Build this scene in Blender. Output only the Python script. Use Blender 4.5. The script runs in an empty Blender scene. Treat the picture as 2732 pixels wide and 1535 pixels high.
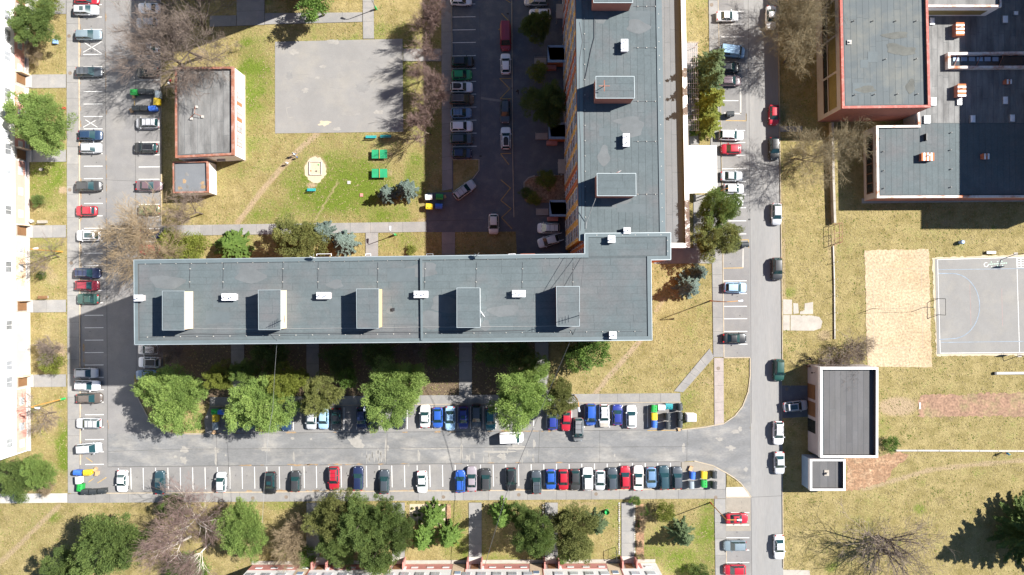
import bpy, bmesh, math, random
import numpy as np
from mathutils import Vector, Matrix

# ------------------------------------------------------------------ camera, sky, sun, exposure
scene = bpy.context.scene
P = 15.2            # photograph pixels per metre on the ground
H = 120.0           # flying height of the camera
CU, CV = 1366.0, 767.5
cam_d = bpy.data.cameras.new('camera'); cam = bpy.data.objects.new('camera', cam_d)
scene.collection.objects.link(cam); scene.camera = cam
cam.location = (0, 0, H); cam.rotation_euler = (0, 0, 0)
cam_d.sensor_width = 36.0
cam_d.lens = 36.0 * H / (2732 / P)
cam_d.clip_start = 1.0; cam_d.clip_end = 6000.0
SUN_TO = Vector((1.012, 0.377, 1.0)).normalized()
world = bpy.data.worlds.new('World'); scene.world = world; world.use_nodes = True
wn = world.node_tree.nodes; wl = world.node_tree.links
sky = wn.new('ShaderNodeTexSky'); sky.sky_type = 'NISHITA'; sky.sun_disc = False
sky.sun_elevation = math.asin(SUN_TO.z); sky.sun_rotation = math.atan2(SUN_TO.x, SUN_TO.y)
sky.air_density = 1.0; sky.dust_density = 0.1; sky.ozone_density = 4.0
wl.new(sky.outputs[0], wn['Background'].inputs[0]); wn['Background'].inputs[1].default_value = 0.05
sun_d = bpy.data.lights.new('sun', 'SUN'); sun_d.energy = 5.0; sun_d.angle = math.radians(0.55)
sun_d.color = (1.0, 0.965, 0.91)
sun = bpy.data.objects.new('sun', sun_d); scene.collection.objects.link(sun)
sun.location = SUN_TO * 200
sun.rotation_euler = (-SUN_TO).to_track_quat('-Z', 'Y').to_euler()
vs = scene.view_settings
vs.view_transform = 'Standard'; vs.look = 'None'; vs.exposure = 1.36; vs.gamma = 1.0; vs.use_curve_mapping = False
scene.cycles.max_bounces = 5; scene.cycles.diffuse_bounces = 2; scene.cycles.glossy_bounces = 2
scene.cycles.transmission_bounces = 3; scene.cycles.transparent_max_bounces = 6
scene.cycles.use_denoising = True

COL = scene.collection
rnd = random.Random(7)

# ------------------------------------------------------------------ helpers
def W(u, v, z=0.0):
    """photograph pixel of a point at height z -> place in metres"""
    s = (H - z) / H / P
    return Vector(((u - CU) * s, (CV - v) * s, z))

def tag(o, label=None, cat=None, group=None, kind=None):
    if label: o['label'] = label
    if cat: o['category'] = cat
    if group: o['group'] = group
    if kind: o['kind'] = kind
    return o

WROOT = {}
def link(o, parent=None):
    COL.objects.link(o)
    if parent is not None:
        o.parent = parent
        if parent.name in WROOT: o.matrix_parent_inverse = Matrix.Translation(-WROOT[parent.name])
    return o
def wempty(name, loc):
    """a thing's empty at its base; its parts are written in place coordinates"""
    o = empty(name, loc); WROOT[o.name] = Vector(loc); return o

def empty(name, loc=(0, 0, 0), rz=0.0):
    o = bpy.data.objects.new(name, None); o.empty_display_size = 0.2
    o.location = loc; o.rotation_euler = (0, 0, rz)
    return link(o)

def mesh_data(name, V, F, mats=(), mi=None, smooth=False):
    me = bpy.data.meshes.new(name)
    me.from_pydata([tuple(v) for v in V], [], [tuple(f) for f in F])
    for m in mats: me.materials.append(m)
    if mi is not None: me.polygons.foreach_set('material_index', list(mi))
    if smooth: me.polygons.foreach_set('use_smooth', [True] * len(me.polygons))
    me.update()
    return me

def obj(name, V, F, mat, parent=None, loc=None, mi=None, smooth=False):
    mats = mat if isinstance(mat, (list, tuple)) else (mat,)
    o = bpy.data.objects.new(name, mesh_data(name, V, F, mats, mi, smooth))
    if loc is not None: o.location = loc
    return link(o, parent)

def shared(name, me, parent=None, loc=(0, 0, 0), rz=0.0, scale=(1, 1, 1), mat=None):
    o = bpy.data.objects.new(name, me); link(o, parent)
    o.location = loc; o.rotation_euler = (0, 0, rz); o.scale = scale
    if mat is not None:
        o.material_slots[0].link = 'OBJECT'; o.material_slots[0].material = mat
    return o

class MB:
    """collects shapes of ONE part"""
    def __init__(self): self.V = []; self.F = []; self.M = []
    def add(self, V, F, m=0):
        n = len(self.V); self.V += [tuple(v) for v in V]
        self.F += [tuple(i + n for i in f) for f in F]; self.M += [m] * len(F); return self
    def box(self, x0, x1, y0, y1, z0, z1, m=0):
        V = [(x, y, z) for z in (z0, z1) for x, y in ((x0, y0), (x1, y0), (x1, y1), (x0, y1))]
        return self.add(V, BOXF, m)
    def prism(self, pts, z0, z1, m=0, bottom=False):
        pts = ccw(pts); n = len(pts)
        V = [(p[0], p[1], z0) for p in pts] + [(p[0], p[1], z1) for p in pts]
        F = [tuple(range(n, 2 * n))] + [(i, (i + 1) % n, n + (i + 1) % n, n + i) for i in range(n)]
        if bottom: F.append(tuple(reversed(range(n))))
        return self.add(V, F, m)
    def tube(self, a, b, r0, r1=None, n=6, m=0, cap=True):
        a = Vector(a); b = Vector(b); r1 = r0 if r1 is None else r1
        d = (b - a); L = d.length
        if L < 1e-6: return self
        d /= L; u = d.orthogonal().normalized(); w = d.cross(u)
        V = []
        for c, r in ((a, r0), (b, r1)):
            for k in range(n):
                t = 2 * math.pi * k / n
                V.append(c + (u * math.cos(t) + w * math.sin(t)) * r)
        F = [(k, (k + 1) % n, n + (k + 1) % n, n + k) for k in range(n)]
        if cap: F += [tuple(reversed(range(n))), tuple(range(n, 2 * n))]
        return self.add(V, F, m)
    def build(self, name, mat, parent=None, loc=None, smooth=False):
        return obj(name, self.V, self.F, mat, parent, loc, self.M, smooth)
    def data(self, name, mats, smooth=False):
        return mesh_data(name, self.V, self.F, mats, self.M, smooth)

BOXF = [(3, 2, 1, 0), (4, 5, 6, 7), (0, 1, 5, 4), (1, 2, 6, 5), (2, 3, 7, 6), (3, 0, 4, 7)]

def area(pts):
    return 0.5 * sum(pts[i][0] * pts[(i + 1) % len(pts)][1] - pts[(i + 1) % len(pts)][0] * pts[i][1] for i in range(len(pts)))
def ccw(pts):
    pts = [Vector((p[0], p[1])) for p in pts]
    return pts if area(pts) > 0 else pts[::-1]
def inset(pts, d):
    pts = ccw(pts); n = len(pts); out = []
    for i in range(n):
        a, b, c = pts[i - 1], pts[i], pts[(i + 1) % n]
        e1 = (b - a).normalized(); e2 = (c - b).normalized()
        n1 = Vector((-e1.y, e1.x)); n2 = Vector((-e2.y, e2.x))
        k = 1 + n1.dot(n2)
        out.append(b + (n1 + n2) * (d / max(k, 0.2)))
    return out
def px(pts, z=0.0):
    return [W(u, v, z) for u, v in pts]
def lerp(a, b, t): return a + (b - a) * t
def quadpt(q, s, t):
    """q = NW, NE, SE, SW"""
    return lerp(lerp(q[0], q[1], s), lerp(q[3], q[2], s), t)

# ------------------------------------------------------------------ materials
MATS = {}
def nodes_of(m):
    m.use_nodes = True
    nt = m.node_tree
    return nt.nodes, nt.links, nt.nodes['Principled BSDF']

def mat(name, col, rough=0.8, var=0.12, scale=2.0, obj_var=0.0, metal=0.0, bump=0.0, bscale=20.0,
        stain=None, stain_amt=0.0, stain_scale=0.6, coat=0.0, spec=0.5, coords='pos', stretch=None, fine=0.0, fscale=14.0):
    if name in MATS: return MATS[name]
    m = bpy.data.materials.new(name); MATS[name] = m
    n, l, b = nodes_of(m)
    b.inputs['Roughness'].default_value = rough; b.inputs['Metallic'].default_value = metal
    b.inputs['Specular IOR Level'].default_value = spec
    if coat: b.inputs['Coat Weight'].default_value = coat; b.inputs['Coat Roughness'].default_value = 0.10
    if coords == 'pos':
        src = n.new('ShaderNodeNewGeometry').outputs['Position']
    else:
        src = n.new('ShaderNodeTexCoord').outputs['Object']
    if stretch:
        mp = n.new('ShaderNodeMapping'); mp.inputs['Scale'].default_value = stretch
        l.new(src, mp.inputs['Vector']); src = mp.outputs[0]
    def noise(sc, det=4.0, r=0.6):
        t = n.new('ShaderNodeTexNoise'); t.inputs['Scale'].default_value = sc
        t.inputs['Detail'].default_value = det; t.inputs['Roughness'].default_value = r
        l.new(src, t.inputs['Vector']); return t
    def maprange(sock, a, bb, c, d):
        r = n.new('ShaderNodeMapRange'); l.new(sock, r.inputs['Value'])
        for i, v in zip(('From Min', 'From Max', 'To Min', 'To Max'), (a, bb, c, d)): r.inputs[i].default_value = v
        return r.outputs[0]
    base = n.new('ShaderNodeRGB'); base.outputs[0].default_value = (*col, 1)
    cur = base.outputs[0]
    if stain is not None:
        t = noise(stain_scale, 6.0, 0.65)
        f = maprange(t.outputs['Fac'], 0.48, 0.68, 0.0, stain_amt)
        mx = n.new('ShaderNodeMix'); mx.data_type = 'RGBA'
        l.new(f, mx.inputs['Factor']); l.new(cur, mx.inputs['A']); mx.inputs['B'].default_value = (*stain, 1)
        cur = mx.outputs['Result']
    def mul(fac):
        nonlocal cur
        vm = n.new('ShaderNodeVectorMath'); vm.operation = 'SCALE'
        l.new(cur, vm.inputs[0]); l.new(fac, vm.inputs['Scale']); cur = vm.outputs[0]
    if var: mul(maprange(noise(scale).outputs['Fac'], 0.3, 0.7, 1 - var, 1 + var))
    if fine: mul(maprange(noise(fscale, 3.0, 0.7).outputs['Fac'], 0.3, 0.7, 1 - fine, 1 + fine))
    if obj_var:
        oi = n.new('ShaderNodeObjectInfo'); mul(maprange(oi.outputs['Random'], 0, 1, 1 - obj_var, 1 + obj_var))
    l.new(cur, b.inputs['Base Color'])
    if bump:
        bp = n.new('ShaderNodeBump'); bp.inputs['Strength'].default_value = bump; bp.inputs['Distance'].default_value = 0.05
        l.new(noise(bscale, 3.0).outputs['Fac'], bp.inputs['Height']); l.new(bp.outputs[0], b.inputs['Normal'])
    return m

def paint(name, col, metal=0.0):
    m = mat('paint_' + name, col, rough=0.38, var=0.05, scale=1.2, coat=0.45, coords='obj', metal=metal)
    return m

M_asph = mat('asphalt_lot', (0.172, 0.166, 0.162), 0.93, 0.10, 0.35, stain=(0.24, 0.225, 0.20), stain_amt=0.45, stain_scale=0.25, fine=0.10, fscale=6, bump=0.2)
M_asph_road = mat('asphalt_road', (0.205, 0.201, 0.195), 0.93, 0.07, 0.25, stain=(0.26, 0.245, 0.225), stain_amt=0.4, stain_scale=0.4, stretch=(1, 0.12, 1), fine=0.07, fscale=5)
M_asph_old = mat('asphalt_worn', (0.150, 0.150, 0.150), 0.93, 0.16, 0.5, stain=(0.27, 0.255, 0.23), stain_amt=0.75, stain_scale=0.35, stretch=(0.45, 1.0, 1), fine=0.12, fscale=5, bump=0.25)
M_asph_shade = mat('asphalt_shade_blue', (0.098, 0.108, 0.122), 0.93, 0.12, 0.3, stain=(0.16, 0.155, 0.15), stain_amt=0.5, fine=0.1, fscale=5)  # bluish tone of the shade is put into this asphalt colour
M_pave = mat('pavement_asphalt', (0.205, 0.198, 0.190), 0.92, 0.08, 0.6, obj_var=0.07, stain=(0.27, 0.25, 0.22), stain_amt=0.5, stain_scale=0.7, fine=0.08, fscale=7)
M_pave_seam = mat('pavement_seam', (0.06, 0.058, 0.055), 0.95)
M_brickpave = mat('pink_paving', (0.285, 0.245, 0.225), 0.9, 0.10, 1.0, fine=0.15, fscale=9)
M_kerb = mat('kerb_concrete', (0.36, 0.30, 0.22), 0.9, 0.18, 1.2, obj_var=0.06)
M_patch = mat('pale_patch', (0.250, 0.236, 0.214), 0.95, 0.14, 1.5, fine=0.1)
M_seamdark = mat('tar_seam', (0.07, 0.066, 0.062), 0.9)
M_leafdirt = mat('leaf_litter_drift', (0.24, 0.165, 0.095), 0.95, 0.25, 1.5, fine=0.3, fscale=9)
M_line = mat('white_road_paint', (0.62, 0.61, 0.585), 0.8, 0.14, 2.5, fine=0.12)
M_yline = mat('yellow_road_paint', (0.40, 0.255, 0.07), 0.8, 0.2, 2.5)
M_bline = mat('blue_court_paint', (0.200, 0.242, 0.290), 0.85, 0.25, 1.0)
M_pline = mat('pink_court_paint', (0.30, 0.20, 0.185), 0.85, 0.2, 1.0)
M_mint = mat('mint_court_paint', (0.42, 0.62, 0.48), 0.85, 0.15, 1.0)
M_court = mat('court_asphalt', (0.200, 0.193, 0.183), 0.95, 0.07, 0.3, stain=(0.265, 0.245, 0.21), stain_amt=0.5, stain_scale=0.18, fine=0.06, fscale=6)
M_court2 = mat('court_worn', (0.215, 0.205, 0.19), 0.95, 0.12, 0.8, fine=0.1)
M_court3 = mat('court_dark', (0.185, 0.180, 0.172), 0.95, 0.12, 0.8, fine=0.1)
M_sand = mat('sand', (0.375, 0.292, 0.190), 0.98, 0.08, 0.3, stain=(0.32, 0.215, 0.115), stain_amt=0.5, stain_scale=0.12, fine=0.36, fscale=2.6, bump=1.0, bscale=2.6)
M_sandlight = mat('play_sand', (0.42, 0.35, 0.25), 0.98, 0.08, 1.0, fine=0.12, fscale=8, bump=0.5)
M_clay = mat('red_cinder', (0.235, 0.142, 0.094), 0.98, 0.22, 0.7, stain=(0.20, 0.165, 0.078), stain_amt=1.0, stain_scale=0.28, fine=0.38, fscale=2.8)
M_litter = mat('leaf_litter', (0.24, 0.140, 0.080), 0.98, 0.25, 0.8, stain=(0.36, 0.25, 0.155), stain_amt=0.8, stain_scale=0.9, fine=0.5, fscale=3.0, bump=0.8)
M_manhole = mat('manhole_iron', (0.16, 0.125, 0.095), 0.8, 0.2, 4.0)
M_drain = mat('drain_grate', (0.03, 0.03, 0.03), 0.8)
M_conc = mat('concrete', (0.33, 0.30, 0.26), 0.92, 0.15, 0.8, fine=0.12)
M_conc_lt = mat('pale_concrete', (0.40, 0.38, 0.345), 0.92, 0.10, 0.8, fine=0.08)
M_gridpave = mat('grid_paving', (0.23, 0.205, 0.17), 0.95, 0.08, 1.0, fine=0.2, fscale=10)

M_roof = mat('roof_felt', (0.092, 0.111, 0.116), 0.8, 0.08, 0.5, obj_var=0.035, stain=(0.118, 0.115, 0.117), stain_amt=0.85, stain_scale=0.10, fine=0.09, fscale=4, spec=0.15)
M_roof_base = mat('roof_underlay', (0.062, 0.075, 0.079), 0.85)
M_roof_rim = mat('roof_edge_felt', (0.100, 0.126, 0.134), 0.7, 0.08, 0.7, fine=0.05)
M_roof_ann = mat('roof_felt_annex', (0.122, 0.130, 0.140), 0.8, 0.06, 0.5, obj_var=0.06, fine=0.06, fscale=5)
M_roof_blue = mat('roof_felt_blue', (0.074, 0.088, 0.093), 0.8, 0.06, 0.6, obj_var=0.06, stain=(0.15, 0.14, 0.11), stain_amt=0.5, stain_scale=0.15, fine=0.05)
M_roof_grey = mat('roof_felt_grey', (0.162, 0.160, 0.155), 0.85, 0.24, 0.9, obj_var=0.10, stain=(0.085, 0.082, 0.08), stain_amt=0.75, stain_scale=0.5, stretch=(1, 0.3, 1), fine=0.12)
M_roof_drk = mat('roof_felt_dark', (0.084, 0.082, 0.084), 0.85, 0.14, 0.5, obj_var=0.10, stain=(0.10, 0.096, 0.09), stain_amt=0.5, stain_scale=0.3, stretch=(1, 0.3, 1), fine=0.1)
M_flash = mat('edge_flashing', (0.42, 0.47, 0.48), 0.45, 0.08, 1.0, metal=0.5)
M_navy = mat('lift_house_wall', (0.60, 0.45, 0.27), 0.85, 0.05)
M_white = mat('white_render', (0.74, 0.73, 0.71), 0.9, 0.04, 0.6)
M_white_cap = mat('white_cap', (0.72, 0.72, 0.74), 0.6, 0.10, 1.5)
M_cream = mat('cream_render', (0.62, 0.47, 0.33), 0.9, 0.05, 0.8)
M_pink = mat('pink_render', (0.58, 0.30, 0.25), 0.9, 0.06, 0.8)
M_pinkred = mat('dusty_pink_render', (0.45, 0.19, 0.165), 0.9, 0.07, 0.8)
M_redwall = mat('red_brown_render', (0.36, 0.130, 0.088), 0.9, 0.08, 0.8)
M_orange = mat('orange_render', (0.48, 0.14, 0.05), 0.9, 0.06, 0.8)
M_ochre = mat('ochre_render', (0.60, 0.33, 0.07), 0.9, 0.05, 0.8)
M_ochre_lt = mat('pale_ochre_render', (0.62, 0.40, 0.20), 0.9, 0.05, 0.8)
M_lilac = mat('lilac_render', (0.40, 0.36, 0.36), 0.9, 0.08, 0.5)
M_rust = mat('rusty_flashing', (0.235, 0.090, 0.055), 0.8, 0.2, 1.5, stain=(0.42, 0.34, 0.30), stain_amt=0.45, stain_scale=0.9)
M_rust_wh = mat('peeling_flashing', (0.62, 0.56, 0.52), 0.8, 0.1, 1.5, stain=(0.40, 0.12, 0.045), stain_amt=1.0, stain_scale=0.55)
M_redtrim = mat('red_tile_trim', (0.36, 0.10, 0.08), 0.85, 0.2, 2.0, stain=(0.50, 0.30, 0.25), stain_amt=0.5, stain_scale=1.4)
M_brownwood = mat('brown_door', (0.17, 0.085, 0.035), 0.7, 0.15, 1.0)
M_olive = mat('olive_panel', (0.21, 0.165, 0.06), 0.6, 0.08, 1.0)
M_bluewall = mat('blue_render', (0.22, 0.32, 0.44), 0.9, 0.08, 0.8)
M_winfr = mat('window_frame', (0.66, 0.66, 0.66), 0.6, 0.03)
M_wingl = mat('window_glass', (0.20, 0.27, 0.38), 0.15, 0.25, 0.35, obj_var=0.35, spec=0.6)
M_wincur = mat('window_curtained', (0.40, 0.42, 0.45), 0.25, 0.25, 0.6, obj_var=0.3, spec=0.6)
M_windark = mat('window_dark', (0.018, 0.022, 0.028), 0.12, 0.2, 0.5, spec=0.6)
M_brownfr = mat('brown_frame', (0.10, 0.045, 0.025), 0.6, 0.1)
M_steel = mat('galvanised_steel', (0.34, 0.35, 0.36), 0.5, 0.1, 2.0, metal=0.6)
M_blackm = mat('black_metal', (0.02, 0.02, 0.022), 0.5, 0.1)
M_cable = mat('cable', (0.06, 0.06, 0.065), 0.6)
M_cable_lt = mat('pale_cable', (0.26, 0.26, 0.255), 0.6)
M_polewarm = mat('orange_lamp_pole', (0.50, 0.235, 0.045), 0.55, 0.08)
M_polered = mat('red_pole_base', (0.33, 0.04, 0.035), 0.55, 0.08)
M_polegreen = mat('green_pole_base', (0.02, 0.36, 0.09), 0.55, 0.08)
M_lamp = mat('lamp_housing', (0.52, 0.56, 0.62), 0.4, 0.05)
M_glass = mat('car_glass', (0.012, 0.040, 0.044), 0.06, 0.0, spec=0.8)
M_tyre = mat('tyre', (0.015, 0.015, 0.016), 0.85, 0.1)
M_rim = mat('wheel_rim', (0.35, 0.36, 0.37), 0.35, 0.05, metal=0.7)
M_head = mat('headlight', (0.62, 0.66, 0.70), 0.12, 0.0)
M_tail = mat('tail_light', (0.33, 0.012, 0.014), 0.2, 0.0)
M_trim = mat('black_trim', (0.018, 0.018, 0.019), 0.6, 0.0)
M_bark = mat('bark', (0.115, 0.088, 0.066), 0.95, 0.2, 2.0, coords='obj')
M_twig = mat('twigs', (0.185, 0.145, 0.120), 0.95, 0.15, 1.0, obj_var=0.15, coords='obj')
M_twig_red = mat('reddish_twigs', (0.205, 0.140, 0.122), 0.95, 0.15, 1.0, obj_var=0.12, coords='obj')
M_twig_tan = mat('tan_twigs', (0.27, 0.205, 0.125), 0.95, 0.15, 1.0, obj_var=0.12, coords='obj')
M_twig_olive = mat('olive_twigs', (0.225, 0.185, 0.110), 0.95, 0.15, 1.0, obj_var=0.12, coords='obj')
M_birch = mat('birch_bark', (0.58, 0.52, 0.46), 0.9, 0.2, 2.0, coords='obj')

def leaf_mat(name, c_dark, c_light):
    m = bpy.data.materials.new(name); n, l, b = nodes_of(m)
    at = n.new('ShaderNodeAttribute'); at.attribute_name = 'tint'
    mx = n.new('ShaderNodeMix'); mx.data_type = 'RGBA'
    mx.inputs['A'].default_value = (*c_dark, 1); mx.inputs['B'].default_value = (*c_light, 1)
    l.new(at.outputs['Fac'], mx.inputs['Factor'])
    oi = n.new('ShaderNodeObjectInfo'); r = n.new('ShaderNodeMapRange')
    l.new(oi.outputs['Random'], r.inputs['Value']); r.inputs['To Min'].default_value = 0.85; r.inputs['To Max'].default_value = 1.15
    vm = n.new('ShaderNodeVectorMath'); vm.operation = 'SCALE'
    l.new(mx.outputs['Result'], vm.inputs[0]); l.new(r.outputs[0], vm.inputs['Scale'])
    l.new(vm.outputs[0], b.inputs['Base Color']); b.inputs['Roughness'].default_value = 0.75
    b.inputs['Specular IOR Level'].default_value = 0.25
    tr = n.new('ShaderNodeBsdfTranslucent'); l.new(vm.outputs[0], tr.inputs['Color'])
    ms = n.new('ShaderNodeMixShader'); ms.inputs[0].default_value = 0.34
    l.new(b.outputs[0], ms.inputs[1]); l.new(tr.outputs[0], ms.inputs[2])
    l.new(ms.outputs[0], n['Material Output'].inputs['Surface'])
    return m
M_pine = leaf_mat('pine_needles', (0.112, 0.190, 0.045), (0.290, 0.380, 0.100))
M_pine_dk = leaf_mat('dark_needles', (0.056, 0.098, 0.028), (0.165, 0.215, 0.055))
M_spruce = leaf_mat('spruce_needles', (0.05, 0.085, 0.04), (0.15, 0.195, 0.088))
M_blue = leaf_mat('blue_spruce_needles', (0.085, 0.125, 0.105), (0.2, 0.255, 0.22))
M_olivele = leaf_mat('bronze_green_needles', (0.085, 0.105, 0.03), (0.22, 0.225, 0.07))
M_yellowle = leaf_mat('yellow_green_needles', (0.105, 0.14, 0.022), (0.265, 0.285, 0.055))
M_greenle = leaf_mat('fresh_green_leaves', (0.06, 0.12, 0.024), (0.16, 0.245, 0.05))

# ------------------------------------------------------------------ ground
def grass_material():
    m = bpy.data.materials.new('grass'); n, l, b = nodes_of(m)
    b.inputs['Roughness'].default_value = 0.95; b.inputs['Specular IOR Level'].default_value = 0.15
    pos = n.new('ShaderNodeNewGeometry').outputs['Position']
    def noise(sc, det=5.0, r=0.6):
        t = n.new('ShaderNodeTexNoise'); t.inputs['Scale'].default_value = sc; t.inputs['Detail'].default_value = det
        t.inputs['Roughness'].default_value = r; l.new(pos, t.inputs['Vector']); return t.outputs['Fac']
    def math_(op, a, bb, clamp=False):
        t = n.new('ShaderNodeMath'); t.operation = op; t.use_clamp = clamp
        for i, x in enumerate((a, bb)):
            if isinstance(x, (int, float)): t.inputs[i].default_value = x
            else: l.new(x, t.inputs[i])
        return t.outputs[0]
    def rng(s, a, bb, c, d):
        r = n.new('ShaderNodeMapRange'); l.new(s, r.inputs['Value'])
        for i, v in zip(('From Min', 'From Max', 'To Min', 'To Max'), (a, bb, c, d)): r.inputs[i].default_value = v
        return r.outputs[0]
    def attr(nm):
        a = n.new('ShaderNodeAttribute'); a.attribute_name = nm; return a.outputs['Fac']
    def mix(f, a, bb):
        x = n.new('ShaderNodeMix'); x.data_type = 'RGBA'; l.new(f, x.inputs['Factor'])
        for k, v in (('A', a), ('B', bb)):
            if isinstance(v, tuple): x.inputs[k].default_value = (*v, 1)
            else: l.new(v, x.inputs[k])
        return x.outputs['Result']
    big = noise(0.09, 4.0); mid = noise(0.45, 6.0, 0.7); fine = noise(3.2, 5.0, 0.75)
    straw = mix(rng(mid, 0.35, 0.65, 0, 1), (0.190, 0.155, 0.058), (0.325, 0.260, 0.122))
    g = math_('ADD', math_('MULTIPLY', math_('SUBTRACT', big, 0.5), 1.6), math_('MULTIPLY', math_('SUBTRACT', mid, 0.5), 1.7))
    g = math_('ADD', g, math_('MULTIPLY', math_('SUBTRACT', fine, 0.5), 1.3))
    g = math_('ADD', g, attr('green'))
    gf = rng(g, 0.16, 0.80, 0.0, 1.0)
    col = mix(gf, straw, (0.110, 0.150, 0.020))
    d = math_('ADD', attr('dirt'), math_('MULTIPLY', math_('SUBTRACT', fine, 0.5), 0.9))
    df = math_('MULTIPLY', rng(d, 0.30, 0.75, 0.0, 1.0), rng(attr('dirt'), 0.02, 0.25, 0, 1))
    col = mix(df, col, (0.320, 0.240, 0.150))
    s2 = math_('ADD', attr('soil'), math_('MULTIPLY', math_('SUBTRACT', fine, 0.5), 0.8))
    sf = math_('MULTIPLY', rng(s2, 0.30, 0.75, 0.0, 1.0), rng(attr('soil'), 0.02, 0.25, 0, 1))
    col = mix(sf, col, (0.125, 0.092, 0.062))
    vm = n.new('ShaderNodeVectorMath'); vm.operation = 'SCALE'; l.new(col, vm.inputs[0])
    l.new(rng(noise(2.6, 6.0, 0.85), 0.25, 0.75, 0.62, 1.38), vm.inputs['Scale'])
    l.new(vm.outputs[0], b.inputs['Base Color'])
    bp = n.new('ShaderNodeBump'); bp.inputs['Strength'].default_value = 1.0; bp.inputs['Distance'].default_value = 0.25
    l.new(noise(3.0, 5.0, 0.8), bp.inputs['Height']); l.new(bp.outputs[0], b.inputs['Normal'])
    return m
M_grass = grass_material()

xs = np.concatenate([[-2000, -900, -400, -200, -130], np.arange(-104, 104.1, 0.6), [130, 200, 400, 900, 2000]])
ys = np.concatenate([[-2000, -900, -400, -200, -90], np.arange(-60, 60.1, 0.6), [90, 200, 400, 900, 2000]])
GX, GY = np.meshgrid(xs, ys)
nx, ny = len(xs), len(ys)
gv = np.stack([GX.ravel(), GY.ravel(), np.zeros(nx * ny)], 1)
ii = (np.arange(ny - 1)[:, None] * nx + np.arange(nx - 1)[None, :]).ravel()
gf = np.stack([ii, ii + 1, ii + nx + 1, ii + nx], 1)
gme = bpy.data.meshes.new('ground'); gme.from_pydata(gv.tolist(), [], gf.tolist()); gme.materials.append(M_grass)
ground = link(bpy.data.objects.new('ground', gme)); tag(ground, kind='structure')
GU = gv[:, 0] * P + CU; GVv = CV - gv[:, 1] * P
def seg_dist(ax, ay, bx, by):
    dx, dy = bx - ax, by - ay
    t = np.clip(((GU - ax) * dx + (GVv - ay) * dy) / (dx * dx + dy * dy + 1e-9), 0, 1)
    return np.hypot(GU - ax - t * dx, GVv - ay - t * dy)
dirt = np.zeros(len(gv)); green = np.zeros(len(gv)); soil = np.zeros(len(gv))
def trail(A, pts, w, s):
    for (a, b), (c, d) in zip(pts[:-1], pts[1:]):
        np.maximum(A, s * np.clip(1.6 - seg_dist(a, b, c, d) / w, 0, 1), out=A)
def blob(A, u, v, ru, rv, s):
    q = np.hypot((GU - u) / ru, (GVv - v) / rv); np.maximum(A, s * np.clip(1.8 - 1.2 * q, 0, 1), out=A)
def rect(A, u0, v0, u1, v1, s, soft=10):
    q = np.minimum(np.minimum(GU - u0, u1 - GU), np.minimum(GVv - v0, v1 - GVv))
    np.maximum(A, s * np.clip(0.5 + q / soft, 0, 1), out=A)
for pts, w, s in [
    ([(848, 356), (806, 392), (748, 452), (690, 520), (655, 568), (632, 597)], 8, 0.75),
    ([(905, 480), (872, 535), (838, 592)], 4, 0.6),
    ([(1712, 905), (1662, 962), (1620, 1010), (1588, 1052)], 7, 0.85),
    ([(1752, 880), (1772, 920), (1790, 975)], 4, 0.4), ([(1790, 870), (1830, 960)], 4, 0.35),
    ([(158, 1350), (100, 1405), (40, 1465), (-10, 1510)], 8, 0.65),
    ([(2300, 1306), (2380, 1284), (2480, 1254), (2600, 1240), (2740, 1228)], 7, 0.7),
    ([(2090, 640), (2092, 800)], 7, 0.6), ([(1750, 830), (1770, 800)], 7, 0.6),
    ([(650, 200), (655, 430)], 5, 0.7), ([(2085, 480), (2090, 620)], 6, 0.5)]: trail(dirt, pts, w, s)
for b in [(842, 449, 27, 31, 1.0), (831, 495, 14, 9, 0.9), (842, 350, 12, 10, .6), (1040, 412, 8, 8, .7), (1042, 462, 8, 8, .6),
          (168, 508, 12, 10, .9), (160, 935, 18, 18, .8), (140, 745, 22, 20, .5), (128, 722, 18, 15, .5), (536, 150, 20, 16, .6),
          (130, 1120, 30, 40, .5), (2115, 815, 40, 20, .35), (2200, 895, 22, 16, .6), (2280, 940, 25, 15, .5),
          (880, 1320, 120, 8, .4), (1075, 1320, 40, 8, .5), (1500, 1345, 150, 8, .5), (1300, 1345, 60, 7, .45),
          (110, 1030, 60, 6, .5), (1130, 590, 20, 10, .6), (1165, 1030, 25, 12, .6), (2220, 660, 14, 50, .5), (2395, 1085, 50, 24, .95),
          (590, 560, 60, 12, .3), (1090, 1352, 100, 6, .6)]:
    blob(dirt, *b)
for b in [(930, 520, 90, 60, .55), (780, 470, 60, 40, .35), (720, 560, 60, 40, .35), (1000, 575, 80, 25, .4), (1110, 470, 30, 60, .4),
          (680, 240, 40, 90, .35), (590, 460, 60, 40, .3), (1040, 150, 60, 90, .1), (120, 470, 60, 70, .45), (175, 1190, 22, 60, .75),
          (120, 280, 60, 40, .3), (110, 660, 60, 30, .3), (1890, 1440, 30, 90, .55), (1820, 1500, 50, 40, .55), (1700, 1480, 80, 40, .4),
          (1640, 1370, 50, 50, .35), (1210, 1440, 40, 70, .35), (1250, 1490, 50, 30, .4), (750, 1345, 60, 20, .6), (1960, 1275, 14, 12, .6),
          (2290, 1180, 60, 100, .25), (2360, 1150, 30, 40, .4), (2600, 900, 150, 120, .12), (2290, 700, 70, 60, .2), (1830, 1090, 40, 60, .25),
          (1040, 640, 90, 30, .35), (700, 640, 80, 30, .2), (1330, 1500, 60, 20, .4), (1500, 1480, 80, 40, .4), (540, 1500, 120, 60, .2),
          (2130, 560, 30, 60, .2), (2120, 770, 30, 30, .25), (2270, 860, 30, 50, .3), (1750, 1060, 60, 40, .1)]:
    blob(green, *b)
rect(soil, 440, 880, 1470, 1080, 0.75); rect(soil, 1300, 160, 1510, 520, 0.7); rect(soil, 430, 640, 620, 700, .25)
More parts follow.
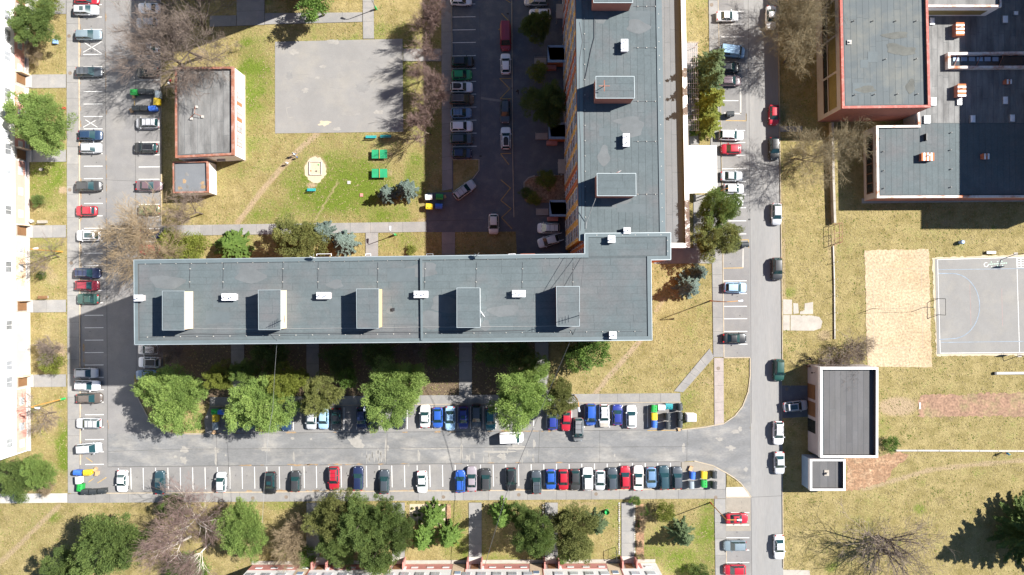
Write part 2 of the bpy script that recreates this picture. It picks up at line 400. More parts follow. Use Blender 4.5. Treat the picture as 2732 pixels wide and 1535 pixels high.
rect(soil, 2240, 560, 2330, 600, .0); rect(soil, 1420, 60, 1510, 330, .6)
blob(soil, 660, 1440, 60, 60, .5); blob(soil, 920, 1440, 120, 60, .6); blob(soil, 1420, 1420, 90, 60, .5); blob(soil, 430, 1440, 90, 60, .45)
green[(GU > 640) & (GU < 1180) & (GVv > 60) & (GVv < 600)] += 0.24
blob(green, 900, 500, 150, 90, .62)
green[(GVv > 1340) & (GU > 850) & (GU < 1910)] += 0.12
green[(GU < 185)] += 0.10
green[(GU > 2090)] -= 0.16
green[(GU > 2090) & (GVv > 1200)] -= 0.08
green[(GVv > 1340) & (GU < 640)] -= 0.10
green[(GU > 1640) & (GU < 1910) & (GVv > 700) & (GVv < 1140)] -= 0.04
for _k in range(160):   # weeds and bare spots
    blob(green, rnd.uniform(0, 2732), rnd.uniform(0, 1535), rnd.uniform(6, 22), rnd.uniform(5, 16), rnd.uniform(.2, .6))
for _k in range(90):
    blob(dirt, rnd.uniform(0, 2732), rnd.uniform(0, 1535), rnd.uniform(5, 26), rnd.uniform(4, 14), rnd.uniform(.25, .55))
for _k in range(46):
    blob(soil, rnd.uniform(2090, 2732), rnd.uniform(640, 1535), rnd.uniform(10, 40), rnd.uniform(6, 22), rnd.uniform(.2, .42))
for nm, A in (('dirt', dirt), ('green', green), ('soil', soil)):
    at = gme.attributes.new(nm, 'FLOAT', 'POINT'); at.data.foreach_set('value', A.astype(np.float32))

# ------------------------------------------------------------------ roads and paved areas
PAVED = []
def roughen(pts, step=9.0, amp=2.2, seed=3):
    r = random.Random(seed); out = []
    for (a, b), (c, d) in zip(pts, pts[1:] + pts[:1]):
        n = max(1, int(math.hypot(c - a, d - b) / step))
        for k in range(n):
            j = amp if k else amp * .5
            out.append((a + (c - a) * k / n + r.uniform(-j, j), b + (d - b) * k / n + r.uniform(-j, j)))
    return out
def sheet(name, pts, m, z=0.01, parent=None, kind='structure'):
    if parent is None and m is not M_grass: PAVED.append(pts)
    q = ccw(px(pts)); o = obj(name, [(p.x, p.y, z) for p in q], [tuple(range(len(q)))], m, parent)
    return tag(o, kind=kind) if parent is None else o
def slab(name, pts, m, z=0.10, parent=None):
    if parent is None: PAVED.append(pts)
    o = MB().prism(px(pts), -0.05, z).build(name, m, parent)
    return tag(o, kind='structure') if parent is None else o
def strip_pave(name, q, n, m=None, z=0.10, gap=0.035, along='auto'):
    """pavement strip q = NW, NE, SE, SW photo corners, cut into n panels with open joints"""
    m = m or M_pave
    base = slab(name, q, M_pave_seam, z - 0.02)
    Q = px(q); lw = (Q[1] - Q[0]).length; lh = (Q[3] - Q[0]).length
    r = random.Random(int(q[0][0] * 7 + q[0][1])); cuts = [0.0]
    for k in range(1, n): cuts.append((k + r.uniform(-.3, .3)) / n)
    cuts.append(1.0)
    for a, b in zip(cuts[:-1], cuts[1:]):
        if lw > lh:
            ga = gap / 2 / lw; c = [quadpt(Q, a + ga, 0), quadpt(Q, b - ga, 0), quadpt(Q, b - ga, 1), quadpt(Q, a + ga, 1)]
        else:
            ga = gap / 2 / lh; c = [quadpt(Q, 0, a + ga), quadpt(Q, 1, a + ga), quadpt(Q, 1, b - ga), quadpt(Q, 0, b - ga)]
        MB().prism(c, z - 0.03, z).build('panel', m, base)
    return base
def kerb(name, pts, w=0.16, z=0.13, parent=None, m=None, seg=None):
    """kerb along a photo polyline, one stone per segment part"""
    root = None; V = px(pts); mb = MB()
    for a, b in zip(V[:-1], V[1:]):
        d = (b - a); L = d.length; d /= L; nn = Vector((-d.y, d.x, 0)) * w / 2
        mb.prism([a - nn, b - nn, b + nn, a + nn], -0.05, z)
    o = mb.build(name, m or M_kerb, parent)
    if parent is None: tag(o, kind='structure')
    return o
def mark(parent, name, a, b, w, m=None, z=0.016):
    A, B = W(*a), W(*b); d = (B - A).normalized(); nn = Vector((-d.y, d.x, 0)) * w / 2
    q = [A - nn, B - nn, B + nn, A + nn]
    return obj(name, [(p.x, p.y, z) for p in ccw(q)], [(0, 1, 2, 3)], m or M_line, parent)
def ragged(parent, name, u, v, ru, rv, m, seed, z=0.0125, n=16, rough=0.45):
    r = random.Random(seed); pts = []
    for k in range(n):
        t = 2 * math.pi * k / n; s = 1 + r.uniform(-rough, rough * .6)
        pts.append((u + ru * s * math.cos(t), v + rv * s * math.sin(t)))
    q = ccw(px(pts)); return obj(name, [(p.x, p.y, z) for p in q], [tuple(range(n))], m, parent)

lot_w = sheet('parking_lot_west', [(205, -40), (430, -40), (432, 640), (436, 1000), (358, 1000), (358, 1042), (384, 1090), (402, 1125), (432, 1146), (470, 1157), (470, 1244), (470, 1320), (190, 1320), (203, 1240)], M_asph, 0.008)
road_s = sheet('road_south', [(440, 1157), (950, 1152), (1820, 1146), (1880, 1138), (1933, 1128), (1960, 1108), (1981, 1083), (1995, 1045), (2001, 1003), (2004, 1326), (1977, 1290), (1938, 1261), (1902, 1242), (1852, 1230), (1820, 1232), (950, 1240), (285, 1246), (285, 1157)], M_asph_old, 0.012)
road_e = sheet('road_east', [(1983, -40), (2074, -40), (2080, 500), (2087, 1100), (2090, 1580), (2006, 1580), (2003, 1180), (1998, 640)], M_asph_road, 0.016)
lot_s_low = sheet('parking_bays_south', [(285, 1244), (950, 1239), (1815, 1231), (1912, 1240), (1938, 1262), (1936, 1308), (1815, 1306), (950, 1312), (285, 1316)], M_asph, 0.010)
lot_s_up = sheet('parking_bays_under_trees', [(560, 1084), (1440, 1076), (1818, 1072), (1818, 1149), (950, 1154), (548, 1158), (545, 1120)], M_asph, 0.010)
lot_e = sheet('parking_bays_east', [(1912, -40), (1985, -40), (1999, 640), (2001, 955), (1930, 955), (1926, 500)], M_asph, 0.010)
lot_e2 = sheet('parking_bays_southeast', [(1936, 1326), (2005, 1326), (2007, 1580), (1938, 1580)], M_asph, 0.010)
yard = sheet('courtyard_road', [(1200, -40), (1366, -40), (1370, 430), (1376, 618), (1138, 620), (1136, 515), (1206, 513), (1204, 300)], M_asph_shade, 0.010)
forecourt = sheet('forecourt_by_tall_block', [(1366, -40), (1508, -40), (1516, 690), (1380, 690), (1376, 618), (1370, 430)], M_asph_shade, 0.006)
gar_fore = sheet('garage_forecourt', [(2086, 1029), (2156, 1029), (2158, 1112), (2088, 1116)], M_asph_shade, 0.010)
drive_sw = sheet('driveway_south', [(2088, 1520), (2160, 1522), (2165, 1580), (2090, 1580)], M_conc, 0.010)

# pavements
strip_pave('pavement_west', [(178, -40), (209, -40), (213, 1316), (182, 1316)], 26)
strip_pave('pavement_south', [(182, 1318), (1936, 1306), (1936, 1330), (182, 1342)], 30)
strip_pave('path_southwest', [(-40, 1318), (181, 1316), (181, 1341), (-40, 1343)], 4, M_conc_lt)
strip_pave('pavement_east', [(1890, -40), (1915, -40), (1930, 953), (1903, 953)], 26)
strip_pave('pavement_southeast', [(1906, 1331), (1935, 1331), (1938, 1580), (1909, 1580)], 7)
strip_pave('pavement_courtyard', [(1177, -40), (1203, -40), (1207, 505), (1180, 510)], 12)
strip_pave('pavement_under_trees', [(560, 1060), (1815, 1049), (1815, 1072), (560, 1084)], 22)
strip_pave('path_middle', [(430, 602), (1138, 592), (1138, 619), (430, 630)], 14)
strip_pave('pink_path', [(1905, 955), (1930, 955), (1931, 1133), (1906, 1137)], 5, M_brickpave)
strip_pave('path_diagonal', [(1893, 930), (1905, 953), (1822, 1047), (1798, 1044)], 5)
for i, (a, b, n) in enumerate([(-20, 38, 2), (199, 235, 2), (400, 432, 2), (601, 634, 2), (800, 833, 2), (999, 1032, 2)]):
    strip_pave('path_to_pale_block', [(76, a + 1), (177, a), (177, b), (76, b + 1)], n)
for u0, u1 in ((818, 852), (1047, 1080), (1251, 1285), (1454, 1488), (1658, 1692)):
    strip_pave('path_to_pink_block', [(u0, 1341), (u1, 1341), (u1, 1497), (u0, 1497)], 4)
for u0, u1, v0, v1 in ((617, 652, 890, 1059), (818, 851, 888, 1058), (1225, 1259, 886, 1054), (1427, 1463, 884, 1052)):
    strip_pave('path_to_long_block', [(u0, v0), (u1, v0), (u1, v1), (u0, v1)], 4)
strip_pave('path_short_north', [(976, 621), (1009, 620), (1009, 700), (976, 700)], 2)
strip_pave('path_short_courtyard', [(1179, 620), (1214, 619), (1214, 700), (1179, 700)], 2)
strip_pave('path_top', [(968, -40), (997, -40), (998, 104), (969, 104)], 4)
strip_pave('path_top_cross', [(707, 36), (967, 34), (967, 59), (707, 66)], 5)
strip_pave('path_top_wide', [(632, -40), (706, -40), (706, 67), (632, 70)], 2)
strip_pave('path_top_west', [(560, 43), (631, 42), (631, 70), (560, 72)], 1)
strip_pave('path_court_link', [(1076, 131), (1177, 131), (1177, 164), (1076, 164)], 3)
strip_pave('path_shop', [(1850, 520), (1893, 520), (1896, 661), (1850, 661)], 3)
slab('path_shop_corner', [(1745, 662), (1900, 662), (1900, 703), (1745, 704)], M_pave, 0.09)
strip_pave('path_gym', [(2078, 337), (2140, 337), (2140, 352), (2078, 352)], 2)
slab('bin_yard_east', [(1818, 1233), (1852, 1232), (1902, 1244), (1934, 1262), (1935, 1305), (1818, 1306)], M_pave, 0.09)
# kerbs
kerb('kerb_west', [(211, -40), (215, 1240)]); kerb('kerb_west_bays', [(429, -40), (431, 600)], .1)
kerb('kerb_south', [(285, 1316), (950, 1311), (1815, 1305.5)])
kerb('kerb_east', [(1926.5, 500), (1931, 955), (2000.5, 954)]); kerb('kerb_east_north', [(1914.5, -40), (1926.5, 500)], .1)
kerb('kerb_far_east', [(2075.5, -40), (2081.5, 500), (2085, 700), (2087, 960)], .12, .14)
kerb('kerb_far_east_south', [(2087.5, 1310), (2089, 1515)], .12, .14)
kerb('kerb_corner', [(2001, 956), (2001, 1003), (1996, 1045), (1981, 1084), (1960, 1110), (1933, 1129), (1880, 1140), (1819, 1146.5)])
kerb('kerb_corner_south', [(1852, 1230), (1902, 1242.5), (1938, 1262), (1960, 1276), (1977, 1290), (1992, 1310), (2003.5, 1326), (1936, 1326)])
kerb('kerb_courtyard', [(1365, -40), (1368, 430), (1371, 580)], .14)
kerb('kerb_courtyard_bays', [(1205, -40), (1208, 425)], .12)
kerb('kerb_tree_bed', [(358, 1040), (384, 1091), (402, 1126), (430, 1146), (455, 1155), (500, 1158), (545, 1158)], .14)
kerb('kerb_under_trees', [(560, 1084.5), (1815, 1073)], .1)
kerb('kerb_planting', [(1207, 427), (1278, 426), (1278, 455), (1262, 477), (1240, 492), (1207, 512)], .12)
kerb('kerb_southeast', [(1937, 1440), (1938.5, 1580)], .12)
# green island of the courtyard and south lawns sit in the asphalt
sheet('lawn_patch_courtyard', [(1209, 428), (1276, 427), (1276, 454), (1260, 475), (1239, 490), (1209, 510)], M_grass, 0.03)
sheet('lawn_patch_corner', [(1938, 1264), (1975, 1291), (1981, 1298), (1938, 1300)], M_grass, 0.1)
slab('concrete_corner', [(1937, 1300), (1983, 1299), (2002, 1325), (1937, 1325)], M_conc_lt, 0.1)
sheet('grid_paving_bay', [(1937, 1328), (2003, 1328), (2003, 1417), (1937, 1417)], M_gridpave, 0.0145)
sheet('bin_bay_brick', [(1818, 1233), (1850, 1232), (1905, 1245), (1905, 1262), (1818, 1258)], M_gridpave, 0.096)
# east grass patches of broken concrete
for i, q in enumerate([[(2089, 799), (2113, 800), (2113, 839), (2089, 839)], [(2116, 809), (2129, 810), (2131, 836), (2117, 838)],
                       [(2147, 810), (2169, 806), (2169, 838), (2134, 839), (2134, 832), (2146, 828)], [(2109, 841), (2165, 842), (2186, 846), (2194, 858), (2190, 876), (2170, 883), (2109, 882)], [(2089, 841), (2107, 841), (2107, 882), (2089, 882)]]):
    slab('concrete_pad', q, M_conc, 0.03)

# road wear: every patch lies on its road
for k, (u, v, ru, rv) in enumerate([(492, 1200, 14, 8), (577, 1200, 8, 8), (576, 1222, 4, 22), (490, 1228, 9, 12), (467, 1219, 5, 4), (707, 1198, 18, 6), (707, 1192, 4, 12), (784, 1220, 3, 14),
                                   (950, 1180, 22, 20), (1029, 1200, 3, 34), (1032, 1195, 6, 10), (1117, 1215, 4, 18), (1090, 1197, 26, 2.5), (1231, 1205, 4, 26), (1248, 1222, 6, 7), (1170, 1197, 60, 2),
                                   (1425, 1185, 4, 12), (1380, 1195, 30, 8), (1824, 1196, 5, 13), (1920, 1172, 10, 5), (1962, 1152, 14, 5), (1975, 1145, 6, 6), (1990, 1252, 6, 6), (1640, 1215, 3, 6), (1950, 1195, 12, 8),
                                   (602, 1215, 3, 3), (780, 1170, 6, 4), (830, 1172, 4, 3), (1330, 1206, 40, 5), (1090, 1240, 3, 4), (1340, 1218, 12, 9)]):
    ragged(road_s, 'worn_patch', u, v, ru, rv, M_patch, 100 + k, 0.0145 + 0.0002 * (k % 5))
for k in range(46):   # transverse ribs worn into the asphalt
    u = rnd.choice((rnd.uniform(960, 1030), rnd.uniform(1235, 1425))); v = rnd.uniform(1203, 1232)
    ragged(road_s, 'worn_rib', u, v, rnd.uniform(.8, 1.6), rnd.uniform(6, 13), M_patch, 300 + k, 0.0135, 8, .3)
for a, b, w in [((440, 1199), (1830, 1192), .06), ((287, 1246), (1815, 1232), .09), ((560, 1157), (1820, 1147), .07), ((1033, 1157), (1030, 1240), .06), ((1440, 1150), (1436, 1236), .05), ((1834, 1146), (1832, 1232), .05), ((577, 1157), (580, 1240), .05), ((1230, 1152), (1231, 1236), .05), ((1600, 1149), (1600, 1235), .04), ((2003, 1327), (2088, 1323), .06)]:
    mark(road_s, 'tar_seam', a, b, w, M_seamdark, 0.0205)
for a, b, w in [((280, -20), (288, 1245), .08), ((360, -20), (362, 640), .06), ((288, 1205), (440, 1200), .05), ((366, 484), (280, 480), .05), ((362, 640), (364, 1000), .05)]:
    mark(lot_w, 'tar_seam', a, b, w, M_seamdark, 0.0165)
for a, b, w in [((1996, 0), (2005, 1130), .06), ((2004, 1330), (2006, 1560), .06), ((2081.5, 960), (2084, 1310), .05)]:
    mark(road_e, 'tar_seam', a, b, w, M_seamdark, 0.0205)
for a, b, w in [((1140, 590), (1290, 586), .07), ((1280, 20), (1283, 420), .05), ((1283, 262), (1340, 270), .4)]:
    mark(yard, 'tar_seam', a, b, w, M_seamdark if w < .2 else M_pave, 0.0145)
r3 = random.Random(5)
def drift(parent, a, b, n, w, seed):
    r = random.Random(seed)
    for k in range(n):
        t = r.random(); u = a[0] + (b[0] - a[0]) * t; v = a[1] + (b[1] - a[1]) * t
        ru, rv = r.uniform(4, 16), r.uniform(.8, w)
        if abs(b[1] - a[1]) > abs(b[0] - a[0]): ru, rv = rv, ru
        ragged(parent, 'leaf_drift', u + r.uniform(-1, 1), v + r.uniform(-1, 1), ru, rv, M_leafdirt, seed * 100 + k, 0.022 + 0.0002 * (k % 4), 12, .5)
drift(lot_w, (214, 30), (218, 1250), 26, 2.2, 11); drift(lot_w, (282, 10), (289, 1240), 16, 1.3, 12); drift(lot_s_low, (640, 1311), (1420, 1307), 26, 3.0, 13)
drift(road_s, (560, 1243), (1500, 1234), 22, 2.6, 14); drift(lot_s_up, (560, 1156), (1500, 1150), 18, 3.2, 15); drift(lot_e, (1916, 60), (1919, 140), 5, 2, 16)
drift(lot_w, (222, 850), (226, 1000), 5, 3, 17)

# oil spots under the bays and tyre-dark smears
M_oil = mat('oil_stain', (0.085, 0.080, 0.076), 0.7, 0.25, 3.0)
ro = random.Random(77)
for k in range(30): ragged(lot_w, 'oil_stain', ro.uniform(240, 272), 30 + k * 41 + ro.uniform(-8, 8), ro.uniform(1, 3.2), ro.uniform(.8, 2.4), M_oil, 900 + k, .0135, 9, .5)
for k in range(40): ragged(lot_s_low, 'oil_stain', 330 + k * 37 + ro.uniform(-6, 6), ro.uniform(1258, 1292), ro.uniform(.9, 2.4), ro.uniform(1, 3.6), M_oil, 950 + k, .0135, 9, .5)
for k in range(20): ragged(lot_e, 'oil_stain', ro.uniform(1945, 1975), 60 + k * 46 + ro.uniform(-8, 8), ro.uniform(1, 3.4), ro.uniform(.8, 2.6), M_oil, 1000 + k, .0135, 9, .5)
for k in range(12): ragged(lot_e2, 'oil_stain', ro.uniform(1955, 1985), 1340 + k * 16, ro.uniform(1, 3), ro.uniform(.8, 2.4), M_oil, 1040 + k, .0155, 9, .5)

# painted bay lines
for k in range(38):       # west row
    v = 13 + 33.15 * k
    if 330 < v < 1260 or v < 330:
        if v > 1250: break
        u0 = 222 + v * .0045
        mark(lot_w, 'bay_line', (u0, v), (272 + v * .0045, v - .4), .11)
for v in (149, 214, 346, 380, 414, 446, 479, 512, 546, 578, 611, 644, 1010): mark(lot_w, 'bay_line', (370, v), (426, v - .5), .11)
for a, b in (((222, 112), (271, 143)), ((271, 112), (222, 140)), ((222, 340), (256, 321)), ((228, 320), (260, 340))): mark(lot_w, 'cross_mark', a, b, .09)
for a, b in (((230, 1221), (247, 1233)), ((260, 1289), (284, 1274)), ((236, 1287), (250, 1277))): mark(lot_w, 'yellow_mark', a, b, .11, M_yline)
k = 0; u = 316.0
while u < 1812:           # lower south row
    v0 = 1249.5 - (u - 316) * .0095
    mark(lot_s_low, 'bay_line', (u, v0), (u + 1.2, v0 + 58), .11); u += 33.0 if u < 900 else 33.8
u = 614.0
while u < 1735:           # row under the trees
    v0 = 1090 - (u - 614) * .008
    mark(lot_s_up, 'bay_line', (u, v0), (u, v0 + 59), .11); u += 33.75
k = 0
for v in (31, 65, 99, 349, 381, 415, 451, 485, 521, 555, 590, 625, 750, 784, 818, 851, 885, 919): mark(lot_e, 'bay_line', (1922 + v * .01, v), (1984 + v * .011, v - .5), .11)
mark(lot_e, 'bay_line', (1928, 269), (1970, 269), .11)
for v in (1368, 1401, 1435, 1468, 1501): mark(lot_e2, 'bay_line', (1938, v), (1999, v), .11)
for v in (11.5, 45.5, 80, 114, 149, 183, 218, 252, 286.5, 321.5, 356, 391): mark(yard, 'bay_line', (1207, v + .5), (1268 + v * .01, v - .5), .11)
zz = [(1334, 210), (1360, 236), (1335, 263)]
for poly in ([(1364, 210), (1333, 210), (1360, 237), (1334, 264), (1364, 264)], [(1364, 410), (1335, 410), (1358, 440)], [(1336, 480), (1362, 502), (1336, 535), (1364, 557), (1338, 581), (1366, 611)],
             [(1338, 36), (1357, 56), (1330, 80), (1340, 78)], [(1350, 0), (1362, 8)]):
    for a, b in zip(poly[:-1], poly[1:]): mark(yard, 'zigzag_mark', a, b, .12, M_yline)
for a, b in (((1727, 1148.5), (1816, 1147.5)),): mark(lot_s_up, 'yellow_mark', a, b, .16, M_yline, .02)
for a, b in (((1936, 322), (1991, 323)), ((1991, 303), (1991, 323)), ((1965, 641), (1997, 640)), ((1997, 640), (1998, 662)), ((1930, 716), (1983, 715)), ((359, 268), (359, 282))): mark(lot_e, 'yellow_mark', a, b, .12, M_yline)
for q in ([(1974, 236), (1978, 236), (1978, 304), (1974, 304)], [(1931, 300), (1978, 302), (1978, 306), (1931, 304)], [(1981, 664), (1984, 664), (1984, 714), (1980, 714)]):
    sheet('worn_curb_patch', q, M_conc_lt, .018, lot_e)
for u, v in ((185, 97), (188, 196), (187, 507), (191, 702), (675, 1329), (764, 1326), (1183, 1326), (1384, 1320), (1590, 1318), (1909, 1327), (1916, 983), (2098, 1038), (1898, 14)):
    ragged(None, 'manhole_cover', u, v, 5, 5, M_manhole, 9, .104, 14, 0.03)['kind'] = 'structure'
for u, v in ((1999, 586), (1282, 417), (1355, 37), (1366, 236)): sheet('drain', [(u - 3, v - 2), (u + 3, v - 2), (u + 3, v + 2), (u - 3, v + 2)], M_drain, .022)
# sports areas
court = slab('play_court', [(734, 112), (1074, 104), (1076, 352), (734, 356.5)], M_court, 0.05)
for k, (u, v, ru, rv) in enumerate([(783, 139, 13, 9), (862, 178, 9, 5), (848, 207, 8, 4), (865, 330, 18, 7), (890, 112, 16, 8), (815, 242, 8, 7), (900, 345, 10, 5), (1010, 300, 12, 6)]):
    ragged(court, 'sandy_patch', u, v, ru, rv, M_sandlight if k == 3 else M_patch, 500 + k, .054)
for k in range(14):   # hairline cracks
    u, v = rnd.uniform(745, 1050), rnd.uniform(120, 345); d = rnd.uniform(-.25, .25); L_ = rnd.uniform(15, 60)
    for j in range(4):
        u2, v2 = u + L_ / 4, v + L_ / 4 * d + rnd.uniform(-1.5, 1.5); mark(court, 'crack', (u, v), (u2, v2), .035, M_asph, .053); u, v = u2, v2
for k in range(10):
    ragged(court, 'stain', rnd.uniform(750, 1060), rnd.uniform(125, 340), rnd.uniform(6, 26), rnd.uniform(3, 12), (M_court2, M_court3)[k % 2], 800 + k, .0515 + .0002 * k, 20, .35)
for poly in ([(776, 286), (764, 289), (769, 315), (783, 313)], [(1024, 255), (1025, 268), (1012, 273)], [(1038, 273), (1052, 275), (1053, 290)]):
    for a, b in zip(poly[:-1], poly[1:]): mark(court, 'yellow_mark', a, b, .10, M_patch, .058)
sheet('worn_sand_patch', roughen([(842 + 29 * math.cos(t) * (1 + .1 * math.sin(3 * t)), 451 + 33 * math.sin(t) + (5 if math.sin(t) > .8 else 0)) for t in [2 * math.pi * k / 16 for k in range(16)]], 4, 2.2, 9), M_sandlight, .012)
sandpit = slab('volleyball_sand', roughen([(2306, 668), (2478, 665), (2486, 980), (2314, 977)], 7, 1.6, 5), M_sand, 0.04)
pitch_edge = slab('pitch_border', roughen([(2486, 688), (2800, 676), (2800, 948), (2498, 950)], 8, 2.2, 8), M_sandlight, 0.03)
pitch = slab('sports_pitch', [(2494, 691), (2800, 683), (2800, 943), (2500, 945)], M_court, 0.05)
for a, b, w, m in [((2501, 693), (2800, 685), .085, M_line), ((2501, 693), (2508, 942.5), .085, M_line), ((2508, 942.5), (2800, 940), .085, M_line), ((2712, 688), (2719.5, 940), .085, M_line),
                   ((2503, 720), (2800, 716), .10, M_bline), ((2510, 914), (2800, 910), .10, M_bline), ((2587, 760), (2590, 868), .06, M_pline), ((2672, 770), (2674, 870), .06, M_pline)]:
    mark(pitch, 'pitch_line', a, b, w, m, .056)
arc = [(2540 + 73 * math.cos(t) - 0, 817 + 87 * math.sin(t)) for t in [(-math.pi / 2) + math.pi * k / 20 for k in range(21)]]
arc = [(2503, 730)] + arc + [(2506, 906)]
for a, b in zip(arc[:-1], arc[1:]): mark(pitch, 'arc_line', a, b, .14, M_bline, .0565)
ring = [(2630.5 + 5.5 * math.cos(t), 706.5 + 5.5 * math.sin(t)) for t in [2 * math.pi * k / 12 for k in range(11)]]
for a, b in zip(ring[:-1], ring[1:]): mark(pitch, 'ring_mark', a, b, .12, M_line, .057)
for k in range(11):
    mark(pitch, 'dash_mark', (2637 + k * 4.6, 706 - k * .35), (2640 + k * 4.6, 705.4 - k * .35), .13, M_mint, .057)
for u, v in ((2643, 700), (2660, 699), (2671, 698), (2644, 712), (2660, 710), (2673, 709)): mark(pitch, 'dot_mark', (u, v), (u + 2.4, v - .8), .16, M_mint, .057)
for k in range(5): mark(pitch, 'grid_mark', (2713, 689.5 + 6.2 * k), (2740, 689 + 6.2 * k), .10, M_line, .0575)
for k in range(4): mark(pitch, 'grid_mark', (2713.5 + 9.2 * k, 689), (2714.5 + 9.2 * k, 715), .10, M_line, .058)
sheet('cinder_track', roughen([(2452, 1060), (2470, 1051), (2560, 1054), (2650, 1049), (2800, 1048), (2800, 1110), (2600, 1112), (2450, 1112)], 6, 4.0, 6), M_clay, .012)
sheet('leaf_litter_bed', roughen([(2258, 1222), (2350, 1217), (2398, 1205), (2425, 1212), (2415, 1228), (2380, 1252), (2366, 1282), (2330, 1296), (2258, 1312)], 7, 4.5, 7), M_litter, .012)

# ------------------------------------------------------------------ buildings
def ring(mb, O, I, ztop, zin, zout, m=0, mi=None):
    n = len(O); V = []
    for p in O: V.append((p[0], p[1], zout))
    for p in O: V.append((p[0], p[1], ztop))
    for p in I: V.append((p[0], p[1], ztop))
    for p in I: V.append((p[0], p[1], zin))
    F = []
    for i in range(n):
        j = (i + 1) % n
        F += [(i, j, n + j, n + i), (n + i, n + j, 2 * n + j, 2 * n + i)]
    G = [(2 * n + i, 2 * n + (i + 1) % n, 3 * n + (i + 1) % n, 3 * n + i) for i in range(n)]
    k = len(mb.F); mb.add(V, F + G, m)
    if mi is not None: mb.M[k + len(F):] = [mi] * n
M_parapet_shade = mat('parapet_shade', (0.07, 0.058, 0.055), .9, .1)  # inner parapet faces are coloured dark to give their shade
def block(name, label, cat, roof_px, h, wall, rimm, rim_w, rim_h, deckm, group=None, base_z=0.0):
    pts = ccw(px(roof_px, h)); c = sum(pts, Vector((0, 0))) / len(pts)
    root = wempty(name, (c.x, c.y, base_z)); tag(root, label, cat, group)
    if wall is not None: MB().prism(pts, base_z - 0.1, h - rim_h - 0.02).build('wall', wall, root)
    mb = MB(); ring(mb, inset(pts, -0.05), inset(pts, rim_w), h, h - rim_h - 0.01, h - rim_h - 0.1, 0, 1)
    mb.build('parapet', (rimm, M_parapet_shade), root)
    ip = inset(pts, rim_w - 0.01)
    deck = obj('roof', [(p.x, p.y, h - rim_h) for p in ip], [tuple(range(len(ip)))], deckm, root)
    return root, pts, deck
def roof_strips(deck, q, z, width, piece, m, vertical=False, seed=1, gap=0.02, extra=0.0):
    """felt lengths laid on the roof: q = NW, NE, SE, SW in metres; each length is a part of the roof"""
    r = random.Random(seed)
    lw = (q[1] - q[0]).length; lh = (q[3] - q[0]).length
    L, Wd = (lh, lw) if vertical else (lw, lh)
    n = max(1, round(Wd / width))
    for i in range(n):
        a = 0.0; cuts = [0.0]; a = r.uniform(.3, 1.0) * piece
        while a < L - 1.0: cuts.append(a); a += piece * r.uniform(.7, 1.25)
        cuts.append(L)
        for k, (c0, c1) in enumerate(zip(cuts[:-1], cuts[1:])):
            t0, t1 = (i + gap / width) / n, (i + 1 - gap / width) / n
            s0, s1 = (c0 + gap) / L, (c1 - gap) / L
            if vertical: c = [quadpt(q, t0, s0), quadpt(q, t1, s0), quadpt(q, t1, s1), quadpt(q, t0, s1)]
            else: c = [quadpt(q, s0, t0), quadpt(q, s1, t0), quadpt(q, s1, t1), quadpt(q, s0, t1)]
            MB().prism(c, z - 0.01, z + 0.012 + 0.004 * r.random()).build('felt_sheet', m, deck)

M_winmid2 = mat('window_dark_grey', (.07, .08, .10), .2, .3, .8, obj_var=.4)  # darker grey glass tone, spread among the other panes
WIN = {}
def win_mesh(w, h, n=2, key='std', glass=None, frame=None, fr=0.07):
    k = (round(w, 2), round(h, 2), n, key)
    if k in WIN: return WIN[k]
    mb = MB(); mb.box(-w / 2, w / 2, -0.05, 0.02, 0, h, 0)
    pw = (w - fr * (n + 1)) / n
    for i in range(n):
        x0 = -w / 2 + fr + i * (pw + fr); mb.box(x0, x0 + pw, -0.062, 0.0, fr, h - fr, 1)
    WIN[k] = mb.data('window', (frame or M_winfr, glass or M_wingl)); return WIN[k]
def put_window(root, a, b, t, z, me, name='window', off=0.0):
    """on the wall running from a to b (outside on the right hand of the run), t metres along"""
    d = (b - a).normalized(); rz = math.atan2(d.y, d.x); p = a + d * t + Vector((d.y, -d.x, 0)) * off
    return shared(name, me, root, (p.x, p.y, z), rz)

# --- the tall north-south block
nsH, ewH = 24.2, 24.7
ns, ns_pts, ns_deck = block('apartment_block', 'tall slab with ochre, orange and blue-windowed facade facing the shaded courtyard', 'building',
    [(1531.5, -430), (1757.5, -430), (1775, 642), (1545.7, 642)], nsH, M_ochre, M_roof_rim, 0.75, 0.12, M_roof_base)
Q = px([(1549, -225), (1750, -225), (1762, 636), (1559, 636)], nsH)
roof_strips(ns_deck, Q, nsH - .12, 0.92, 7.5, M_roof, True, 3)
obj('ridge_band', [(p.x, p.y, nsH - .09) for p in ccw(px([(1748, -225), (1756, -225), (1769, 636), (1761, 636)], nsH))], [(0, 1, 2, 3)], M_roof_rim, ns)
